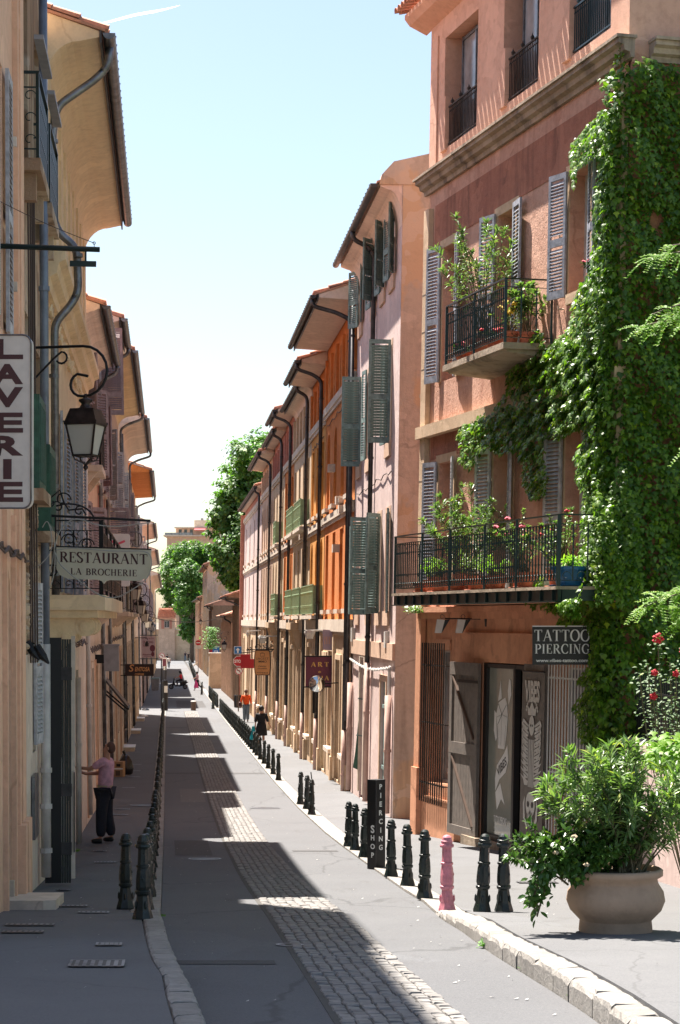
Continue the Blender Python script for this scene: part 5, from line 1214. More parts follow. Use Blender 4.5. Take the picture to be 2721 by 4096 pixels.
# low dark buildings and walls beyond
def low_house(Y0, Y1, h, m, label, ov=.6, a=3.0, cols=4, up=False):
    F = Fr(SX(a, Y0), Y0, (-.0865, 1), (-1, -.0865), .0); L = Y1-Y0; b = thing('low_building', label, 'building', tuple(F.W(L/2, 0, zg(Y0)))); z0 = zg(Y0)-.6
    ops_ = [(L*(i+.5)/cols-.5, L*(i+.5)/cols+.5, zg(Y0)+(.1 if i % 2 else 1.2), zg(Y0)+2.6) for i in range(cols)]
    if up: ops_ += [(L*(i+.5)/cols-.45, L*(i+.5)/cols+.45, h-2.2, h-.8) for i in range(cols)]
    mb = facade(MB(), F, 0, L, z0, h, ops_, deep=.3); shell(mb, F, 0, L, z0, h); part('wall', mb, m, b)
    for o in ops_: window(F, b, *o, back=.25, fm='frame_b', bars=(1, 0))
    for i in range(cols*2): l = L*i/(cols*2); part('buttress', MB().box(F, l, l+.3, .002, .14, z0, h-.5), m, b)
    eave(F, b, 0, L, h, ov, .3, False, 'umber', 'zinc_dk', True, False, clip=1.5, depth=5)
    pipe(F, b, .3, h, zg(Y0), ov, 'zinc_dk', .06, ln=.5)
    return F, b
FL1, K1 = low_house(127, 142, 1.5, 'umber', 'low dark building with tiled canopy eave beyond the rose house on the right', .9)
FL2, K2 = low_house(143, 172, .3, 'buff', 'low weathered wall house with tiled edge farther down the right side', .5, cols=6)
FL3, K3 = low_house(205, 222, 1.5, 'umber', 'grey brown stone house with tiled roof before the tall tower house', .5, cols=3)
FL4, K4 = low_house(228, 262, 6.3, 'beige_gable', 'tall narrow brown rendered tower house with tiled roof and chimney at the far right end', .5, cols=4, up=True)
part('chimney', MB().box(FL4, 2, 3, -2.2, -1.4, 6.4, 9.2), 'rose', K4); part('chimney_pot', MB().lathe([(.3, 9.2), (.25, 10.0), (.5, 10.05), (.5, 10.3)], tuple(FL4.W(2.5, -1.8, 0)), 8), 'pot', K4)
FL5, K5 = low_house(268, 330, 3.0, 'buff', 'far plain house at the very end of the right side', .5, cols=6)
F = RF(176); t = thing('wall_planter', 'tall masonry block with a green shrub growing on top at the far right pavement', 'planter', tuple(F.W(0, 0, zg(176))))
part('block', MB().box(F, 0, 2.5, -1, 1.0, zg(176)-.3, -3.0), 'sandstone', t); part('cap', MB().box(F, -.05, 2.55, -1.05, 1.05, -2.999, -2.9), 'pale_stone', t)
# wall closing the street
YE = 372.0; t = thing('end_wall', 'plain beige wall closing the far end of the street', 'wall', (-28, YE, zg(YE)))
s_ = YE/8000; part('wall_body', MB().box(Fr(-60, YE, (1, 0), (0, -1), 0), 0, 50, -4, 0, zg(YE)-1, (2480-2520)*s_), 'sandstone', t)
part('coping', MB().box(Fr(-60, YE, (1, 0), (0, -1), 0), 0, 50, -4.1, .1, (2480-2520)*s_+.001, (2480-2516)*s_), 'pale_stone', t)
Fe = Fr((640-1360.5)*s_, YE-.3, (1, 0), (0, -1), 0)
gd = thing('garage_door', 'dark red brown garage door in the far end wall', 'door', (Fe.o[0]+1, YE-.3, zg(YE))); part('panel', MB().box(Fe, .0, 1.5, -.3, .05, zg(YE), (2480-2597)*s_), 'frame_b', gd); part('lintel', MB().box(Fe, -.1, 1.6, -.3, .08, (2480-2597)*s_+.001, (2480-2593)*s_), 'pale_stone', gd)
hb = thing('small_house', 'small orange brick house with pink tiled roof standing behind the far end wall', 'building', (Fe.o[0], YE-1, zg(YE)))
Fh = Fr((636-1360.5)*s_, YE-.6, (1, 0), (0, -1), 0)
mb = facade(MB(), Fh, 0, 3.0, zg(YE), (2480-2472)*s_, [(1.05, 2.0, (2480-2510)*s_, (2480-2484)*s_)]); shell(mb, Fh, 0, 3.0, zg(YE), (2480-2472)*s_, 3.5); part('wall', mb, 'buff', hb)
part('brick_panel', MB().box(Fh, .5, 1.04, .002, .03, (2480-2515)*s_, (2480-2480)*s_), 'red_far', hb); part('brick_panel', MB().box(Fh, 2.02, 2.5, .002, .03, (2480-2515)*s_, (2480-2480)*s_), 'red_far', hb)
window(Fh, hb, 1.05, 2.0, (2480-2510)*s_, (2480-2484)*s_, bars=(1, 0))
rf = MB(); rf.quad(Fh.W(-.2, .4, (2480-2473)*s_), Fh.W(3.2, .4, (2480-2473)*s_), Fh.W(3.2, -3.3, (2480-2432)*s_), Fh.W(-.2, -3.3, (2480-2432)*s_)); rf.quad(Fh.W(-.2, .4, (2480-2473)*s_), Fh.W(3.2, .4, (2480-2473)*s_), Fh.W(3.2, .4, (2480-2475)*s_), Fh.W(-.2, .4, (2480-2475)*s_))
rp = part('roof', rf, 'roof', hb)
tm = tile_mesh()
for j in range(8):
    for i in range(14): put('roof_tile', tm, rp, mw=Matrix.Translation(Fh.W(-.1+i*.24, .42-j*.46, (2480-2473)*s_+.02+j*.24)) @ Matrix.Rotation(R(180), 4, 'Z') @ Matrix.Rotation(R(28), 4, 'X') @ Matrix.Rotation(R(180), 4, 'Z') @ Matrix.Scale(1.1, 4))
# apartment block on the hill
YA = 620.0; s_ = YA/8000; t = thing('apartment_block', 'pale flat roofed apartment block with terrace and red awning above the far trees', 'building', ((740-1360)*s_, YA, zg(YA)))
Fa = Fr((668-1360.5)*s_, YA, (1, 0), (0, -1), 0); H = lambda v: (2480-v)*s_
part('wall', MB().box(Fa, 0, 16, -12, 0, zg(YA)-2, H(2146)), 'buff', t); part('slab', MB().box(Fa, -1.0, 17, -12.2, .9, H(2146)+.01, H(2140)), 'pale_stone', t)
part('terrace_wall', MB().box(Fa, 2.6, 16, -11, -2, H(2140)+.01, H(2112)), 'buff', t); part('roof_slab', MB().box(Fa, 2.2, 16.4, -11.2, -1.2, H(2112)+.01, H(2107)), 'pale_stone', t)
part('penthouse', MB().box(Fa, 8.2, 14.5, -10, -4, H(2107)+.01, H(2078)), 'pale_stone', t); part('chimney', MB().box(Fa, 10.0, 10.8, -8, -7, H(2078)+.01, H(2068)), 'grey', t); part('chimney', MB().box(Fa, 11.8, 12.5, -8, -7, H(2078)+.01, H(2067)), 'grey', t)
part('awning', MB().prism(lambda x, y, d: Fa.W(8.5+d, x, y), [(-2, H(2109)), (.6, H(2120)), (.6, H(2121)), (-2, H(2111))], 0, 3.4), 'red', t)
for l in (3.5, 5.2, 7): part('terrace_window', MB().box(Fa, l, l+.9, -2.001, -1.9, H(2138), H(2117)), 'glass', t)
part('terrace_rail', MB().box(Fa, -.6, 8, .7, .75, H(2140)+.02, H(2131)), 'glass_lt', t)
# ------------------------------------------------------------------ bollards
def make_bollard(mt, label, loc, group=None):
    t = thing('bollard', label, 'bollard', loc, group, local=True)
    oc = lambda tt, z: 1
    b = MB(); b.lathe([(.092, 0), (.095, .02), (.088, .045), (.074, .09), (.058, .20), (.056, .215), (.056, .226)], k=8, rot=R(22.5)); lpart('base', b, mt, t)
    for i in range(8):
        a = 2*math.pi*i/8; r = .069; lpart('base_leaf', MB().lathe([(.001, -.03), (.013, -.01), (.010, .03), (.001, .05)], (r*math.cos(a), r*math.sin(a), .13), 5), mt, t) if i % 2 == 0 else None
    b = MB(); b.lathe([(.056, .225), (.070, .240), (.072, .262), (.060, .270), (.065, .30), (.064, .36), (.058, .44), (.053, .472), (.063, .478), (.063, .497), (.050, .503), (.046, .64)], k=16, wob=lambda a, z: 1+.05*math.cos(a*8)*(0 if z < .29 or .46 < z < .5 else 1)); lpart('shaft', b, mt, t)
    b = MB(); b.lathe([(.048, .64), (.050, .648), (.068, .652), (.072, .668), (.068, .682), (.056, .686), (.057, .702), (.060, .706), (.060, .716), (.052, .72), (.046, .752), (.030, .770), (.010, .776)], k=14); lpart('cap', b, mt, t)
    for i in range(3): lpart('relief', MB().lathe([(.001, -.025), (.012, 0), (.001, .025)], (.062*math.cos(i*2.1), .062*math.sin(i*2.1), .38), 5), mt, t)
    return t
def topY(v):
    lo_, hi_ = 15., 300.
    for _ in range(40):
        m = (lo_+hi_)/2
        if 2480-8000*(zg(m)+.81)/m > v: lo_ = m
        else: hi_ = m
    return m
BG1, BG2 = 'bollards along the left kerb', 'bollards along the right kerb'
bz0 = lambda a, Y: (SX(a, Y), Y, zg(Y)+dk(Y)-.01)
g = gpt(502, 3649)
B0 = make_bollard('bollard', 'foremost left bollard, standing alone inside the left pavement', (g[0], g[1], g[2]+.03))
copy_tree(B0, (g[0]+.02, g[1]+2.2, zg(g[1]+2.2)+.03), .4, 'bollard hidden half behind the foremost left bollard, with a yellow tip beside it')
LY = [topY(v) for v in (3368, 3336, 3305, 3279, 3253, 3225, 3206, 3187, 3173, 3156, 3121, 3098, 3079, 3061, 3029, 3003, 2986, 2973)]
while LY[-1] < 117: LY.append(LY[-1]+2.0)
O1 = 'first second third fourth fifth sixth seventh eighth ninth tenth eleventh twelfth thirteenth fourteenth fifteenth sixteenth seventeenth eighteenth nineteenth'.split()
def nth(i): return O1[i] if i < 19 else (('twentieth', 'thirtieth', 'fortieth', 'fiftieth', 'sixtieth')[(i+1)//10-2] if (i+1) % 10 == 0 else ('twenty', 'thirty', 'forty', 'fifty', 'sixty')[(i+1)//10-2]+'-'+O1[(i+1) % 10-1])
for i, Y in enumerate(LY): copy_tree(B0, bz0(-1.95, Y), rng.uniform(0, 6), nth(i)+' bollard from the camera in the row along the left kerb', BG1)
for Y in list(np.arange(126, 150, 2.4)): pass
px = [(2016, 3668, 'rightmost green bollard of the near pair beside the planter shrub'), (1928, 3668, 'left bollard of the green pair between the pink bollard and the planter'), None, (1699, 3602, 'first green bollard left of the pink one'), (1631, 3552, 'second green bollard left of the pink one'),
      (1565, 3514, 'green bollard just right of the black PIERCING post'), (1457, 3436, 'green bollard partly hidden by the black PIERCING post'), (1420, 3407, 'middle bollard of the three left of the PIERCING post'), (1395, 3392, 'leftmost bollard of the three beyond the PIERCING post'),
      (1247, 3264, 'nearest of the three bollards standing apart, with a thin rod on top'), (1227, 3241, 'middle of the three bollards standing apart on the right kerb'), (1202, 3222, 'farthest of the three bollards standing apart on the right kerb')]
for p in px:
    if p: g = gpt(p[0], p[1]); copy_tree(B0, (g[0], g[1], g[2]+dk(g[1])-.01), rng.uniform(0, 6), p[2], BG2)
g = gpt(1789, 3656); PB = make_bollard('bollard_pk', 'pink painted bollard in the green row on the right kerb', (g[0], g[1], g[2]+.02)); 
g = gpt(1247, 3264); put('rod', MB().bar((0, 0, .78), (.02, 0, .93), .02).mesh('rod', 'iron_bk'), None).location = (0, 0, 0)
rod = bpy.data.objects['rod']; rod.parent = [o for o in bpy.data.objects if o.get('label', '').startswith('nearest of the three bollards')][0]
RY = [gpt(900+x*.3508, 2450+y*.3508)[1] for x, y in ((640, 1925), (590, 1855), (540, 1790), (490, 1735), (450, 1685), (410, 1640), (378, 1610), (340, 1570))]
while RY[-1] < 117: RY.append(RY[-1]+1.75)
for i, Y in enumerate(RY): copy_tree(B0, bz0(1.42, Y), rng.uniform(0, 6), nth(i)+' bollard from the camera in the long dense row on the right kerb', BG2)
copy_tree(B0, bz0(1.1, 123), 0, 'single larger bollard at the side street corner on the right', BG2, (1.2, 1.2, 1.45))
for i, Y in enumerate(np.arange(125, 149, 1.7)): copy_tree(B0, bz0(1.42, Y), 0, nth(i)+' bollard from the camera in the row just past the side street', BG2, (1, 1, 1.1))
for i, Y in enumerate(np.arange(156, 170, 2.0)): copy_tree(B0, bz0(1.25-(170-Y)*.02, Y), 0, nth(i)+' bollard of the small group near the walker with the pink bag', 'far bollards on the right')
for i, Y in enumerate(np.arange(178, 330, 3.2)): copy_tree(B0, bz0(1.0+(Y-178)*.006, Y), 0, nth(i)+' bollard from the camera in the farthest row before the end wall', 'far bollards on the right', (1.2, 1.2, 1.3))
# ------------------------------------------------------------------ street lanterns
def make_lantern(label, loc, ext, drop, wall_off, group, wallz=.0):
    """origin at the wall foot of the bracket; x runs out over the street"""
    t = thing('street_lantern', label, 'street lantern', loc, group, local=True)
    br = MB(); br.tube([(-.05, 0, 0), (ext*.72, 0, 0)]+[(ext*.72+.30*math.sin(a), 0, -.30+.30*math.cos(a)) for a in [math.pi*i/10 for i in range(1, 11)]]+[(ext*.72-.02-.14*math.sin(a), 0, -.46-.14*math.cos(a)) for a in [math.pi*i/8 for i in range(1, 8)]]+[(ext*.72+.06, 0, -.36)], .017, 8)
    lpart('bracket_arm', br, 'iron_bk', t)
    br = MB(); br.tube([(-.05, 0, -.38), (.2, 0, -.14), (.3, 0, -.06)]+[(.3+.07*math.sin(a), 0, -.13+.07*math.cos(a)) for a in [math.pi*i/6 for i in range(1, 9)]], .013, 6); lpart('brace', br, 'iron_bk', t)
    cx = ext*.72+.03; c = (cx, 0, 0); L = drop
    lpart('hanger', MB().lathe([(.022, L), (.016, -.60), (.03, -.605)][::1] if False else [(.018, L-.02), (.026, L+.03), (.016, L+.05), (.016, -.60)], c, 8), 'lantern', t)
    q = R(45)
    lpart('chimney', MB().lathe([(.10, L-.13), (.075, L-.115), (.05, L-.07), (.085, L-.04), (.085, L-.02), (.03, L)], c, 10), 'lantern', t, True)
    lpart('hood', MB().lathe([(.285, L-.33), (.285, L-.31), (.205, L-.135), (.14, L-.13), (.10, L-.125)], c, 4, q), 'lantern', t)
    a, b = L-.33, L-.69; ra, rb = .255, .165
    gl = MB(); gl.lathe([(rb-.008, b+.002), (ra-.008, a-.002)], c, 4, q); lpart('glass', gl, 'lantern_glass', t)
    for i in range(4):
        an = q+math.pi/2*i; f = MB(); f.bar((cx+rb*math.cos(an), rb*math.sin(an), b), (cx+ra*math.cos(an), ra*math.sin(an), a), .02); lpart('corner_bar', f, 'lantern', t)
        an2 = an+math.pi/2; f = MB(); f.bar((cx+rb*math.cos(an), rb*math.sin(an), b), (cx+rb*math.cos(an2), rb*math.sin(an2), b), .022); lpart('bottom_bar', f, 'lantern', t)
        f = MB(); f.lathe([(.001, 0), (.012, .01), (.001, .035)], (cx+.283*math.cos(an), .283*math.sin(an), a+.02), 6); lpart('corner_finial', f, 'lantern', t)
        f = MB(); f.tube([(cx+rb*math.cos(an), rb*math.sin(an), b), (cx+rb*.85*math.cos(an), rb*.85*math.sin(an), b-.05), (cx+.04*math.cos(an), .04*math.sin(an), b-.08), (cx, 0, b-.12)], .010, 6); lpart('cradle', f, 'lantern', t)
    lpart('finial', MB().lathe([(.012, b-.10), (.03, b-.13), (.03, b-.15), (.001, b-.18)], c, 8), 'lantern', t, True)
    return t
LG = 'street lanterns on brackets along the left houses'
F = LF(24.0); w = F.W(0, 0, 3.27); 
LN0 = make_lantern('largest and nearest street lantern, frosted glass on a scrolled black bracket at upper left', (w.x+.1, 24, 3.27), .80, -.62, 0, LG)
LN0.rotation_euler = (0, 0, R(-13))
for i, (Y, v, lab) in enumerate(((72, 2316, 'lantern'), (88, 2388, 'lantern'), (104, 2427, 'lantern'), (122, 2462, 'lantern'), (145, 2480, 'lantern'), (165, 2488, ''))):
    w = LF(Y).W(0, 0, 2); z = (2480-v)/8000*Y+.62
    copy_tree(LN0, (w.x-.05, Y, z), R(-13), ('second', 'third', 'fourth', 'fifth', 'sixth', 'farthest')[i]+' street lantern from the front along the left wall beyond the restaurant sign', LG, 1.05)
copy_tree(LN0, (RF(150).W(0, 0, 0).x+.1, 150, -.9), R(180), 'street lantern on the right hand wall far down the street', None)
copy_tree(LN0, (RF(255).W(0, 0, 0).x+.1, 255, .8), R(180), 'small street lantern at the far right end before the tower house', None)
# ------------------------------------------------------------------ signs on the left
def pp(u, v, Y): return Vector(((u-1360.5)/8000*Y, Y, (2480-v)/8000*Y))
Y = 17.0; s_ = 8000/Y; t = thing('projecting_sign', 'large white vertical laundry sign lettered LAVERIE, cut by the left picture edge', 'sign', tuple(pp(0, 1700, Y)))
w, h = 190/s_, 693/s_; O = pp(30, 1686, Y)
part('case', board(MB(), O, X_, Z_, rrect(w, h, .07), .14), 'offwhite', t)
fr = MB(); pl = rrect(w, h, .07); 
fr.tube([O+X_*x+Z_*y+Vector((0, -.004, 0)) for x, y in pl+pl[:1]], .008, 5, False); part('rim', fr, 'zinc', t)
d = MB()
for i, ch in enumerate('LAVERIE'):
    zc = O+Z_*((1686-[1396, 1496, 1588, 1690, 1782, 1876, 1967][i])/s_)
    dd = MB(); sans(dd, ch, zc, X_, Z_, 72/s_, w=(34 if ch == 'I' else 126)/s_, bold=.045); part('letter', dd, 'maroon_text', t)
part('arm', MB().box(LF(16.8), .1, .2, .001, .2, 4.2, 4.3), 'iron_bk', t); part('arm', MB().box(LF(16.8), .1, .2, .001, .2, 3.0, 3.1), 'iron_bk', t)
# empty sign gallows
Y = 20.0; t = thing('sign_gallows', 'empty dark sign beam with eye bolt and stay wire at the upper left', 'bracket', tuple(pp(20, 1000, Y)))
part('beam', MB().tube([pp(-20, 983, Y), pp(399, 998, Y)], .028, 10), 'pipe_bg' if False else 'iron', t)
part('lower_beam', MB().bar(pp(280, 1054, Y), pp(385, 1056, Y), .03, .055), 'iron', t); part('hanger', MB().bar(pp(343, 1005, Y), pp(343, 1045, Y), .018), 'iron', t)
c = pp(377, 972, Y); part('eye_bolt', MB().tube([c+Vector((.013*math.cos(a), 0, .013*math.sin(a))) for a in [2*math.pi*i/10 for i in range(11)]]+[c-Z_*.013, c-Z_*.04], .004, 5), 'iron', t)
part('stay_wire', MB().tube([c]+[c.lerp(pp(-20, 795, Y), k/8)-Z_*.02*math.sin(math.pi*k/8) for k in range(1, 9)], .004, 5), 'cable_dk', t)
# restaurant sign
Y = 25.0; s_ = 8000/Y; O = pp(415, 2258, Y); t = thing('hanging_sign', 'cream shield shaped restaurant sign lettered RESTAURANT LA BROCHERIE under a black iron bar', 'sign', tuple(O))
Us = Vector((.9995, 0, -.03)).normalized(); Vs = Z_; w, h = 378/s_, 128/s_
poly = [(-w/2, h/2), (-w/2, -h*.18), (-w*.47, -h*.36), (-w*.38, -h*.48), (-w*.06, -h*.48), (-w*.02, -h*.52), (0, -h*.60), (w*.02, -h*.52), (w*.06, -h*.48), (w*.38, -h*.48), (w*.46, -h*.36), (w*.495, -h*.15), (w/2, h/2)][::-1]
part('board', board(MB(), O, Us, Vs, poly, .07), 'cream_sign', t)
part('top_edge', MB().bar(O+Us*(-w/2)+Vs*(h/2+.008)+Vector((0, .035, 0)), O+Us*(w/2)+Vs*(h/2+.008)+Vector((0, .035, 0)), .08, .016), 'iron_bk', t)
d = MB(); serif(d, 'RESTAURANT', O+Vs*h*.20, Us, Vs, h*.32, w*.93, .06, 1.15); serif(d, 'LA BROCHERIE', O-Vs*h*.24, Us, Vs, h*.20, w*.70, .12, 1.1); part('lettering', d, 'maroon_text', t)
part('top_bar', MB().bar(pp(142, 2060, Y), pp(603, 2083, Y), .02, .03), 'iron_bk', t)
for u in (592, 222): part('drop_bar', MB().bar(pp(u, 2083-(592-u)*.05, Y), pp(u, 2200, Y), .018), 'iron_bk', t)
orn = MB()
for (u, v, r_, tn, a0) in ((250, 2000, .11, 1, 0), (230, 2030, .09, -1, 3), (318, 2045, .07, 1, 1), (205, 2010, .08, 1, 2)): scroll(orn, pp(u, v, Y), X_, Z_, r_, tn, a0, 5.2, .011)
orn.tube([pp(205, 1990, Y), pp(240, 1960, Y), pp(256, 2010, Y), pp(275, 2040, Y), pp(330, 2035, Y), pp(345, 2060, Y)], .012, 6); part('scrollwork', orn, 'iron_bk', t)
for k, pts in enumerate((((150, 2450), (200, 2300), (230, 2130), (280, 2075), (340, 2080), (380, 2100), (470, 2108), (560, 2095), (600, 2090)), ((225, 2200), (290, 2190), (450, 2205), (600, 2203), (610, 2260), (590, 2320), (470, 2395), (400, 2385), (310, 2320), (235, 2255), (222, 2210)), ((190, 2080), (215, 2130), (222, 2260), (205, 2350), (130, 2460)))):
    part('cable', MB().tube(smooth_path([pp(u, v, Y-.06-.02*k) for u, v in pts]), .007, 5), 'cable', t)
t = thing('wall_cable', 'looped grey cable hanging against the rubble wall beside the blue pipe', 'cable', tuple(pp(120, 2300, 24.3))); 
part('cable_run', MB().tube(smooth_path([pp(u, v, 24.3) for u, v in ((128, 2275), (160, 2260), (195, 2225), (212, 2180), (200, 2100), (186, 2080), (170, 2110))]), .006, 5), 'cable', t)
# sentosa
Y = 70.; s_ = 8000/Y; O = pp(558, 2680, Y); w, h = 114/s_, 48/s_; t = thing('hanging_sign', 'small dark brown hairdresser sign lettered SENTOSA COIFFURE on the left', 'sign', tuple(O))
part('board', board(MB(), O, X_, Z_, [(-w/2, -h/2), (w/2, -h/2), (w/2, h/2), (-w/2, h/2)], .08), 'brown_sign', t)
d = MB(); sans(d, 'S', O+X_*-w*.28+Z_*h*.16, X_, Z_, h*.58, italic=.2, bold=.02); sans(d, 'ENTOSA', O+X_*w*.10+Z_*h*.07, X_, Z_, h*.34, w*.52, italic=.2, bold=.03); sans(d, 'COIFFURE', O+Z_*-h*.36, X_, Z_, h*.17, w*.32, italic=.1, bold=.03); part('lettering', d, 'orange_sign', t)
for v in (2660, 2702): part('arm', MB().bar(pp(478, v, Y), pp(502, v, Y), .03), 'iron_bk', t)
# yoga banner
Y = 103.; s_ = 8000/Y; O = pp(594, 2588, Y); w, h = 54/s_, 86/s_; t = thing('hanging_sign', 'pale lilac yoga banner with a purple drawing under a small spot lamp', 'sign', tuple(O))

M['lilac_b'] = mat('pale lilac banner', (.50, .38, .42), .7, 0, .05)
part('cloth', board(MB(), O, X_, Z_, [(-w/2, -h/2), (w/2, -h/2), (w/2, h/2), (-w/2, h/2)], .02), 'lilac_b', t)
d = MB(); sans(d, "L' Art du Soi", O+Z_*h*.40, X_, Z_, h*.06, w*.8); sans(d, 'QI GONG', O+Z_*h*.23-X_*w*.03, X_, Z_, h*.11, w*.78, bold=.02); sans(d, 'YOGA', O+Z_*h*.06-X_*w*.2, X_, Z_, h*.11, w*.42, bold=.02); sans(d, 'Relaxation', O-Z_*h*.35-X_*w*.1, X_, Z_, h*.07, w*.6, bold=.02); stroke2(d, O-Z_*h*.44, X_, Z_, [(-w*.35, 0), (w*.2, 0)], .015)
ellipse(d, O+X_*w*.3-Z_*h*.06, X_, Z_, w*.2, h*.16, .004); ellipse(d, O+X_*w*.32-Z_*h*.33, X_, Z_, w*.12, h*.11, .004); part('print', d, 'lilac_sign' if False else 'purple_sign', t)
part('top_rod', MB().bar(O+X_*(-w*.6)+Z_*(h/2+.05), O+X_*(w*.7)+Z_*(h/2+.05), .05), 'zinc', t); part('bottom_rod', MB().bar(O+X_*(-w*.6)-Z_*(h/2+.05), O+X_*(w*.7)-Z_*(h/2+.05), .05), 'zinc', t)
part('lamp_arm', MB().tube([pp(540, 2551, Y-1), pp(588, 2551, Y-1), pp(590, 2560, Y-1)], .02, 6), 'iron_bk', t); part('spot_lamp', MB().lathe([(.03, .1), (.09, .0), (.10, -.16)], tuple(pp(588, 2572, Y-1)), 8), 'iron_bk', t)
# white square frame sign behind the restaurant one
Y = 45.; O = pp(455, 2240, Y); s_ = 8000/Y; w, h = 128/s_, 210/s_; t = thing('hanging_sign', 'white framed sign with pink print and curled bracket half hidden behind the restaurant sign', 'sign', tuple(O))
part('board', board(MB(), O, X_, Z_, rrect(w, h, .05), .08), 'white', t); d = MB(); stroke2(d, O+Z_*h*.33, X_, Z_, [(-w*.35, -.05), (-w*.1, .05), (w*.1, -.04), (w*.35, .04)], .05); part('print', d, 'flower_pink', t)
part('curl', MB().tube([pp(522, 2128, Y), pp(545, 2128, Y)]+[pp(548+20*math.cos(a), 2158-30*math.sin(a), Y) for a in [math.pi/2-math.pi*1.5*i/12 for i in range(13)]], .015, 6), 'zinc', t)
# black flood lights at lower left
t = thing('flood_lights', 'pair of black wall spot lights pointing down on the old house', 'lamp', tuple(pp(110, 2590, 23.2)))
for u, v in ((100, 2570), (138, 2585)):
    c = pp(u+8, v, 23.2); part('lamp_head', MB().tube([c, c+Vector((.08, -.02, -.12)), c+Vector((.15, -.04, -.20))], [.05, .05, .012], 8), 'iron_bk', t)
part('arm', MB().bar(pp(80, 2590, 23.2), pp(140, 2572, 23.2), .02), 'iron_bk', t)
# ------------------------------------------------------------------ signs on the right
Y = 57.; s_ = 8000/Y; O = pp(1280, 2687, Y); w, h = 115/s_, 122/s_; t = thing('hanging_sign', 'square plum coloured shop sign lettered ART & ASIA between two iron bars', 'sign', tuple(O))
part('board', board(MB(), O, X_, Z_, [(-w/2, -h/2), (w/2, -h/2), (w/2, h/2), (-w/2, h/2)], .03), 'purple_sign', t)
d = MB(); serif(d, 'ART', O+Z_*h*.24, X_, Z_, h*.15, w*.62, .35, 1.5); serif(d, '&', O+Z_*h*.01, X_, Z_, h*.09, w*.09, 0, 1.8); serif(d, 'ASIA', O-Z_*h*.21, X_, Z_, h*.15, w*.62, .22, 1.5); part('lettering', d, 'yellow_text', t)
for v in (2625, 2748): part('bar', MB().bar(pp(1212, v, Y), pp(1352, v, Y), .035), 'iron_bk', t)
Y = 55.6; O = pp(1268, 2737, Y); t = thing('traffic_mirror', 'round convex traffic mirror in front of the plum sign', 'mirror', tuple(O)); M['mirror'] = mat('mirror glass', (.75, .78, .8), .06, 1.0, .02)
mb = MB(); r_ = 32*Y/8000; rg = []
prof = [(0.0001, -.06), (r_*.4, -.05), (r_*.75, -.03), (r_*.97, 0)]
k = 20; o_ = len(mb.v)
for rr, dy in prof: mb.v += [tuple(O+Vector((rr*math.cos(2*math.pi*j/k), dy, rr*math.sin(2*math.pi*j/k)))) for j in range(k)]
for i in range(3): mb.f += [(i*k+j, i*k+(j+1) % k, (i+1)*k+(j+1) % k, (i+1)*k+j) for j in range(k)]
part('mirror_face', mb, 'mirror', t, True); part('rim', MB().tube([O+Vector((r_*math.cos(2*math.pi*j/24), .005, r_*math.sin(2*math.pi*j/24))) for j in range(25)], .012, 6, False), 'zinc_dk', t)
part('back_shell', MB().tube([O+Vector((0, .01, 0)), O+Vector((0, .05, 0))], [r_*.97, r_*.5], 20), 'zinc_dk', t)
part('arm', MB().bar(O+Vector((0, .06, 0)), pp(1353, 2731, Y+.3), .03), 'iron_bk', t); part('post', MB().tube([pp(1257, 2768, Y+.1), pp(1257, 2853, Y+.1)], .045, 8), 'iron_bk', t)
# sagest
Y = 88.; s_ = 8000/Y; O = pp(1050, 2651, Y); w, h = 64/s_, 98/s_; t = thing('hanging_sign', 'orange barrel shaped estate agency sign lettered SAGEST IMMO', 'sign', tuple(O))
bp = [(w/2*(1-.12*abs(y)**2.2)*sx, h/2*y) for sx, rngy in ((1, [-1, -.8, -.5, -.2, .2, .5, .8, 1]), (-1, [1, .8, .5, .2, -.2, -.5, -.8, -1])) for y in rngy]
part('board', board(MB(), O, X_, Z_, bp, .06), 'orange_sign', t); part('rim', MB().tube([O+X_*x+Z_*y for x, y in bp+bp[:1]], .02, 5, False), 'frame_b', t)
d = MB(); sans(d, 'SAGEST', O+Z_*h*.17, X_, Z_, h*.085, w*.78, bold=.0); sans(d, 'IMMO', O+Z_*h*.05, X_, Z_, h*.085, w*.55); sans(d, 'Cabinet', O-Z_*h*.14, X_, Z_, h*.06, w*.5, italic=.5); sans(d, 'Immobilier', O-Z_*h*.23, X_, Z_, h*.06, w*.62, italic=.5); sans(d, '04 42 93 00 55', O-Z_*h*.41, X_, Z_, h*.05, w*.7, bold=.02)
stroke2(d, O+Z_*h*.34, X_, Z_, [(-.09, -.08), (.09, -.08), (.09, .05), (-.09, .05), (-.09, -.08)], .015); stroke2(d, O+Z_*h*.34, X_, Z_, [(-.1, .03), (0, .08), (.1, .03)], .015); part('lettering', d, 'frame_b', t)
ir = MB()
for (u, v, r_, tn, a0) in ((1030, 2590, .16, 1, 0), (1060, 2580, .2, -1, 2), (1085, 2600, .16, 1, 1), (1095, 2570, .2, -1, 0), (1000, 2592, .1, 1, 3)): scroll(ir, pp(u, v, Y), X_, Z_, r_, tn, a0, 5.2, .022)
ir.bar(pp(985, 2600, Y), pp(1110, 2597, Y), .05); part('scrollwork', ir, 'iron_bk', t)
for i in range(3): part('lamp', MB().lathe([(.03, .12), (.09, .03), (.08, -.06)], tuple(pp(1040+i*9, 2552+i*2, Y)), 8), 'offwhite', t)
Y = 95.; O = pp(989, 2645, Y); s_ = 8000/Y; t = thing('hanging_sign', 'plain dark red stepped shop sign overlapping the stop sign', 'sign', tuple(O))
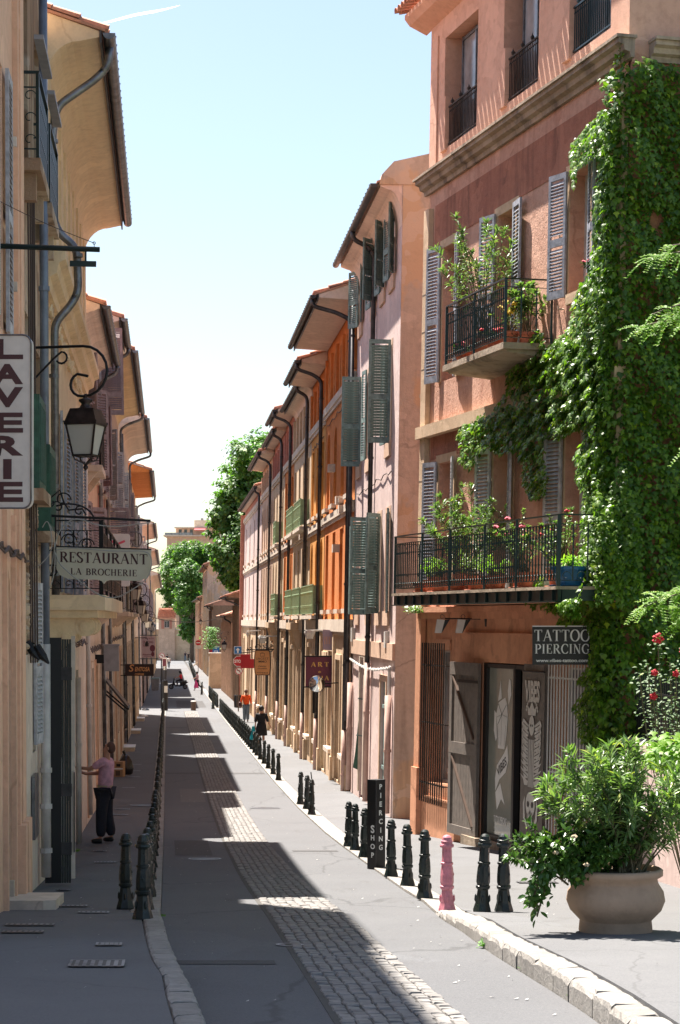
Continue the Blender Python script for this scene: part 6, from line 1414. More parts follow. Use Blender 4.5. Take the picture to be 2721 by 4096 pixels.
part('board', board(MB(), O, X_, Z_, [(-26/s_, -28/s_), (27/s_, -28/s_), (27/s_, 9/s_), (13/s_, 9/s_), (13/s_, 28/s_), (-26/s_, 28/s_)], .15), 'red', t); part('arm', MB().bar(pp(965, 2612, Y), pp(1080, 2600, Y+1), .04), 'iron_bk', t)
# traffic signs post
Y = 118.; s_ = 8000/Y; X0 = (953-1360.5)/s_; t = thing('traffic_sign_post', 'brown post carrying a blue one-way arrow, a stop sign and a no left turn sign', 'traffic sign', (X0, Y, zg(Y)))
part('post', MB().tube([(X0+.01, Y+.04, zg(Y)), (X0+.01, Y+.04, (2480-2590)/s_)], .035, 8), 'frame_b', t)
O = pp(952, 2601, Y); b_ = part('one_way_plate', board(MB(), O, X_, Z_, rrect(32/s_, 32/s_, .03), .03), 'blue', t)
d = MB(); poly2(d, O, X_, Z_, [(-.04, -.17), (.04, -.17), (.04, .0), (-.04, .0)]); poly2(d, O, X_, Z_, [(-.13, -.0), (.13, -.0), (0, .15)]); stroke2(d, O, X_, Z_, [(-.22, .22), (-.22, -.22), (.22, -.22), (.22, .22), (-.22, .22)], .02); part('arrow', d, 'white', b_)
O = pp(955, 2645, Y); oc = [(.33*math.cos(R(22.5+45*i)), .33*math.sin(R(22.5+45*i))) for i in range(8)]; b_ = part('stop_plate', board(MB(), O, X_, Z_, oc, .03), 'red', t)
d = MB(); sans(d, 'STOP', O, X_, Z_, .17, .5, bold=.03); 
for i in range(8): stroke2(d, O, X_, Z_, [(oc[i][0]*.98, oc[i][1]*.98), (oc[(i+1) % 8][0]*.98, oc[(i+1) % 8][1]*.98)], .025)
part('lettering', d, 'white', b_)
def no_turn(par, O, r):
    b_ = part('no_turn_plate', board(MB(), O, X_, Z_, [(r*1.05*math.cos(2*math.pi*i/24), r*1.05*math.sin(2*math.pi*i/24)) for i in range(24)], .03), 'white', par)
    d = MB(); ellipse(d, O, X_, Z_, r, r, .004, 24, r*.2); stroke2(d, O, X_, Z_, [(-r*.62, r*.62), (r*.62, -r*.62)], r*.14, .006); part('red_ring', d, 'red', b_)
    d = MB(); stroke2(d, O, X_, Z_, [(r*.3, -r*.5), (r*.3, 0), (r*.1, r*.2), (-r*.3, r*.2)], r*.16); poly2(d, O, X_, Z_, [(-r*.25, r*.4), (-r*.25, 0), (-r*.6, r*.2)]); part('arrow', d, 'black', b_)
no_turn(t, pp(956, 2684, Y), 15/s_)
Y = 128.; s_ = 8000/Y; t = thing('traffic_sign_post', 'no left turn sign on a post beside the parking board on the left', 'traffic sign', tuple(pp(646, 2850, Y))); 
part('post', MB().tube([pp(646, 2850, Y+.3), pp(646, 2612, Y+.3)], .04, 6), 'iron_bk', t); no_turn(t, pp(647, 2623, Y), 12/s_)
Y = 120.; s_ = 8000/Y; t = thing('parking_board', 'grey board with printed panels on two posts at the end of the left bollard row', 'sign', tuple(pp(660, 2842, Y)))
part('plate', board(MB(), pp(659, 2650, Y), X_, Z_, rrect(19/s_, 38/s_, .04), .05), 'white', t); part('plate', board(MB(), pp(659, 2675, Y), X_, Z_, rrect(17/s_, 10/s_, .03), .05), 'white', t)
d = MB(); poly2(d, pp(658, 2650, Y), X_, Z_, [(-.11, -.22), (.11, -.22), (.11, .22), (-.11, .22)]); part('print', d, 'purple_sign', t)
for u in (652, 664): part('post', MB().bar(pp(u, 2722, Y), pp(u, 2665, Y), .05), 'iron_bk', t)
part('pillar', MB().lathe([(.18, 0), (.18, 1.75), (.15, 1.82), (.02, 1.84)], tuple(pp(660, 2842, Y)), 12), 'iron_bk', t); part('sticker', board(MB(), pp(664, 2757, Y-.2), X_, Z_, [(-.1, -.2), (.1, -.2), (.1, .2), (-.1, .2)], .02), 'offwhite', t)
g = gpt(774, 2842); t = thing('retractable_bollard', 'short fat brown steel bollard in the middle of the road by the side street', 'bollard', g)
part('cylinder', MB().lathe([(.155, -.1), (.155, .52)], g, 16), 'frame_b', t, False); part('cap', MB().lathe([(.158, .521), (.158, .57), (.12, .585)], g, 16), 'white', t)
g = gpt(953, 2833); t = thing('litter_bin', 'dark slatted litter bin beside the stop sign post', 'bin', g)
part('bin_body', MB().lathe([(.24, 0.05), (.27, .82), (.22, .83), (.2, .5)], g, 10), 'iron_bk', t)
for i in range(10): a = 2*math.pi*i/10; part('slat', MB().bar(Vector(g)+Vector((.245*math.cos(a), .245*math.sin(a), .08)), Vector(g)+Vector((.275*math.cos(a), .275*math.sin(a), .78)), .06, .02), 'frame_b', t)
# axa + no entry
Y = 185.; s_ = 8000/Y; O = pp(864, 2602, Y); t = thing('hanging_sign', 'small blue insurance sign lettered AXA above a white strip, far right', 'sign', tuple(O))
part('board', board(MB(), O, X_, Z_, rrect(27/s_, 26/s_, .04), .08), 'blue', t); d = MB(); sans(d, 'AXA', O-Z_*.1, X_, Z_, .22, .45, bold=.04); poly2(d, O, X_, Z_, [(-.1, .27), (.12, .27), (.06, .12), (.0, .17)]); part('lettering', d, 'white', t); part('strip', board(MB(), pp(864, 2617, Y), X_, Z_, rrect(27/s_, 6/s_, .02), .05), 'white', t); part('arm', MB().bar(pp(878, 2587, Y), pp(852, 2587, Y), .06), 'white', t)
for (u, v, Y, lab) in ((850, 2612, 190., 'no entry sign half hidden by the small blue sign, on a pale post'), (793, 2571, 255., 'small far no entry sign by the last right hand houses')):
    s_ = 8000/Y; O = pp(u, v, Y); r_ = .34; t = thing('traffic_sign_post', lab, 'traffic sign', tuple(pp(u, v+120, Y)))
    part('post', MB().tube([(O.x, Y+.05, zg(Y)), (O.x, Y+.05, O.z+.3)], .05, 6), 'grey', t); b_ = part('no_entry_disc', board(MB(), O, X_, Z_, [(r_*math.cos(2*math.pi*i/20), r_*math.sin(2*math.pi*i/20)) for i in range(20)], .04), 'red', t)
    d = MB(); poly2(d, O, X_, Z_, [(-.24, -.06), (.24, -.06), (.24, .06), (-.24, .06)]); part('bar', d, 'white', b_); part('lower_plate', board(MB(), O-Z_*.55, X_, Z_, rrect(.75, .42, .04), .04), 'offwhite', t)
# plaque and lamp arms on the orange house
Y = 57.; t = thing('wall_plaque', 'lilac plaque with faded lettering projecting above the plum sign', 'sign', tuple(pp(1318, 2560, Y)))
O = pp(1318, 2560, Y); part('board', board(MB(), O, X_, Z_, [(-.19, -.28), (.20, -.30), (.20, .27), (-.19, .30)], .05), 'lilac_sign', t); d = MB()
for i_ in range(7): stroke2(d, O, X_, Z_, [(-.13+.045*i_, -.12), (-.13+.045*i_, .10)], .012)
part('faded_letters', d, 'orange_sign', t)
for (u, v, Y, n_, lab) in ((1230, 2528, 60., 3, 'white arm with three small lamps above the plum sign'), (1045, 2552, 86., 3, 'white arm with three small lamps above the orange sign'), (992, 2530, 100., 1, 'white surveillance dome on an arm by the middle houses')):
    t = thing('wall_light', lab, 'lamp', tuple(pp(u, v, Y))); part('arm', MB().bar(pp(u-5, v-5, Y), pp(u+90*60/Y, v-8, Y+.5), .05), 'white', t)
    for i in range(n_): part('lamp_head', MB().lathe([(.09, .08), (.10, .02), (.03, -.16)], tuple(pp(u+i*9*60/Y, v+6, Y)), 8), 'offwhite', t)
# black PIERCING totem
Y = 30.2; g = gpt(1510, 3478); t = thing('totem_post', 'black square post lettered PIERCING SHOP in white between the bollards', 'sign', g)
H_ = 1.29; wa, wb = .165, .155; c = Vector(g); ua = Vector((.78, -.62, 0)); ub = Vector((.80, .60, 0)); e = c+Vector((-.02, -.02, 0))
e0 = e-ua*.16; e2 = e+ub*.17; e3 = e0+ub*.17
mb = MB(); mb.add([e0, e, e2, e3]+[p+Z_*H_ for p in (e0, e, e2, e3)], [(0, 1, 5, 4), (1, 2, 6, 5), (2, 3, 7, 6), (3, 0, 4, 7), (4, 5, 6, 7), (0, 3, 2, 1)]); part('body', mb, 'black', t)
part('corner_edge', MB().bar(e+Vector((0, -.004, 0)), e+Vector((0, -.004, H_)), .008), 'zinc_dk', t)
for i, ch in enumerate('PIERCING'): q = MB(); sans(q, ch, e+ub*.085+Z_*(H_-.10-.125*i), ub, Z_, .07, bold=.03); part('letter', q, 'white', t)
for i, ch in enumerate('SHOP'): q = MB(); sans(q, ch, e0+ua*.10+Z_*(.58-.125*i), ua, Z_, .105 if i == 0 else .07, bold=.03); part('letter', q, 'white', t)
# ------------------------------------------------------------------ people
def skin(name, pts, edges, mt, parent, root=0, sub=1):
    me = bpy.data.meshes.new(name); me.from_pydata([p[:3] for p in pts], edges, []); me.materials.append(M[mt] if isinstance(mt, str) else mt)
    o = bpy.data.objects.new(name, me); COL.objects.link(o); o.parent = parent
    m = o.modifiers.new('skin', 'SKIN'); m.use_smooth_shade = True
    for i, p in enumerate(pts):
        d = me.skin_vertices[0].data[i]; r = p[3]; d.radius = (r, r if len(p) < 5 else p[4]); d.use_root = i == root
    s = o.modifiers.new('sub', 'SUBSURF'); s.levels = sub; s.render_levels = sub
    return o
def chain(pts, edges, frm, seq):
    for p in seq: pts.append(p); edges.append((frm, len(pts)-1)); frm = len(pts)-1
    return frm
def hand(pts, edges, wrist, p, d, s=1, curl=(0, 0, 0)):
    """palm and five fingers from wrist index; p palm centre, d finger direction"""
    d = Vector(d).normalized(); side = d.cross(Vector((0, 0, 1))); side = side.normalized() if side.length > .1 else Vector((1, 0, 0)); p = Vector(p)
    pi = chain(pts, edges, wrist, [(*p, .026)])
    for k, L in zip((-1.5, -.5, .5, 1.5), (.065, .075, .07, .055)):
        a = p+d*.035+side*(k*.018); b = a+d*L*.55; c_ = b+d*L*.35+Vector(curl)*.03; chain(pts, edges, pi, [(*a, .010), (*b, .009), (*c_, .008)])
    a = p-side*s*.03; chain(pts, edges, pi, [(*a, .011), (*(a-side*s*.02+d*.035), .009)])
def person(label, loc, rz, head, arms, legs, top, bottom, hair='hair', skirt=False, H=1.7, shoe='black', sleeves=.5, hairm=1.0, baggy=0.0, lean=0.0):
    t = thing('person', label, 'person', loc, local=True, rz=rz); t.scale = (H/1.72,)*3
    hd, hf = Vector(head[0]), Vector(head[1])              # head centre, face direction
    pts = [(0, 0, .93, .085, .08)]; ed = []
    sp = chain(pts, ed, 0, [(0, lean*.4, 1.12, .08, .075), (0, lean*.8, 1.32, .10, .08), (0, lean, 1.44, .07, .06), (0, lean+.01, 1.50, .052)])
    ch = sp-2
    upd = (hd-Vector((0, lean+.01, 1.50))).normalized()
    h1 = chain(pts, ed, sp, [(*(hd-upd*.055+hf*.02), .070), (*(hd+upd*.01), .088), (*(hd+upd*.075-hf*.01), .066)])
    face = h1-1
    chain(pts, ed, h1-2, [(*(hd-upd*.06+hf*.075), .030)])                       # chin
    chain(pts, ed, face, [(*(hd+hf*.098-upd*.005), .014)])                     # nose
    ci = ch
    for s, (sh, el, wr, hn, hdv) in zip((-1, 1), arms):
        w = chain(pts, ed, ci, [(*sh, .040), (*el, .040 if sleeves < 1.2 else .028), (*wr, .027)]); hand(pts, ed, w, hn, hdv, s)
    for s, (hp, kn, an, to) in zip((-1, 1), legs):
        chain(pts, ed, 0, [(*hp, .06), (*kn, .055 if skirt else .04), (*an, .040 if skirt else .03), (*to, .034)])
    skin('body', pts, ed, 'skin', t)
    side = hf.cross(upd).normalized()
    for s in (-1, 1): c = hd+side*s*.085-hf*.005; lpart('ear', MB().lathe([(.004, -.03), (.016, -.015), (.018, .01), (.006, .03)], tuple(c), 6), 'skin', t, True)
    for s in (-1, 1): c = hd+side*s*.034+hf*.082+upd*.025; lpart('eye', MB().lathe([(.002, -.008), (.010, 0), (.002, .008)], tuple(c), 6), 'white', t, True)
    c = hd+hf*.092-upd*.042; lpart('mouth', MB().tube([c-side*.022, c+hf*.004, c+side*.022], .006, 5), 'flower_red' if False else 'frame_b', t)
    # hair cap
    hb = MB(); hc = hd+upd*.028-hf*.026; prf = [(math.sin(math.pi*i/8), -math.cos(math.pi*i/8)) for i in range(9)]
    for rr_, zz_ in prf:
        for j in range(14):
            an_ = 2*math.pi*j/14; wv = 1+(.05*math.sin(an_*5+zz_*7) if hairm > 1.05 else 0); hb.v.append(tuple(hc+(side*math.cos(an_)*.088+hf*math.sin(an_)*.092)*max(.02, rr_)*hairm*wv+upd*zz_*.098*hairm))
    for i in range(8): hb.f += [(i*14+j, i*14+(j+1) % 14, (i+1)*14+(j+1) % 14, (i+1)*14+j) for j in range(14)]
    lpart('hair', hb, hair, t, True)
    # top
    e = .02; pts = [(0, 0, .885, .150+baggy, .125+baggy)]; ed = []
    k = chain(pts, ed, 0, [(0, lean*.4, 1.10, .142+e+baggy*.6, .122+baggy*.8), (0, lean*.8, 1.30, .165+e, .14), (0, lean, 1.42, .13+e, .11)])
    for s, (sh, el, wr, hn, hdv) in zip((-1, 1), arms):
        sh, el, wr = Vector(sh), Vector(el), Vector(wr)
        if sleeves <= 1: chain(pts, ed, k, [(*sh, .078), (*(sh.lerp(el, sleeves*.5)), .072), (*(sh.lerp(el, sleeves)), .068)])
        else: chain(pts, ed, k, [(*sh, .078), (*el, .060), (*(el.lerp(wr, sleeves-1)), .048)])
    skin('top', pts, ed, top, t)
    if skirt:
        mb = MB(); mb.lathe([(.16, 1.05), (.20, .92), (.22, .78), (.235, .56), (.20, .55)], (0, 0, 0), 20, wob=lambda a, z: 1+(.03*math.sin(a*7) if z < .8 else 0)-.18*abs(math.sin(a))**2)
        lpart('skirt', mb, bottom, t, True)
    else:
        pts = [(0, 0, .93, .14+baggy*.4, .125)]; ed = []
        for s, (hp, kn, an, to) in zip((-1, 1), legs): hp, kn, an = Vector(hp), Vector(kn), Vector(an); chain(pts, ed, 0, [(*hp, .105+baggy), (*kn, .078+baggy), (*(kn.lerp(an, 1.0)), .066+baggy)])
        skin('trousers', pts, ed, bottom, t)
    for s, (hp, kn, an, to) in zip((-1, 1), legs):
        an, to = Vector(an), Vector(to); bk = an+(an-to)*.15; skin('shoe', [(bk.x, bk.y, max(to.z+.01, bk.z-.05), .045), (an.x, an.y, max(to.z+.015, an.z-.045), .052), (to.x, to.y, to.z+.005, .042)], [(0, 1), (1, 2)], shoe, t)
    return t
V3 = Vector
M['shirt_pink'] = cloth('mauve pink cotton', (.60, .33, .42)); M['work_trouser'] = cloth('dark work trousers', (.018, .018, .028)); M['dress'] = cloth('black dress cloth', (.010, .010, .012)); M['orange_shirt'] = cloth('orange shirt cloth', (.72, .085, .012))
M['jeans'] = cloth('grey blue jeans', (.13, .17, .21)); M['red_shirt'] = cloth('red shirt cloth', (.6, .02, .04)); M['pale_top'] = cloth('pale pink top', (.5, .32, .34)); M['teal_bag'] = cloth('teal plastic bag', (.01, .30, .36)); M['pink_bag'] = cloth('pink plastic bag', (.75, .08, .28)); M['plastic_bk'] = mat('black bin bag plastic', (.012, .012, .014), .25, 0, .3, 30, .8, 14)
M['belt'] = flat('beige belt', (.42, .34, .22), .8); M['cardboard'] = mat('cardboard', (.38, .23, .12), .85, 0, .1, 4)
g = gpt(420, 3378)
man = person('man in a mauve shirt and dark work trousers looking up, arms raised to the wall', (g[0], g[1], g[2]+.03), R(80), ((0, -.075, 1.615), V3((0, .80, .60)).normalized()),
    [((-.18, -.02, 1.40), (-.20, .20, 1.27), (-.13, .44, 1.29), (-.11, .52, 1.30), (0, 1, .1)), ((.18, -.02, 1.40), (.21, .16, 1.17), (.13, .38, 1.16), (.10, .46, 1.20), (0, 1, .5))],
    [((-.10, 0, .86), (-.12, .03, .48), (-.14, .03, .09), (-.16, .20, .035)), ((.10, 0, .86), (.12, .0, .48), (.13, -.09, .09), (.14, .08, .035))],
    'shirt_pink', 'work_trouser', 'hair_sh', H=1.76, sleeves=.85, baggy=.03, lean=-.04, hairm=.98)
lpart('belt', MB().lathe([(.150, .965), (.150, .988)], (0, 0, 0), 20, wob=lambda a, z: 1-.12*abs(math.sin(a))), 'belt', man)
lpart('belt_end', MB().bar((-.15, .06, .97), (-.17, .10, .80), .03, .008), 'belt', man)
for s in (-1, 1): lpart('tool_pocket', MB().lathe([(.05, .68), (.07, .72), (.075, .86), (.06, .88)], (s*.15, .02, 0), 8), 'work_trouser', man); lpart('pocket_trim', MB().bar((s*.19, -.06, .78), (s*.20, .0, .9), .012), 'red', man)
g = gpt(1046, 3001)
wm = person('woman with short black hair in a black knee length dress walking away', (g[0], g[1], g[2]+.03), R(4), ((0, .01, 1.60), V3((0, 1, 0))),
    [((-.17, 0, 1.38), (-.23, -.02, 1.13), (-.24, .04, .92), (-.24, .05, .84), (0, .1, -1)), ((.17, 0, 1.38), (.25, .0, 1.14), (.33, .12, .96), (.36, .16, .90), (.4, .5, -.6))],
    [((-.08, 0, .86), (-.07, .08, .48), (-.06, .06, .09), (-.06, .2, .035)), ((.08, 0, .86), (.08, .02, .47), (.09, -.22, .16), (.09, -.16, .06))], 'dress', 'dress', 'hair', True, 1.62, sleeves=1.3, hairm=1.22)
b_ = MB(); b_.lathe([(.05, .86), (.09, .62), (.14, .42), (.13, .36), (.02, .35)], (-.30, .02, 0), 10, wob=lambda a, z: 1-.5*abs(math.sin(a)))
t = thing('carrier_bag', 'teal plastic carrier bag in the left hand of the woman in black', 'bag', (g[0], g[1], g[2]+.03), local=True); lpart('bag_body', b_, 'teal_bag', t); lpart('handle', MB().tube([(-.34, .02, .84), (-.27, .03, .93), (-.24, .02, .84)], .008, 5), 'teal_bag', t)
g = gpt(985, 2891)
wo = person('woman in a bright orange shirt and grey jeans walking away on the right pavement', (g[0], g[1], g[2]+.03), R(3), ((0, .01, 1.60), V3((0, 1, 0))),
    [((-.18, 0, 1.38), (-.26, -.03, 1.13), (-.30, .02, .92), (-.30, .03, .84), (0, .1, -1)), ((.18, 0, 1.38), (.24, -.02, 1.13), (.27, .03, .90), (.27, .04, .82), (0, .1, -1))],
    [((-.09, 0, .86), (-.09, .08, .48), (-.09, .08, .09), (-.09, .22, .035)), ((.09, 0, .86), (.09, -.02, .48), (.08, -.2, .12), (.08, -.08, .035))], 'orange_shirt', 'jeans', 'hair_sh', False, 1.66, sleeves=1.7, hairm=1.12, baggy=.02)
t = thing('shoulder_bag', 'dark shoulder bag on the left side of the woman in orange', 'bag', (g[0], g[1], g[2]+.03), local=True); lpart('bag_body', MB().lathe([(.05, .78), (.13, .84), (.13, 1.0), (.07, 1.04)], (-.30, -.02, 0), 8, wob=lambda a, z: 1-.4*abs(math.cos(a))), 'maroon_text', t); lpart('strap', MB().tube([(-.3, -.05, 1.02), (-.2, -.08, 1.25), (-.16, .0, 1.44)], .012, 5), 'maroon_text', t)
g = gpt(790, 2762)
wp = person('pedestrian in pale top and dark trousers striding left across the street', g, R(85), ((0, .03, 1.60), V3((0, 1, 0))),
    [((-.17, 0, 1.38), (-.2, .1, 1.15), (-.17, .32, 1.08), (-.16, .4, 1.08), (0, 1, 0)), ((.17, 0, 1.38), (.2, .02, 1.13), (.18, .14, .92), (.18, .16, .84), (0, .1, -1))],
    [((-.08, 0, .86), (-.08, .18, .5), (-.08, .22, .09), (-.08, .35, .035)), ((.08, 0, .86), (.08, -.1, .5), (.08, -.40, .22), (.08, -.42, .08))], 'pale_top', 'work_trouser', 'hair', False, 1.62, sleeves=.9, hairm=1.15)
t = thing('carrier_bag', 'bright pink carrier bag held by the pedestrian crossing the street', 'bag', g, local=True); lpart('bag_body', MB().lathe([(.04, .92), (.12, .66), (.2, .30), (.17, .22)], (-.1, -.12, 0), 8, wob=lambda a, z: 1-.5*abs(math.sin(a))), 'pink_bag', t)
# scooter and rider, going left
g = gpt(714, 2757); t = thing('scooter', 'black motor scooter crossing the road to the left', 'scooter', g, local=True, rz=R(90))
def wheel(y, r=.22):
    w = lpart('wheel', MB().tube([(0, y+(r-.05)*math.cos(a), r+(r-.05)*math.sin(a)) for a in [2*math.pi*i/16 for i in range(17)]], .055, 8, False), 'plastic_bk', t, True)
    lpart('rim', MB().tube([(-.03, y, r), (.03, y, r)], .11, 10), 'zinc', t)
wheel(.62); wheel(-.58)
lpart('front_shield', MB().prism(lambda x, y, d: (d, x, y), [(.36, .32), (.50, .42), (.40, .98), (.30, 1.0), (.34, .6), (.24, .34)], -.14, .14), 'plastic_bk', t)
lpart('floor', MB().prism(lambda x, y, d: (d, x, y), [(.34, .24), (.30, .34), (-.15, .36), (-.2, .24)], -.13, .13), 'plastic_bk', t)
lpart('rear_body', MB().prism(lambda x, y, d: (d, x, y), [(-.12, .30), (-.15, .62), (-.7, .70), (-.84, .60), (-.62, .42), (-.3, .28)], -.13, .13), 'plastic_bk', t)
lpart('seat', MB().prism(lambda x, y, d: (d, x, y), [(-.10, .63), (-.14, .74), (-.4, .76), (-.72, .80), (-.72, .71)], -.12, .12), 'door_dark', t)
lpart('handlebar', MB().tube([(-.3, .26, 1.04), (0, .33, 1.02), (.3, .26, 1.04)], .018, 6), 'iron_bk', t); lpart('front_fork', MB().tube([(0, .38, .8), (0, .62, .25)], .03, 6), 'zinc', t)
lpart('front_mudguard', MB().prism(lambda x, y, d: (d, x, y), [(.42, .40), (.5, .48), (.66, .48), (.8, .36), (.62, .44)], -.07, .07), 'plastic_bk', t); lpart('mirror', MB().tube([(.25, .28, 1.04), (.3, .3, 1.2), (.3, .26, 1.24)], [.01, .01, .05], 6), 'zinc', t); lpart('tail_light', MB().box(ID, -.05, .05, -.86, -.82, .58, .66), 'red', t)
rd = person('scooter rider in a red shirt, shorts and black helmet', (g[0]+.25, g[1], g[2]-.06), R(90), ((0, .10, 1.58), V3((0, 1, 0))),
    [((-.18, 0, 1.36), (-.24, .22, 1.16), (-.27, .48, 1.12), (-.27, .55, 1.11), (0, 1, -.2)), ((.18, 0, 1.36), (.24, .22, 1.16), (.27, .48, 1.12), (.27, .55, 1.11), (0, 1, -.2))],
    [((-.10, .02, .90), (-.14, .42, .84), (-.12, .34, .46), (-.12, .46, .40)), ((.10, .02, .90), (.14, .42, .84), (.12, .34, .46), (.12, .46, .40))], 'red_shirt', 'work_trouser', 'black', False, 1.66, sleeves=.8, hairm=1.5, lean=.06)
# far walkers
FG = 'people far down the street'
def walker(label, u, v, rz, top, bottom, H=1.7, hair='hair', grp=None):
    g = gpt(u, v); p = person(label, g, rz, ((0, .02, 1.60), V3((0, 1, 0))),
      [((-.17, 0, 1.38), (-.22, .0, 1.13), (-.22, .06, .92), (-.22, .07, .84), (0, .1, -1)), ((.17, 0, 1.38), (.22, .0, 1.13), (.22, .06, .92), (.22, .07, .84), (0, .1, -1))],
      [((-.09, 0, .86), (-.09, .08, .48), (-.09, .08, .09), (-.09, .22, .035)), ((.09, 0, .86), (.09, -.02, .48), (.08, -.15, .10), (.08, -.03, .035))], top, bottom, hair, False, H)
    if grp: p['group'] = grp
    return p
walker('far woman in white top and grey trousers beyond the scooter on the left', 676, 2673, 0, 'white', 'jeans', 1.72)
walker('far man in dark clothes just left of the woman in white top', 669, 2660, R(20), 'work_trouser', 'work_trouser', 1.8)
walker('dark clothed person left of the mint green van at the far end', 741, 2644, 0, 'work_trouser', 'jeans', 1.75); walker('person in black in front of the mint green van', 754, 2645, R(180), 'dress', 'dress', 1.6); walker('pale dressed person right of the mint green van', 768, 2642, R(90), 'offwhite', 'belt', 1.75)
g = gpt(797, 2668); sp = person('bare legged person sitting on the far right kerb', (g[0], g[1], g[2]-.42), R(90), ((0, .02, 1.60), V3((0, 1, 0))), [((-.17, 0, 1.38), (-.22, .1, 1.13), (-.2, .3, 1.02), (-.2, .36, 1.0), (0, 1, 0)), ((.17, 0, 1.38), (.22, .1, 1.13), (.2, .3, 1.02), (.2, .36, 1.0), (0, 1, 0))],
    [((-.10, .02, .90), (-.14, .46, .98), (-.12, .8, .62), (-.12, .95, .52)), ((.10, .02, .90), (.14, .46, .98), (.12, .85, .62), (.12, 1.0, .52))], 'white', 'belt', 'hair', False, 1.7)
g = gpt(757, 2642); t = thing('van', 'small mint green van parked before the far end wall', 'van', (g[0], g[1]+1, g[2]), local=True); M['mint'] = mat('mint green paint', (.25, .55, .45), .35, 0, .03, coat=.5)
lpart('body', MB().prism(lambda x, y, d: (x, d, y), [(-.85, .35), (.85, .35), (.9, .9), (.72, 1.65), (.6, 1.75), (-.6, 1.75), (-.72, 1.65), (-.9, .9)], 0, 3.4), 'mint', t); lpart('windscreen', MB().prism(lambda x, y, d: (x, d, y), [(-.74, 1.0), (.74, 1.0), (.62, 1.6), (-.62, 1.6)], -.02, -.002), 'glass', t)
for x in (-.75, .75): lpart('wheel', MB().tube([(x-.1, .2, .3), (x+.1, .2, .3)], .3, 12), 'plastic_bk', t); lpart('headlight', MB().box(ID, x-.08, x+.08, -.03, -.002, .62, .76), 'white', t)
# rubbish on the left pavement
g = gpt(474, 3111); t = thing('cardboard_box', 'tall brown cardboard carton standing in front of a black bin bag', 'box', g, rz=0)
Fb = Fr(g[0], g[1], (.99, -.12), (-.12, -.99), 0); part('carton', MB().box(Fb, -.15, .13, -.3, 0, g[2], g[2]+.46), 'cardboard', t); part('tape', MB().box(Fb, -.15, .13, .0005, .003, g[2]+.24, g[2]+.28), 'white', t); part('print', MB().box(Fb, -.06, .06, .0005, .003, g[2]+.32, g[2]+.40), 'black', t); part('flap', MB().box(Fb, -.151, .131, -.301, .001, g[2]+.461, g[2]+.468), 'cardboard', t)
part('print', MB().box(Fb, -.08, .05, .0005, .003, g[2]+.06, g[2]+.20), 'frame_b', t)
g = gpt(497, 3104); t = thing('bin_bag', 'shiny black bin bag with knotted top behind the carton', 'bag', g)
part('bag_body', MB().lathe([(.12, 0), (.19, .05), (.21, .22), (.18, .42), (.10, .56), (.03, .62)], (g[0]+.02, g[1]+.3, g[2]), 16, wob=lambda a, z: 1+.10*math.sin(a*5+z*9)+.05*math.sin(a*11)), 'plastic_bk', t, True); part('knot', MB().tube([(g[0], g[1]+.3, g[2]+.6), (g[0]-.06, g[1]+.28, g[2]+.70), (g[0]-.02, g[1]+.28, g[2]+.74)], [.03, .04, .01], 7), 'plastic_bk', t)
g = gpt(548, 3392); t = thing('plug_adapter', 'small yellow plastic object with white tip lying by the left bollards', 'rubbish', (g[0], g[1], g[2]+.03)); part('yellow_block', MB().box(Fr(g[0], g[1], (1, 0), (0, -1), 0), -.03, .03, 0, .04, g[2]+.031, g[2]+.06), 'flower_yel', t); part('white_tip', MB().box(Fr(g[0], g[1], (1, 0), (0, -1), 0), .031, .07, .01, .03, g[2]+.035, g[2]+.05), 'white', t)
g = gpt(622, 2763); t = thing('wheelie_bin', 'grey green wheeled bin far down the left pavement', 'bin', g); part('bin_body', MB().lathe([(.42, 0), (.5, 1.0)], g, 4, R(45)), 'grey', t); part('lid', MB().lathe([(.54, 1.001), (.5, 1.08), (.3, 1.12)], g, 4, R(45)), 'shut_green', t)
for k, (u, v) in enumerate(((578, 2868), (583, 2843))): g = gpt(u, v); t = thing('litter', ('white plastic scrap', 'small dark rubbish bag')[k]+' lying on the left pavement near the wall', 'rubbish', (g[0], g[1], g[2]+.03)); part('scrap', MB().lathe([(.2, .0), (.22, .05), (.08, .11)], (g[0], g[1], g[2]+.03), 9, wob=lambda a, z: 1+.3*math.sin(a*3)), ('white', 'plastic_bk')[k], t)
# contrail and birds' sky
t = thing('contrail', 'thin white vapour trail in the sky at the upper left', 'vapour trail', (0, 9000, 2700)); M['trail'] = glowless('vapour', (.95, .95, .95))
part('trail', MB().tube([pp(378+(720-378)*k/10, 97-(97-22)*k/10+2*math.sin(k), 9000) for k in range(11)], [1.5, 3, 4.5, 5, 5.5, 6, 6, 5.5, 4.5, 3, .8], 6), 'trail', t)

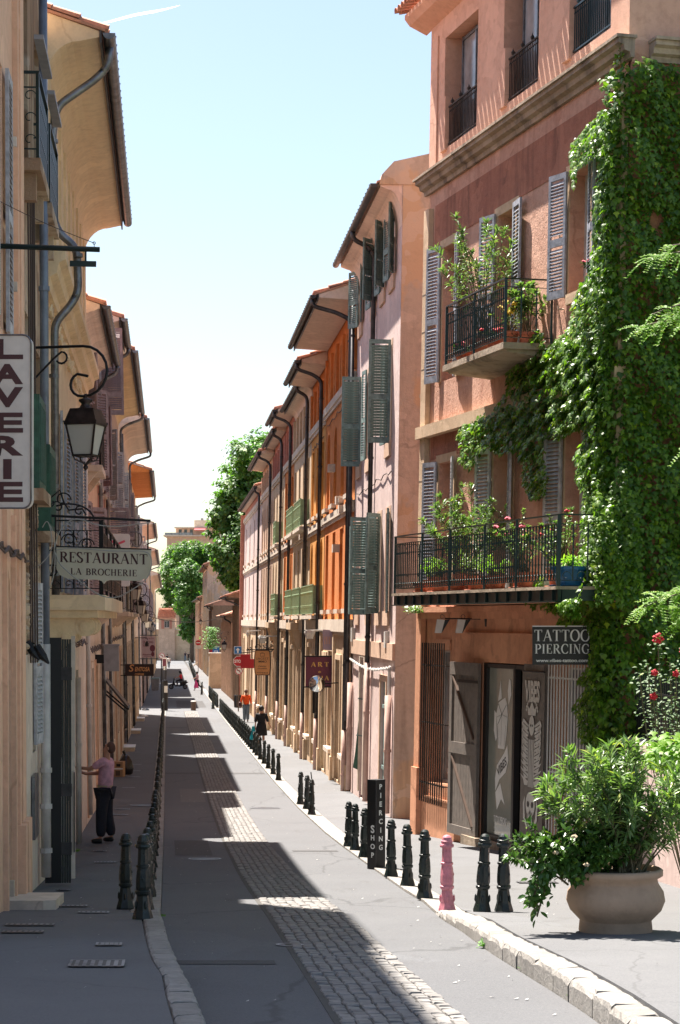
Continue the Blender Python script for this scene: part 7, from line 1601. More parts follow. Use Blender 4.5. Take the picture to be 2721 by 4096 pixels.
# leaning and scuffed bollards, patches in the road, scraps, aerials and wires
br_ = random.Random(12)
for o in bpy.data.objects:
    if o.name.startswith('bollard') and o.type == 'EMPTY' and o.scale.x == 1: o.rotation_euler = (R(br_.gauss(0, .7)), R(br_.gauss(0, .7)), o.rotation_euler.z)
M['patch'] = mat('darker asphalt patch', (.062, .06, .06), .9, 0, .15, 20, .4, 90); M['patch2'] = mat('paler asphalt patch', (.13, .126, .122), .9, 0, .12, 20, .4, 90)
def patch(a0, a1, y0, y1, m, dz=.004, base=0):
    mb = MB(); ys = np.linspace(y0, y1, max(2, int((y1-y0)/1)+1)); k = 0
    for p, q in zip(ys, ys[1:]):
        mb.quad(*[Vector((SX(a, y), y, zg(y)+dz+base)) for a, y in ((a0, p), (a1, p), (a1, q), (a0, q))])
    struct('road_patch', mb, m)
patch(-1.1, .75, 126, 140, 'patch'); patch(-1.78, -.76, 60.0, 60.5, 'patch'); patch(.08, 1.2, 60.0, 60.5, 'patch'); patch(-1.78, -.76, 95, 95.8, 'patch'); patch(-1.6, -1.0, 32, 36, 'patch'); patch(-1.7, -.9, 15.2, 15.5, 'patch'); patch(.35, 1.1, 33, 33.35, 'patch'); patch(-1.4, -.8, 48, 53, 'patch2')
r_ = np.random.default_rng(6); V = []
for i in range(420):
    y = 12+r_.random()**1.5*50; a = r_.uniform(-3.2, 2.9); 
    if -.8 < a < .1: continue
    h = dk(y) if (a < -2.1 or a > 1.35) else 0; s = r_.uniform(.004, .014); an = r_.uniform(0, 3); c = Vector((SX(a, y), y, zg(y)+h+.006))
    V.append([tuple(c+Vector((s*math.cos(an+k*1.571)*(1.8 if k % 2 else 1), s*math.sin(an+k*1.571)*(1.8 if k % 2 else 1), .002*k))) for k in range(4)])
o = struct('litter_specks', npmesh_idx('litter_specks', np.array(V), [(0, 1, 2, 3)], 'offwhite'), None) if False else put('litter_specks', npmesh_idx('litter_specks', np.array(V), [(0, 1, 2, 3)], 'offwhite')); o['kind'] = 'stuff'; tag(o, 'tiny pale scraps and cigarette ends scattered over road and pavements', 'litter')
def span(label, p, q, sag, n_=14, m='cable_dk', r=.012):
    p, q = Vector(p), Vector(q); t = thing('overhead_wire', label, 'wire', tuple(p)); part('wire_strand', MB().tube([p.lerp(q, k/n_)-Z_*sag*4*(k/n_)*(1-k/n_) for k in range(n_+1)], r, 5), m, t)
span('thin wire sagging across the street before the far trees', LF(190).W(0, .1, .3), RF(190).W(0, .1, .1), .4, r=.03)
for Y0, Y1, z, w_ in ((52, 61, 5.9, 'vivid orange house'), (62, 67, 5.7, 'narrow amber house'), (83, 91, 2.9, 'buff stone house with green rails'), (43, 51, 3.2, 'pale pink house between its shutters')):
    F = RF(Y0); t = thing('facade_cable', 'thin dark cable clipped across the front of the '+w_, 'cable', tuple(F.W(0, .03, z)), 'cables clipped to the right hand facades'); part('cable_run', MB().tube([F.W((Y1-Y0)*k/16, .035+.012*math.sin(k*2.3), z-.05*math.sin(k*1.9)-.03*k/16) for k in range(17)], .012, 5), 'cable_dk', t)
for Y0, Y1, z, nn, w_ in ((16, 22, .75, .07, 'peach house at the left picture edge'), (40.5, 49, -.55, .12, 'salmon house beyond the restaurant'), (56, 73, -.5, .1, 'pilastered house behind the lanterns'), (27.5, 39, -.35, .04, 'cream restaurant house under its balcony')):
    F = LF(Y0); t = thing('facade_cable', 'brown cable bundle drooping along the '+w_, 'cable', tuple(F.W(0, .03, z)), 'cables along the left house fronts')
    for c_ in range(3): part('cable_run', MB().tube([F.W((Y1-Y0)*k/24, nn+.02*c_+.012*math.sin(k*2.3+c_), z-.06*abs(math.sin(k*.8+c_))-.03*c_) for k in range(25)], .013, 5), 'cable_dk', t)
def aerial(label, F, l, n, z, h=1.6):
    t = thing('aerial', label, 'aerial', tuple(F.W(l, n, z))); a = F.W(l, n, z); part('mast', MB().bar(a, a+Z_*h, .03), 'zinc_dk', t)
    part('boom', MB().bar(a+Z_*(h-.1)+Vector((-.5, 0, 0)), a+Z_*(h-.1)+Vector((.5, 0, .1)), .02), 'zinc_dk', t)
    for k in range(7): part('element', MB().bar(a+Z_*(h-.1)+Vector((-.45+.15*k, 0, -.2+.02*k)), a+Z_*(h-.1)+Vector((-.45+.15*k, 0, .22+.02*k)), .012), 'zinc_dk', t)
aerial('television aerial on the roof of the tall tower house at the far right', FL4, 3, -2, 7.5, 1.8)
# ------------------------------------------------------------------ foliage tools
IVY = (np.array([(0, .35, .06), (0, 0, 0), (.30, .05, 0), (.50, .32, -.06), (.26, .45, 0), (0, 1.0, -.12), (-.26, .45, 0), (-.50, .32, -.06), (-.30, .05, 0)]), [(0, i, i+1 if i < 8 else 1) for i in range(1, 9)])
LANCE = (np.array([(0, 0, 0), (.085, .3, .03), (.10, .6, .03), (0, 1, -.08), (-.10, .6, .03), (-.085, .3, .03), (0, .5, -.01)]), [(0, 1, 6), (1, 2, 6), (2, 3, 6), (3, 4, 6), (4, 5, 6), (5, 0, 6)])
OVAL = (np.array([(0, 0, 0), (.22, .3, .05), (.22, .65, .05), (0, 1, -.06), (-.22, .65, .05), (-.22, .3, .05), (0, .5, 0)]), [(0, 1, 6), (1, 2, 6), (2, 3, 6), (3, 4, 6), (4, 5, 6), (5, 0, 6)])
def unit(a): return a/np.maximum(1e-6, np.linalg.norm(a, axis=1, keepdims=True))
def leafverts(P, N, D, S, shape):
    """P positions, N leaf normals, D growth directions, S lengths"""
    N = unit(N); D = unit(D-N*np.sum(D*N, 1, keepdims=True)); Xv = np.cross(D, N); L = shape[0]
    return P[:, None, :]+S[:, None, None]*(Xv[:, None, :]*L[None, :, 0:1]+D[:, None, :]*L[None, :, 1:2]+N[:, None, :]*L[None, :, 2:3])
def foliage(par, P, N, D, S, shape, mt, name='foliage', singles=0, mt1=None, key=None):
    P, N, D, S = map(np.array, (P, N, D, S))
    if singles:
        key = np.array(key) if key is not None else -P[:, 1]
        idx = np.argsort(-key)[:singles]; rest = np.setdiff1d(np.arange(len(P)), idx)
        lm = bpy.data.meshes.new('leaf'); lm.from_pydata([tuple(v) for v in shape[0]], [], shape[1]); lm.materials.append(M[mt1 or mt]); lm.update()
        n_ = unit(N); d_ = unit(D-n_*np.sum(D*n_, 1, keepdims=True)); x_ = np.cross(d_, n_)
        for i in idx:
            m = Matrix(((x_[i][0], d_[i][0], n_[i][0], P[i][0]), (x_[i][1], d_[i][1], n_[i][1], P[i][1]), (x_[i][2], d_[i][2], n_[i][2], P[i][2]), (0, 0, 0, 1))) @ Matrix.Scale(float(S[i]), 4)
            put('leaf', lm, par, mw=m)
        P, N, D, S = P[rest], N[rest], D[rest], S[rest]
    o = put(name, npmesh_idx(name, leafverts(P, N, D, S, shape), shape[1], mt), par); o['kind'] = 'stuff'; return o
def inpoly(pts, poly):
    x, y = pts[:, 0], pts[:, 1]; r = np.zeros(len(pts), bool); k = len(poly)
    for i in range(k):
        (x0, y0), (x1, y1) = poly[i], poly[(i+1) % k]
        c = ((y0 > y) != (y1 > y)) & (x < (x1-x0)*(y-y0)/((y1-y0) or 1e-9)+x0); r ^= c
    return r
A = lambda pts, s, ox, oy: [(ox+x*s, oy+y*s) for x, y in pts]
z1p = lambda p: A(p, .715, 1600, 0); z3p = lambda p: A(p, .715, 1600, 800); z4p = lambda p: A(p, .779, 1500, 1900); z6p = lambda p: A(p, .715, 1600, 2400)
SWEEP = z3p([(770, 720), (720, 780), (640, 850), (700, 885), (600, 960), (600, 1060), (540, 1150), (440, 1205), (340, 1260), (320, 1330), (350, 1380), (330, 1450), (390, 1510), (450, 1430), (490, 1380), (560, 1420), (640, 1400), (690, 1480), (690, 1600), (740, 1670), (810, 1650), (830, 1540), (800, 1440), (830, 1320), (900, 1340), (960, 1290), (1060, 1270), (1120, 1180), (1140, 900), (1000, 780), (900, 750), (820, 830), (800, 740)])
COLM = z1p([(1225, 230), (1205, 300), (1190, 480), (1210, 520), (1190, 600), (1130, 620), (1050, 700), (965, 800), (950, 870), (960, 940), (975, 1060), (990, 960), (1010, 925), (1080, 885), (1110, 870), (1105, 1000), (1090, 1100), (1085, 1300)]) + \
       z3p([(1075, 330), (1060, 400), (1000, 480), (960, 600), (960, 700), (870, 790), (900, 1000), (1040, 1270), (1030, 1340), (970, 1440), (1000, 1480), (985, 1560), (1030, 1640)]) + \
       z4p([(1065, 230), (1080, 330), (1060, 430), (1110, 480), (1090, 560), (1040, 640), (870, 650), (960, 720), (930, 770), (1110, 790), (1110, 980)]) + z6p([(1060, 370), (990, 440), (1040, 500), (965, 590), (1010, 680), (1000, 750), (1060, 830), (1120, 860), (1300, 920)]) + [(2620, 3050), (2620, 160)]
SPRIG = z4p([(860, 500), (800, 560), (760, 630), (790, 670), (860, 690), (980, 720), (1060, 660), (1000, 630), (880, 640), (870, 560)])
F = TF; VN = thing('ivy', 'mass of green creeper climbing the near corner of the terracotta house', 'climbing plant', tuple(F.W(9.2, .2, -3.9)))
P_, N_, D_, S_, K_ = [], [], [], [], []
def lump(l, z): return .5+.5*math.sin(l*3.1+z*1.7)*math.cos(z*2.3-l*1.2)+.3*math.sin(l*7+z*5)
def vine_px(poly, cnt, thick, seed, n0=0):
    r = np.random.default_rng(seed); q = np.array(poly); lo_, hi_ = q.min(0), q.max(0); got = 0
    while got < cnt:
        pts = r.uniform(lo_, hi_, (cnt*2, 2)); pts = pts[inpoly(pts, poly)]
        for u, v in pts[:cnt-got]:
            n = n0+.03+r.random()**.7*(thick*(.4+.9*max(0, lump(u*.02, v*.02)))); l, z = F.lz(u, v, n)
            if l > LN+.12+n0: continue
            got += 1
            p = F.W(l, n, z); P_.append(tuple(p)); tip = 1 if n > thick*.55 else .5
            N_.append((F.N.x*.9+r.normal(0, .35), F.N.y*.9+r.normal(0, .35), .55+r.normal(0, .35))); D_.append((F.N.x*.4+r.normal(0, .3), F.N.y*.4+r.normal(0, .3), -1)); S_.append(r.uniform(.05, .105)); K_.append(n+r.random()*.05)
vine_px(COLM, 12500, .42, 1); vine_px(SWEEP, 8200, .30, 2); vine_px(SPRIG, 500, .25, 3)
vine_px(z3p([(600, 870), (700, 790), (770, 730), (800, 740), (790, 830), (700, 890), (560, 890)]), 240, .3, 4)
vine_px(z4p([(1075, 190), (1060, 330), (1085, 420), (1070, 520), (1040, 620), (930, 660), (1000, 720), (1380, 800), (1420, 500), (1400, 130)]), 500, .35, 6, .92)
r = np.random.default_rng(19)
for i in range(3600):
    l, n = 9.38+r.random()**.8*.8, r.uniform(0, .62); z = .25+(1.3+.35*math.sin(l*11)+.3*math.sin(n*13+l*5))*r.random()**.8+r.normal(0, .06); p = F.W(l-.25*max(0, n-.4), n, z); P_.append(tuple(p)); N_.append((-.2+r.normal(0, .45), -.7+r.normal(0, .4), .6+r.normal(0, .3))); D_.append((r.normal(0, .3), -.3+r.normal(0, .3), -1)); S_.append(r.uniform(.05, .10)); K_.append(n)
# the face turned to the camera
G = SideFr(F, LN)
r = np.random.default_rng(9)
for i in range(30000):
    l, z = r.uniform(-.08, 2.6), r.uniform(-2.6, 7.95)
    if z > 5.5 and (math.sin(l*5+z*2.1)+math.sin(z*3.7-l*2) > 1.85): continue
    th = .38*(.3+max(0, lump(l, z))); n = .03+r.random()**.7*th; m = -.02*(z+4)
    p = G.W(l, n, z); P_.append(tuple(p))
    N_.append((.2+r.normal(0, .35), -.85+r.normal(0, .35), .6+r.normal(0, .35))); D_.append((r.normal(0, .3), -.4+r.normal(0, .3), -1)); S_.append(r.uniform(.055, .105)); K_.append(-.5+n)
for i in range(2600):
    l, z = LN-.35+r.random()*.55, r.uniform(-2.4, 7.9); n = .02+r.random()*.3; p = F.W(l, n-.15*max(0, l-LN), z); P_.append(tuple(p))
    N_.append((-.2+r.normal(0, .5), -.7+r.normal(0, .4), .5+r.normal(0, .3))); D_.append((r.normal(0, .3), -.3+r.normal(0, .3), -1)); S_.append(r.uniform(.07, .12)); K_.append(n)
foliage(VN, P_, N_, D_, S_, IVY, 'leaf_vine', 'foliage', 300, 'leaf_vine1', K_)
st = random.Random(4)
for k in range(9):
    l0 = 8.9+k*.09; pts = []
    for j in range(24): z = -3.9+j*.5; pts.append(F.W(min(LN, l0+.12*math.sin(j*.9+k)), .03, z))
    part('stem', MB().tube(pts, [.03-.001*j for j in range(24)], 6), 'bark', VN)
# trailing strand
# ------------------------------------------------------------------ potted plants
def stems_plant(par, base, H, spread, nst, nleaf, size, shape, mt, seed, droop=.25, bare=.35, dirb=(0, 0, 0), name='foliage', singles=0, mt1=None, whorl=True, clip=None, stemr=.008):
    r = np.random.default_rng(seed); P, N, D, S = [], [], [], []; sm = MB()
    for i in range(nst):
        a = r.uniform(0, 2*math.pi); rr = spread*math.sqrt(r.random()); h = H*(r.uniform(.55, 1)*(1-.28*(rr/spread)**2)); tip = np.array([rr*math.cos(a)+dirb[0]*h, rr*math.sin(a)*.8+dirb[1]*h, h])
        b = np.array(base)+np.array([r.normal(0, spread*.10), r.normal(0, spread*.10), 0]); mid = tip*np.array([.35, .35, .6]); pts = [b+mid*2*t*(1-t)+tip*t*t for t in np.linspace(0, 1, 7)]
        sm.tube([tuple(p) for p in pts], [stemr*(1.3-t) for t in np.linspace(0, 1, 7)], 5)
        k = nleaf//nst
        for j in range(k):
            t = bare+(1-bare)*(math.sqrt(r.random()) if not whorl else (1-(r.random()**2)*.9)); p = b+mid*2*t*(1-t)+tip*t*t
            d = (tip-mid*.6); d = d/np.linalg.norm(d); sd = r.normal(0, 1, 3); sd -= d*sd.dot(d); sd /= max(.01, np.linalg.norm(sd))
            dr = d*(.9 if t > .85 else .35)+sd*.9+np.array([0, 0, -droop*r.random()]); P.append(p); D.append(dr); N.append(np.cross(np.cross(dr, [0, 0, 1]), dr)+r.normal(0, .25, 3)+np.array([0, 0, .01])); S.append(size*r.uniform(.6, 1.15))
    part('stems', sm, 'stem', par); foliage(par, P, N, D, S, shape, mt, name, singles, mt1)
    return P
def pot(par, c, r, h, m='pot', saucer=True):
    part('pot', MB().lathe([(r*.68, 0), (r*.92, h*.82), (r*1.05, h*.83), (r*1.05, h), (r*.9, h), (r*.88, h*.9), (.01, h*.88)], c, 16), m, par, False)
    if saucer: part('saucer', MB().lathe([(r*.85, -.02), (r*1.12, .015), (r*1.08, .02), (.01, -.005)], c, 16), m, par)
def flowers(par, pts, r, m, name='flower'):
    for p in pts:
        mb = MB()
        for i in range(6):
            a = i*1.05; mb.lathe([(.001, -r*.4), (r*.45, 0), (.001, r*.4)], (p[0]+r*.5*math.cos(a), p[1]+r*.5*math.sin(a), p[2]+r*.2*math.sin(a*2)), 6)
        part(name, mb, m, par)
def potted(label, l, n, z, H, sp, nst, nl, size, shape, mt, seed, pr=.16, ph=.24, fl=None, pm='pot', Fx=None, **kw):
    c = (Fx or TF).W(l, n, z); t = thing('potted_plant', label, 'potted plant', tuple(c)); pot(t, tuple(c), pr, ph, pm)
    P = stems_plant(t, (c.x, c.y, c.z+ph*.9), H, sp, nst, nl, size, shape, mt, seed, **kw)
    if fl:
        rr = random.Random(seed); hi = sorted(P, key=lambda p: -p[2]); flowers(t, [tuple(hi[int(rr.random()*len(hi)*.5)]+np.array([0, -.02, .02])) for _ in range(fl[0])], fl[1], fl[2])
    return t
zb = 4.33
potted('tall leggy oleander in a pot at the far end of the upper balcony', 4.45, .45, zb, 2.15, .95, 26, 1500, .13, LANCE, 'leaf_ole', 11, .22, .32, bare=.45, dirb=(-.12, 0, 0))
potted('yellow flowering plant on the upper balcony', 5.9, .5, zb, .55, .28, 12, 260, .07, OVAL, 'leaf_ole', 12, .17, .25, (16, .06, 'flower_yel'))
potted('red geranium in the middle of the upper balcony', 5.5, .6, zb, .22, .22, 12, 200, .06, OVAL, 'leaf_dark', 13, .15, .18, (14, .045, 'flower_red'))
potted('pink red geranium at the far end of the upper balcony', 4.0, .62, zb, .2, .2, 12, 200, .06, OVAL, 'leaf_dark', 14, .15, .16, (12, .045, 'flower_pink'))
potted('leafy bush by the open shutter on the upper balcony', 6.1, .25, zb, .95, .35, 14, 500, .11, OVAL, 'leaf_ole', 15, .15, .22)
potted('pink geranium on the sill of the upper right window', 8.15, -.02, 4.97, .25, .16, 10, 120, .06, OVAL, 'leaf_dark', 16, .11, .2, (6, .035, 'flower_pink'))
zb = .475
potted('tall oleander in a pot on the far half of the long balcony', 4.0, .5, zb, 1.55, .75, 34, 2600, .12, LANCE, 'leaf_ole', 21, .22, .30, bare=.25)
potted('orange green box plant at the far end of the long balcony', 2.45, .6, zb, .35, .22, 10, 180, .08, OVAL, 'leaf_lime', 22, .17, .22)
potted('yellowish plant in a pot left of the oleander on the long balcony', 3.2, .7, zb, .42, .28, 12, 260, .08, LANCE, 'leaf_lime', 23, .2, .26)
potted('trailing green plant right of the oleander on the long balcony', 5.2, .7, zb, .45, .4, 14, 420, .08, LANCE, 'leaf_ole', 24, .2, .24)
potted('low grassy plant in a wide pot at the middle of the long balcony', 6.1, .75, zb, .32, .3, 14, 260, .10, LANCE, 'leaf_lime', 25, .24, .22)
potted('pink climbing rose in a pot on the long balcony', 7.3, .7, zb, 1.0, .55, 22, 1100, .06, OVAL, 'leaf_ole', 26, .2, .25, (7, .055, 'flower_pink'))
potted('white and red rose bush near the front end of the long balcony', 8.7, .65, zb, 1.0, .5, 22, 1100, .06, OVAL, 'leaf_ole', 27, .2, .25, (5, .05, 'flower_red'))
potted('grassy plant in a blue pot at the front corner of the long balcony', 9.45, .8, zb, .18, .24, 14, 200, .12, LANCE, 'leaf_lime', 28, .26, .28, None, 'bluepot')
for i, (l, r_) in enumerate(((2.9, .13), (4.9, .16), (6.7, .14), (8.0, .15))): c = TF.W(l, .95, zb); t = thing('flower_pot', ('small empty clay pot by the far rail of the long balcony', 'clay pot below the oleander against the rail', 'clay pot between the grassy plant and the rose', 'clay pot at the foot of the climbing rose')[i], 'flower pot', tuple(c)); pot(t, tuple(c), r_, .17); part('soil', MB().lathe([(r_*.85, .15), (.01, .16)], tuple(c), 10), 'earth', t)
# weeds under the balcony corner, on the wall and at the kerb
def tuft(label, u, v, h, n_, seed, cat='weed', loc=None, mt='leaf_grass', size=.08, group=None, hz=.5):
    g = loc or gpt(u, v); t = thing('weed_tuft', label, cat, tuple(g), group); r = np.random.default_rng(seed); P, N, D, S = [], [], [], []
    for i in range(n_):
        a = r.uniform(0, 6.28); d = np.array([math.cos(a)*.7, math.sin(a)*.7, r.uniform(.3, 1.2)]); P.append(np.array(g)+np.array([r.normal(0, h*.4), r.normal(0, h*.4), r.random()*h*hz+.01])); D.append(d); N.append(np.array([r.normal(0, .4), r.normal(0, .4)-.3, 1])); S.append(size*r.uniform(.5, 1.2))
    foliage(t, P, N, D, S, OVAL, mt); return t
for k, (x, y, h, n_, lb) in enumerate(((835, 872, .13, 90, 'largest green weed tuft on the pavement between the green bollards and the planter'), (708, 852, .05, 30, 'tiny weed at the foot of the left bollard of the near green pair'), (712, 985, .12, 80, 'taller weed growing at the kerb foot below the near bollards'), (765, 1005, .07, 40, 'small weed in the gutter right of the taller kerb weed'),
    (800, 1028, .05, 24, 'tiny weed at the kerb face'), (897, 1085, .09, 50, 'weed in the road edge below the planter'), (1135, 1222, .12, 60, 'weed at the kerb foot nearest to the camera'))): tuft(lb, 1300+x*.906, 2900+y*.906, h*.6, n_, 40+k, size=.045)
tuft('small grass tuft where the left kerb stones begin to bend', 640, 3672, .05, 50, 60, size=.04); tuft('weed at the foot of the black door leaf', 297, 3412, .08, 40, 61); tuft('weed at the wall beyond the bin bag', 505, 3002, .12, 60, 62)
tuft('creeping weed hanging from the corner under the long balcony', 0, 0, .22, 260, 63, 'weed', tuple(TF.W(.4, .25, .12)), 'leaf_vine', .07)
# ------------------------------------------------------------------ the big planter
px_, py_ = 2.287, 16.6; gz = zg(py_)+dk(py_)-.01
t = thing('planter', 'large round beige stone-like planter overflowing with oleander at lower right', 'planter', (px_, py_, gz)); PLT = t
part('bowl', MB().lathe([(r_*.86, z_*.96) for r_, z_ in [(.345, 0), (.355, .02), (.345, .11), (.36, .125), (.44, .20), (.475, .28), (.46, .36), (.41, .43), (.40, .47), (.455, .50), (.455, .545), (.43, .56), (.41, .545), (.40, .50), (.02, .49)]], (px_, py_, gz), 48), 'planter', t, True)
part('soil', MB().lathe([(.34, .49), (.01, .52)], (px_, py_, gz), 20), 'earth', t)
sb = thing('oleander_shrub', 'dense oleander shrub with narrow sunlit leaves growing in the large planter', 'shrub', (px_, py_, gz+.5))
stems_plant(sb, (px_+.10, py_, gz+.46), 1.16, .74, 80, 5400, .125, LANCE, 'leaf_ole', 31, droop=.2, bare=.22, dirb=(-.02, 0, 0), singles=300, mt1='leaf_ole1', stemr=.007)
db = thing('evergreen_shrub', 'dark glossy round leaved shrub spilling over the left side of the planter', 'shrub', (px_-.3, py_, gz+.5))
stems_plant(db, (px_-.30, py_-.12, gz+.42), .54, .54, 60, 4400, .072, OVAL, 'leaf_dark', 32, droop=.9, bare=.12, dirb=(-.38, -.12, -.05), singles=150, whorl=False)
r = np.random.default_rng(77); P, N, D, S = [], [], [], []; sm = MB()
for i in range(13):                                         # shoots hanging over the rim
    a = r.uniform(-.75, .1); pts = []
    for j in range(8): t_ = j/7; pts.append(np.array([px_-.28-.40*t_+a*.12, py_-.22-.12*t_+a*.2, gz+.50+.28*math.sin(t_*2.2)-.56*t_*t_*(1+.5*a)]))
    sm.tube([tuple(p) for p in pts], .005, 4)
    for j in range(46): q = r.random(); k = int(q*6.99); p = pts[k]+(pts[min(7, k+1)]-pts[k])*(q*7-k); P.append(p+r.normal(0, .03, 3)); D.append([r.normal(0, .6)-.3, r.normal(0, .5)-.2, -.5+r.normal(0, .4)]); N.append([r.normal(0, .5)-.2, -.6, .7+r.normal(0, .4)]); S.append(r.uniform(.05, .085))
part('trailing_shoots', sm, 'stem', db); foliage(db, P, N, D, S, OVAL, 'leaf_dark', 'trailing_foliage')
flowers(db, [(px_-.55, py_-.5, gz+.72), (px_-.40, py_-.5, gz+.85), (px_-.3, py_-.48, gz+.62)], .03, 'belt')
# ------------------------------------------------------------------ garden wall, fence, roses, acacia, big leaved vine
W0 = TF.W(LN, 0, -4); GW = Fr(W0.x+.12, W0.y-.2, (.03, -1), (-1, -.03), 0)
t = thing('garden_wall', 'pale pink rendered garden wall behind the planter', 'wall', tuple(GW.W(3, 0, -3.6))); mb = MB(); mb.box(GW, 0, 11, -.3, 0, -4.6, -1.75); part('wall_body', mb, 'pink', t); part('coping', MB().box(GW, -.02, 11, -.34, .04, -1.749, -1.66), 'pale_stone', t)
t = thing('iron_fence', 'black spiked iron fence on the garden wall behind the red roses', 'fence', tuple(GW.W(3, -.15, -1.65)))
for z in (-1.55, -1.0): part('rail', MB().box(GW, 0, 11, -.17, -.14, z, z+.03), 'iron_bk', t)
part('lattice_plate', MB().box(GW, 0, 11, -.158, -.154, -1.6, -1.28), 'iron_bk', t)
for i in range(72): l = .1+i*.15; part('picket', MB().add([*(GW.W(l+a, -.155+b, -1.65) for a, b in ((-.01, -.01), (.01, -.01), (.01, .01), (-.01, .01))), *(GW.W(l+a, -.155+b, -.82) for a, b in ((-.01, -.01), (.01, -.01), (.01, .01), (-.01, .01))), GW.W(l, -.155, -.68)], [(0, 1, 5, 4), (1, 2, 6, 5), (2, 3, 7, 6), (3, 0, 4, 7), (4, 5, 8), (5, 6, 8), (6, 7, 8), (7, 4, 8)]), 'iron_bk', t)
t = thing('rose_bush', 'tall climbing rose with deep red blooms and grey green leaves at the right edge', 'shrub', (3.75, 21.5, -3.0)); r = np.random.default_rng(51); sm = MB(); P, N, D, S = [], [], [], []
RO_ = [(2632, 2553), (2618, 2690), (2704, 2694), (2614, 2785), (2650, 2980), (2735, 2600)]
for u, v in RO_+[(2560, 2690), (2590, 2650), (2680, 2640), (2700, 2760), (2660, 2800), (2720, 2850)]:
    e = np.array(pp(u, v+12, 21.0)); b = np.array([3.75, 21.5, -3.0]); pts = [b+(np.array([e[0], e[1], b[2]])-b)*t_*.6*(1-t_)+(e-b)*t_ for t_ in np.linspace(0, 1, 9)]; sm.tube([tuple(p) for p in pts], .007, 5)
    for j in range(70):
        q = 1-r.random()**1.5*.5; k = min(7, int(q*8)); p = pts[k]+(pts[k+1]-pts[k])*(q*8-k); P.append(p+r.normal(0, .06, 3)); D.append([r.normal(), r.normal()-.3, r.normal()*.3-.1]); N.append([r.normal(0, .3)-.2, -.3+r.normal(0, .3), 1]); S.append(r.uniform(.035, .065))
part('stems', sm, 'stem', t); foliage(t, P, N, D, S, OVAL, 'leaf_rose' if 'leaf_rose' in M else 'leaf_ole')
for k, (u, v) in enumerate(RO_):
    c = pp(u, v, 20.95); q = MB(); R0 = (.052, .035, .035, .038, .03, .04)[k]
    for j in range(14):
        a = j*2.4; rr = R0*math.sqrt(j/14); q.lathe([(.001, -R0*.4), (R0*.42, 0), (.001, R0*.35)], (c.x+rr*math.cos(a), c.y-.02+.02*j/14, c.z+rr*math.sin(a)), 6)
    part('rose', q, 'flower_red', t)
t = thing('vine_shrub', 'bright lime green large leaved vine at the right edge above the planter', 'shrub', (3.7, 20.2, -3.0)); r = np.random.default_rng(52); P, N, D, S = [], [], [], []
part('stems', MB().tube([(3.7, 20.2, -3.0), (3.65, 20.2, -2.2), (3.5, 20.1, -1.5), (3.2, 20.0, -1.35)], .012, 5), 'stem', t)
for j in range(420): u, v = r.uniform(2595, 2800), 0; v = 3010+r.normal(0, 30)+(2721-u)*.12; P.append(np.array(pp(u, v, 19.9+r.uniform(0, .7)))); D.append([r.normal(0, .5)-.3, r.normal(0, .4)-.3, -.4]); N.append([r.normal(0, .3)-.1, -.3+r.normal(0, .3), 1]); S.append(r.uniform(.07, .13))
foliage(t, P, N, D, S, IVY, 'leaf_lime')
def pinnate(P, N, D, S, b, d, L, r, k=9):
    d = np.array(d)/np.linalg.norm(d); up = np.array([0, 0, 1.]); sd = np.cross(d, up); sd /= np.linalg.norm(sd); pts = []
    for j in range(k+1):
        t_ = j/k; p = np.array(b)+d*L*t_+np.array([0, 0, -.35*L*t_*t_]); pts.append(tuple(p))
        if j == 0: continue
        for s in (-1, 1): P.append(p); D.append(sd*s+d*.35+r.normal(0, .08, 3)); N.append(up*.9+np.array([0, -.45, 0])+r.normal(0, .12, 3)); S.append(.048*(1-.35*t_)*r.uniform(.85, 1.1))
    P.append(np.array(pts[-1])); D.append(d); N.append(up+np.array([0, -.3, 0])); S.append(.04)
    return pts
t = thing('acacia_tree', 'acacia tree outside the right edge reaching in with bright feathery leaf sprays', 'tree', (4.55, 19.6, -3.0)); r = np.random.default_rng(53); P, N, D, S = [], [], [], []; sm = MB(); ri_ = MB()
part('trunk', MB().tube([(4.55, 19.6, -3.1), (4.5, 19.6, -1), (4.6, 19.5, 1.5), (4.5, 19.4, 4.2), (4.6, 19.4, 5.5)], [.11, .10, .085, .06, .03], 9), 'bark', t, True)
for (u0, v0, u1, v1, n_) in ((2900, 1000, 2660, 990, 10), (2900, 1010, 2590, 1040, 16), (2900, 1150, 2660, 1290, 14), (2900, 1280, 2560, 1310, 16), (2900, 1200, 2610, 1260, 12), (2900, 2330, 2620, 2400, 20), (2900, 2400, 2690, 2440, 16), (2900, 2420, 2720, 2500, 14), (2900, 2340, 2560, 2440, 12), (2900, 1750, 2740, 1800, 8)):
    a = np.array(pp(u0, v0, 19.5)); b = np.array(pp(u1, v1, 19.2)); pts = [a+(b-a)*q+np.array([0, 0, .05*math.sin(q*3)]) for q in np.linspace(0, 1, 7)]; sm.tube([(4.55, 19.45, float(a[2])-.3)]+[tuple(p) for p in pts], [.02, .016, .014, .012, .01, .008, .006, .005], 5)
    for j in range(n_):
        q = .25+.75*(j+1)/n_; k = min(5, int(q*6)); p = pts[k]+(pts[k+1]-pts[k])*(q*6-k); dd = (b-a)/np.linalg.norm(b-a)*(.8 if j > n_-3 else .45)+np.array([r.normal(0, .35), r.normal(0, .5), r.normal(-.1, .35)]); rp = pinnate(P, N, D, S, p, dd, r.uniform(.16, .24), r); ri_.tube(rp, .003, 4)
part('branches', sm, 'bark', t); o = part('leaf_stalks', ri_, 'leaf_lime', t); o['kind'] = 'stuff'; foliage(t, P, N, D, S, OVAL, 'leaf_lime')
r2 = np.random.default_rng(54); P, N, D, S = [], [], [], []
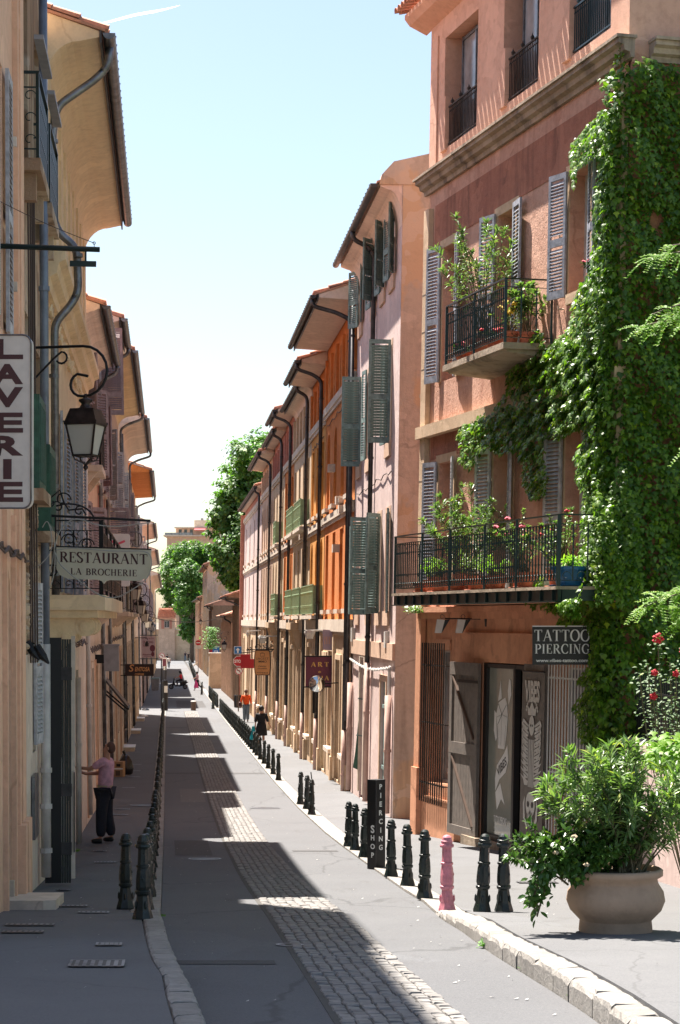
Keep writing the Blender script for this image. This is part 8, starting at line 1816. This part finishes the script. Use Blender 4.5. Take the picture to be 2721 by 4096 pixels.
for _ in range(15000):
    p = np.array([6.5, 22.0, 3.0])+r2.normal(0, 1, 3)*np.array([1.3, 1.9, 2.3]); 
    if p[0] < 3.95+.17*(p[1]-20) or p[1] > 27.5: continue
    P.append(p); D.append(r2.normal(0, 1, 3)); N.append(r2.normal(0, .5, 3)+np.array([0, -.2, .8])); S.append(r2.uniform(.10, .17))
foliage(t, P, N, D, S, OVAL, 'leaf_lime', 'crown_foliage')  # out-of-view crown, enlarged to shade the ivy on the end wall
# ------------------------------------------------------------------ far trees
def tree(label, x, y, z0, lobes, nleaf, size, seed, trunk_r=.25, mt='leaf_tree'):
    t = thing('plane_tree', label, 'tree', (x, y, z0)); r = np.random.default_rng(seed)
    c0 = np.mean([l[:3] for l in lobes], axis=0)
    part('trunk', MB().tube([(x, y, z0-.3), (x+.1, y, (z0+c0[2])*.4), (x, y, c0[2])], [trunk_r*1.2, trunk_r, trunk_r*.6], 9), 'bark', t, True)
    for lx, ly, lz, lr in lobes: part('limb', MB().tube([(x, y, z0+(c0[2]-z0)*.55), ((x+lx)/2, (y+ly)/2, (c0[2]*.5+lz*.5)-.3), (lx, ly, lz)], [trunk_r*.5, trunk_r*.3, .05], 6), 'bark', t, True)
    P, N, D, S = [], [], [], []; w = np.array([l[3]**2 for l in lobes]); w = w/w.sum()
    for i, (lx, ly, lz, lr) in enumerate(lobes):
        nc = max(10, int(14*lr*lr))                         # leaf clumps on the lobe
        cl = r.normal(0, 1, (nc, 3)); cl /= np.linalg.norm(cl, axis=1, keepdims=True); cl *= r.uniform(.55, 1.05, (nc, 1))*lr
        k = int(nleaf*w[i])
        for j in range(k):
            c = cl[r.integers(nc)]; o = r.normal(0, .19*min(lr, 2.2), 3); p = c+o*np.array([1, 1, .7]); P.append(p+np.array([lx, ly, lz])); N.append(p/lr*.7+np.array([0, 0, .7])+r.normal(0, .45, 3)); D.append(r.normal(0, 1, 3)+np.array([0, 0, -.6])); S.append(size*r.uniform(.6, 1.2))
    foliage(t, P, N, D, S, IVY, mt); return t
def lob(spec, Y, sd):
    rr = random.Random(sd); return [((u-1360.5)/8000*(Y+dy), Y+dy, (2480-v)/8000*(Y+dy), R_) for u, v, R_, dy in [(a, b, c, rr.uniform(-1.2, 1.2)*c) for a, b, c in spec]]
Y = 158.; tree('leafy plane tree rising behind the rose house, bright in the sun', -7.4, Y, -5.9, lob([(1000, 1830, 1.6), (1050, 1790, 1.5), (965, 1900, 1.5), (930, 1960, 1.3), (985, 1990, 1.8), (900, 2040, 1.3), (880, 2120, 1.0), (940, 2090, 1.6), (900, 2180, 1.2), (960, 2200, 1.6), (880, 2230, 1.0), (930, 2290, 1.2), (960, 2330, 1.0), (1010, 2120, 2.0), (1060, 1950, 2.2), (1100, 2000, 2.4), (1090, 2200, 2.2)], Y, 1), 21000, .34, 71)
Y = 395.; tree('rounded tree behind the end wall, left of the far pair', -31.5, Y, -7.8, lob([(700, 2225, 2.2), (678, 2260, 1.8), (730, 2205, 2.0), (680, 2290, 2.2), (665, 2350, 1.6), (720, 2260, 2.4), (700, 2370, 2.0), (690, 2430, 1.6)], Y, 2), 9000, .5, 72, .4)
Y = 405.; tree('broad tree behind the end wall under the apartment block', -28, Y, -8, lob([(770, 2205, 2.2), (810, 2205, 2.2), (750, 2240, 2.4), (800, 2245, 2.4), (840, 2220, 2.2), (780, 2300, 2.6), (840, 2290, 2.6), (870, 2230, 2.2), (820, 2370, 2.6)], Y, 3), 9000, .5, 73, .4)
Y = 345.; tree('tall dark street tree leaning over the far end of the road', -25.6, Y, -7.3, lob([(745, 2265, 1.4), (770, 2290, 1.7), (735, 2300, 1.7), (790, 2320, 1.9), (750, 2370, 2.0), (785, 2410, 2.0), (740, 2430, 1.6), (720, 2400, 1.0), (770, 2480, 1.7), (745, 2510, 1.2), (790, 2500, 1.5), (730, 2540, .8), (765, 2540, 1.1)], Y, 4), 13000, .42, 74, .35)
Y = 177.; tuft('green shrub on top of the masonry block at the far right', 0, 0, .75, 700, 80, 'shrub', ((843-1360.5)/8000*Y, Y+.6, -2.6), 'leaf_grass', .22, hz=2.6)
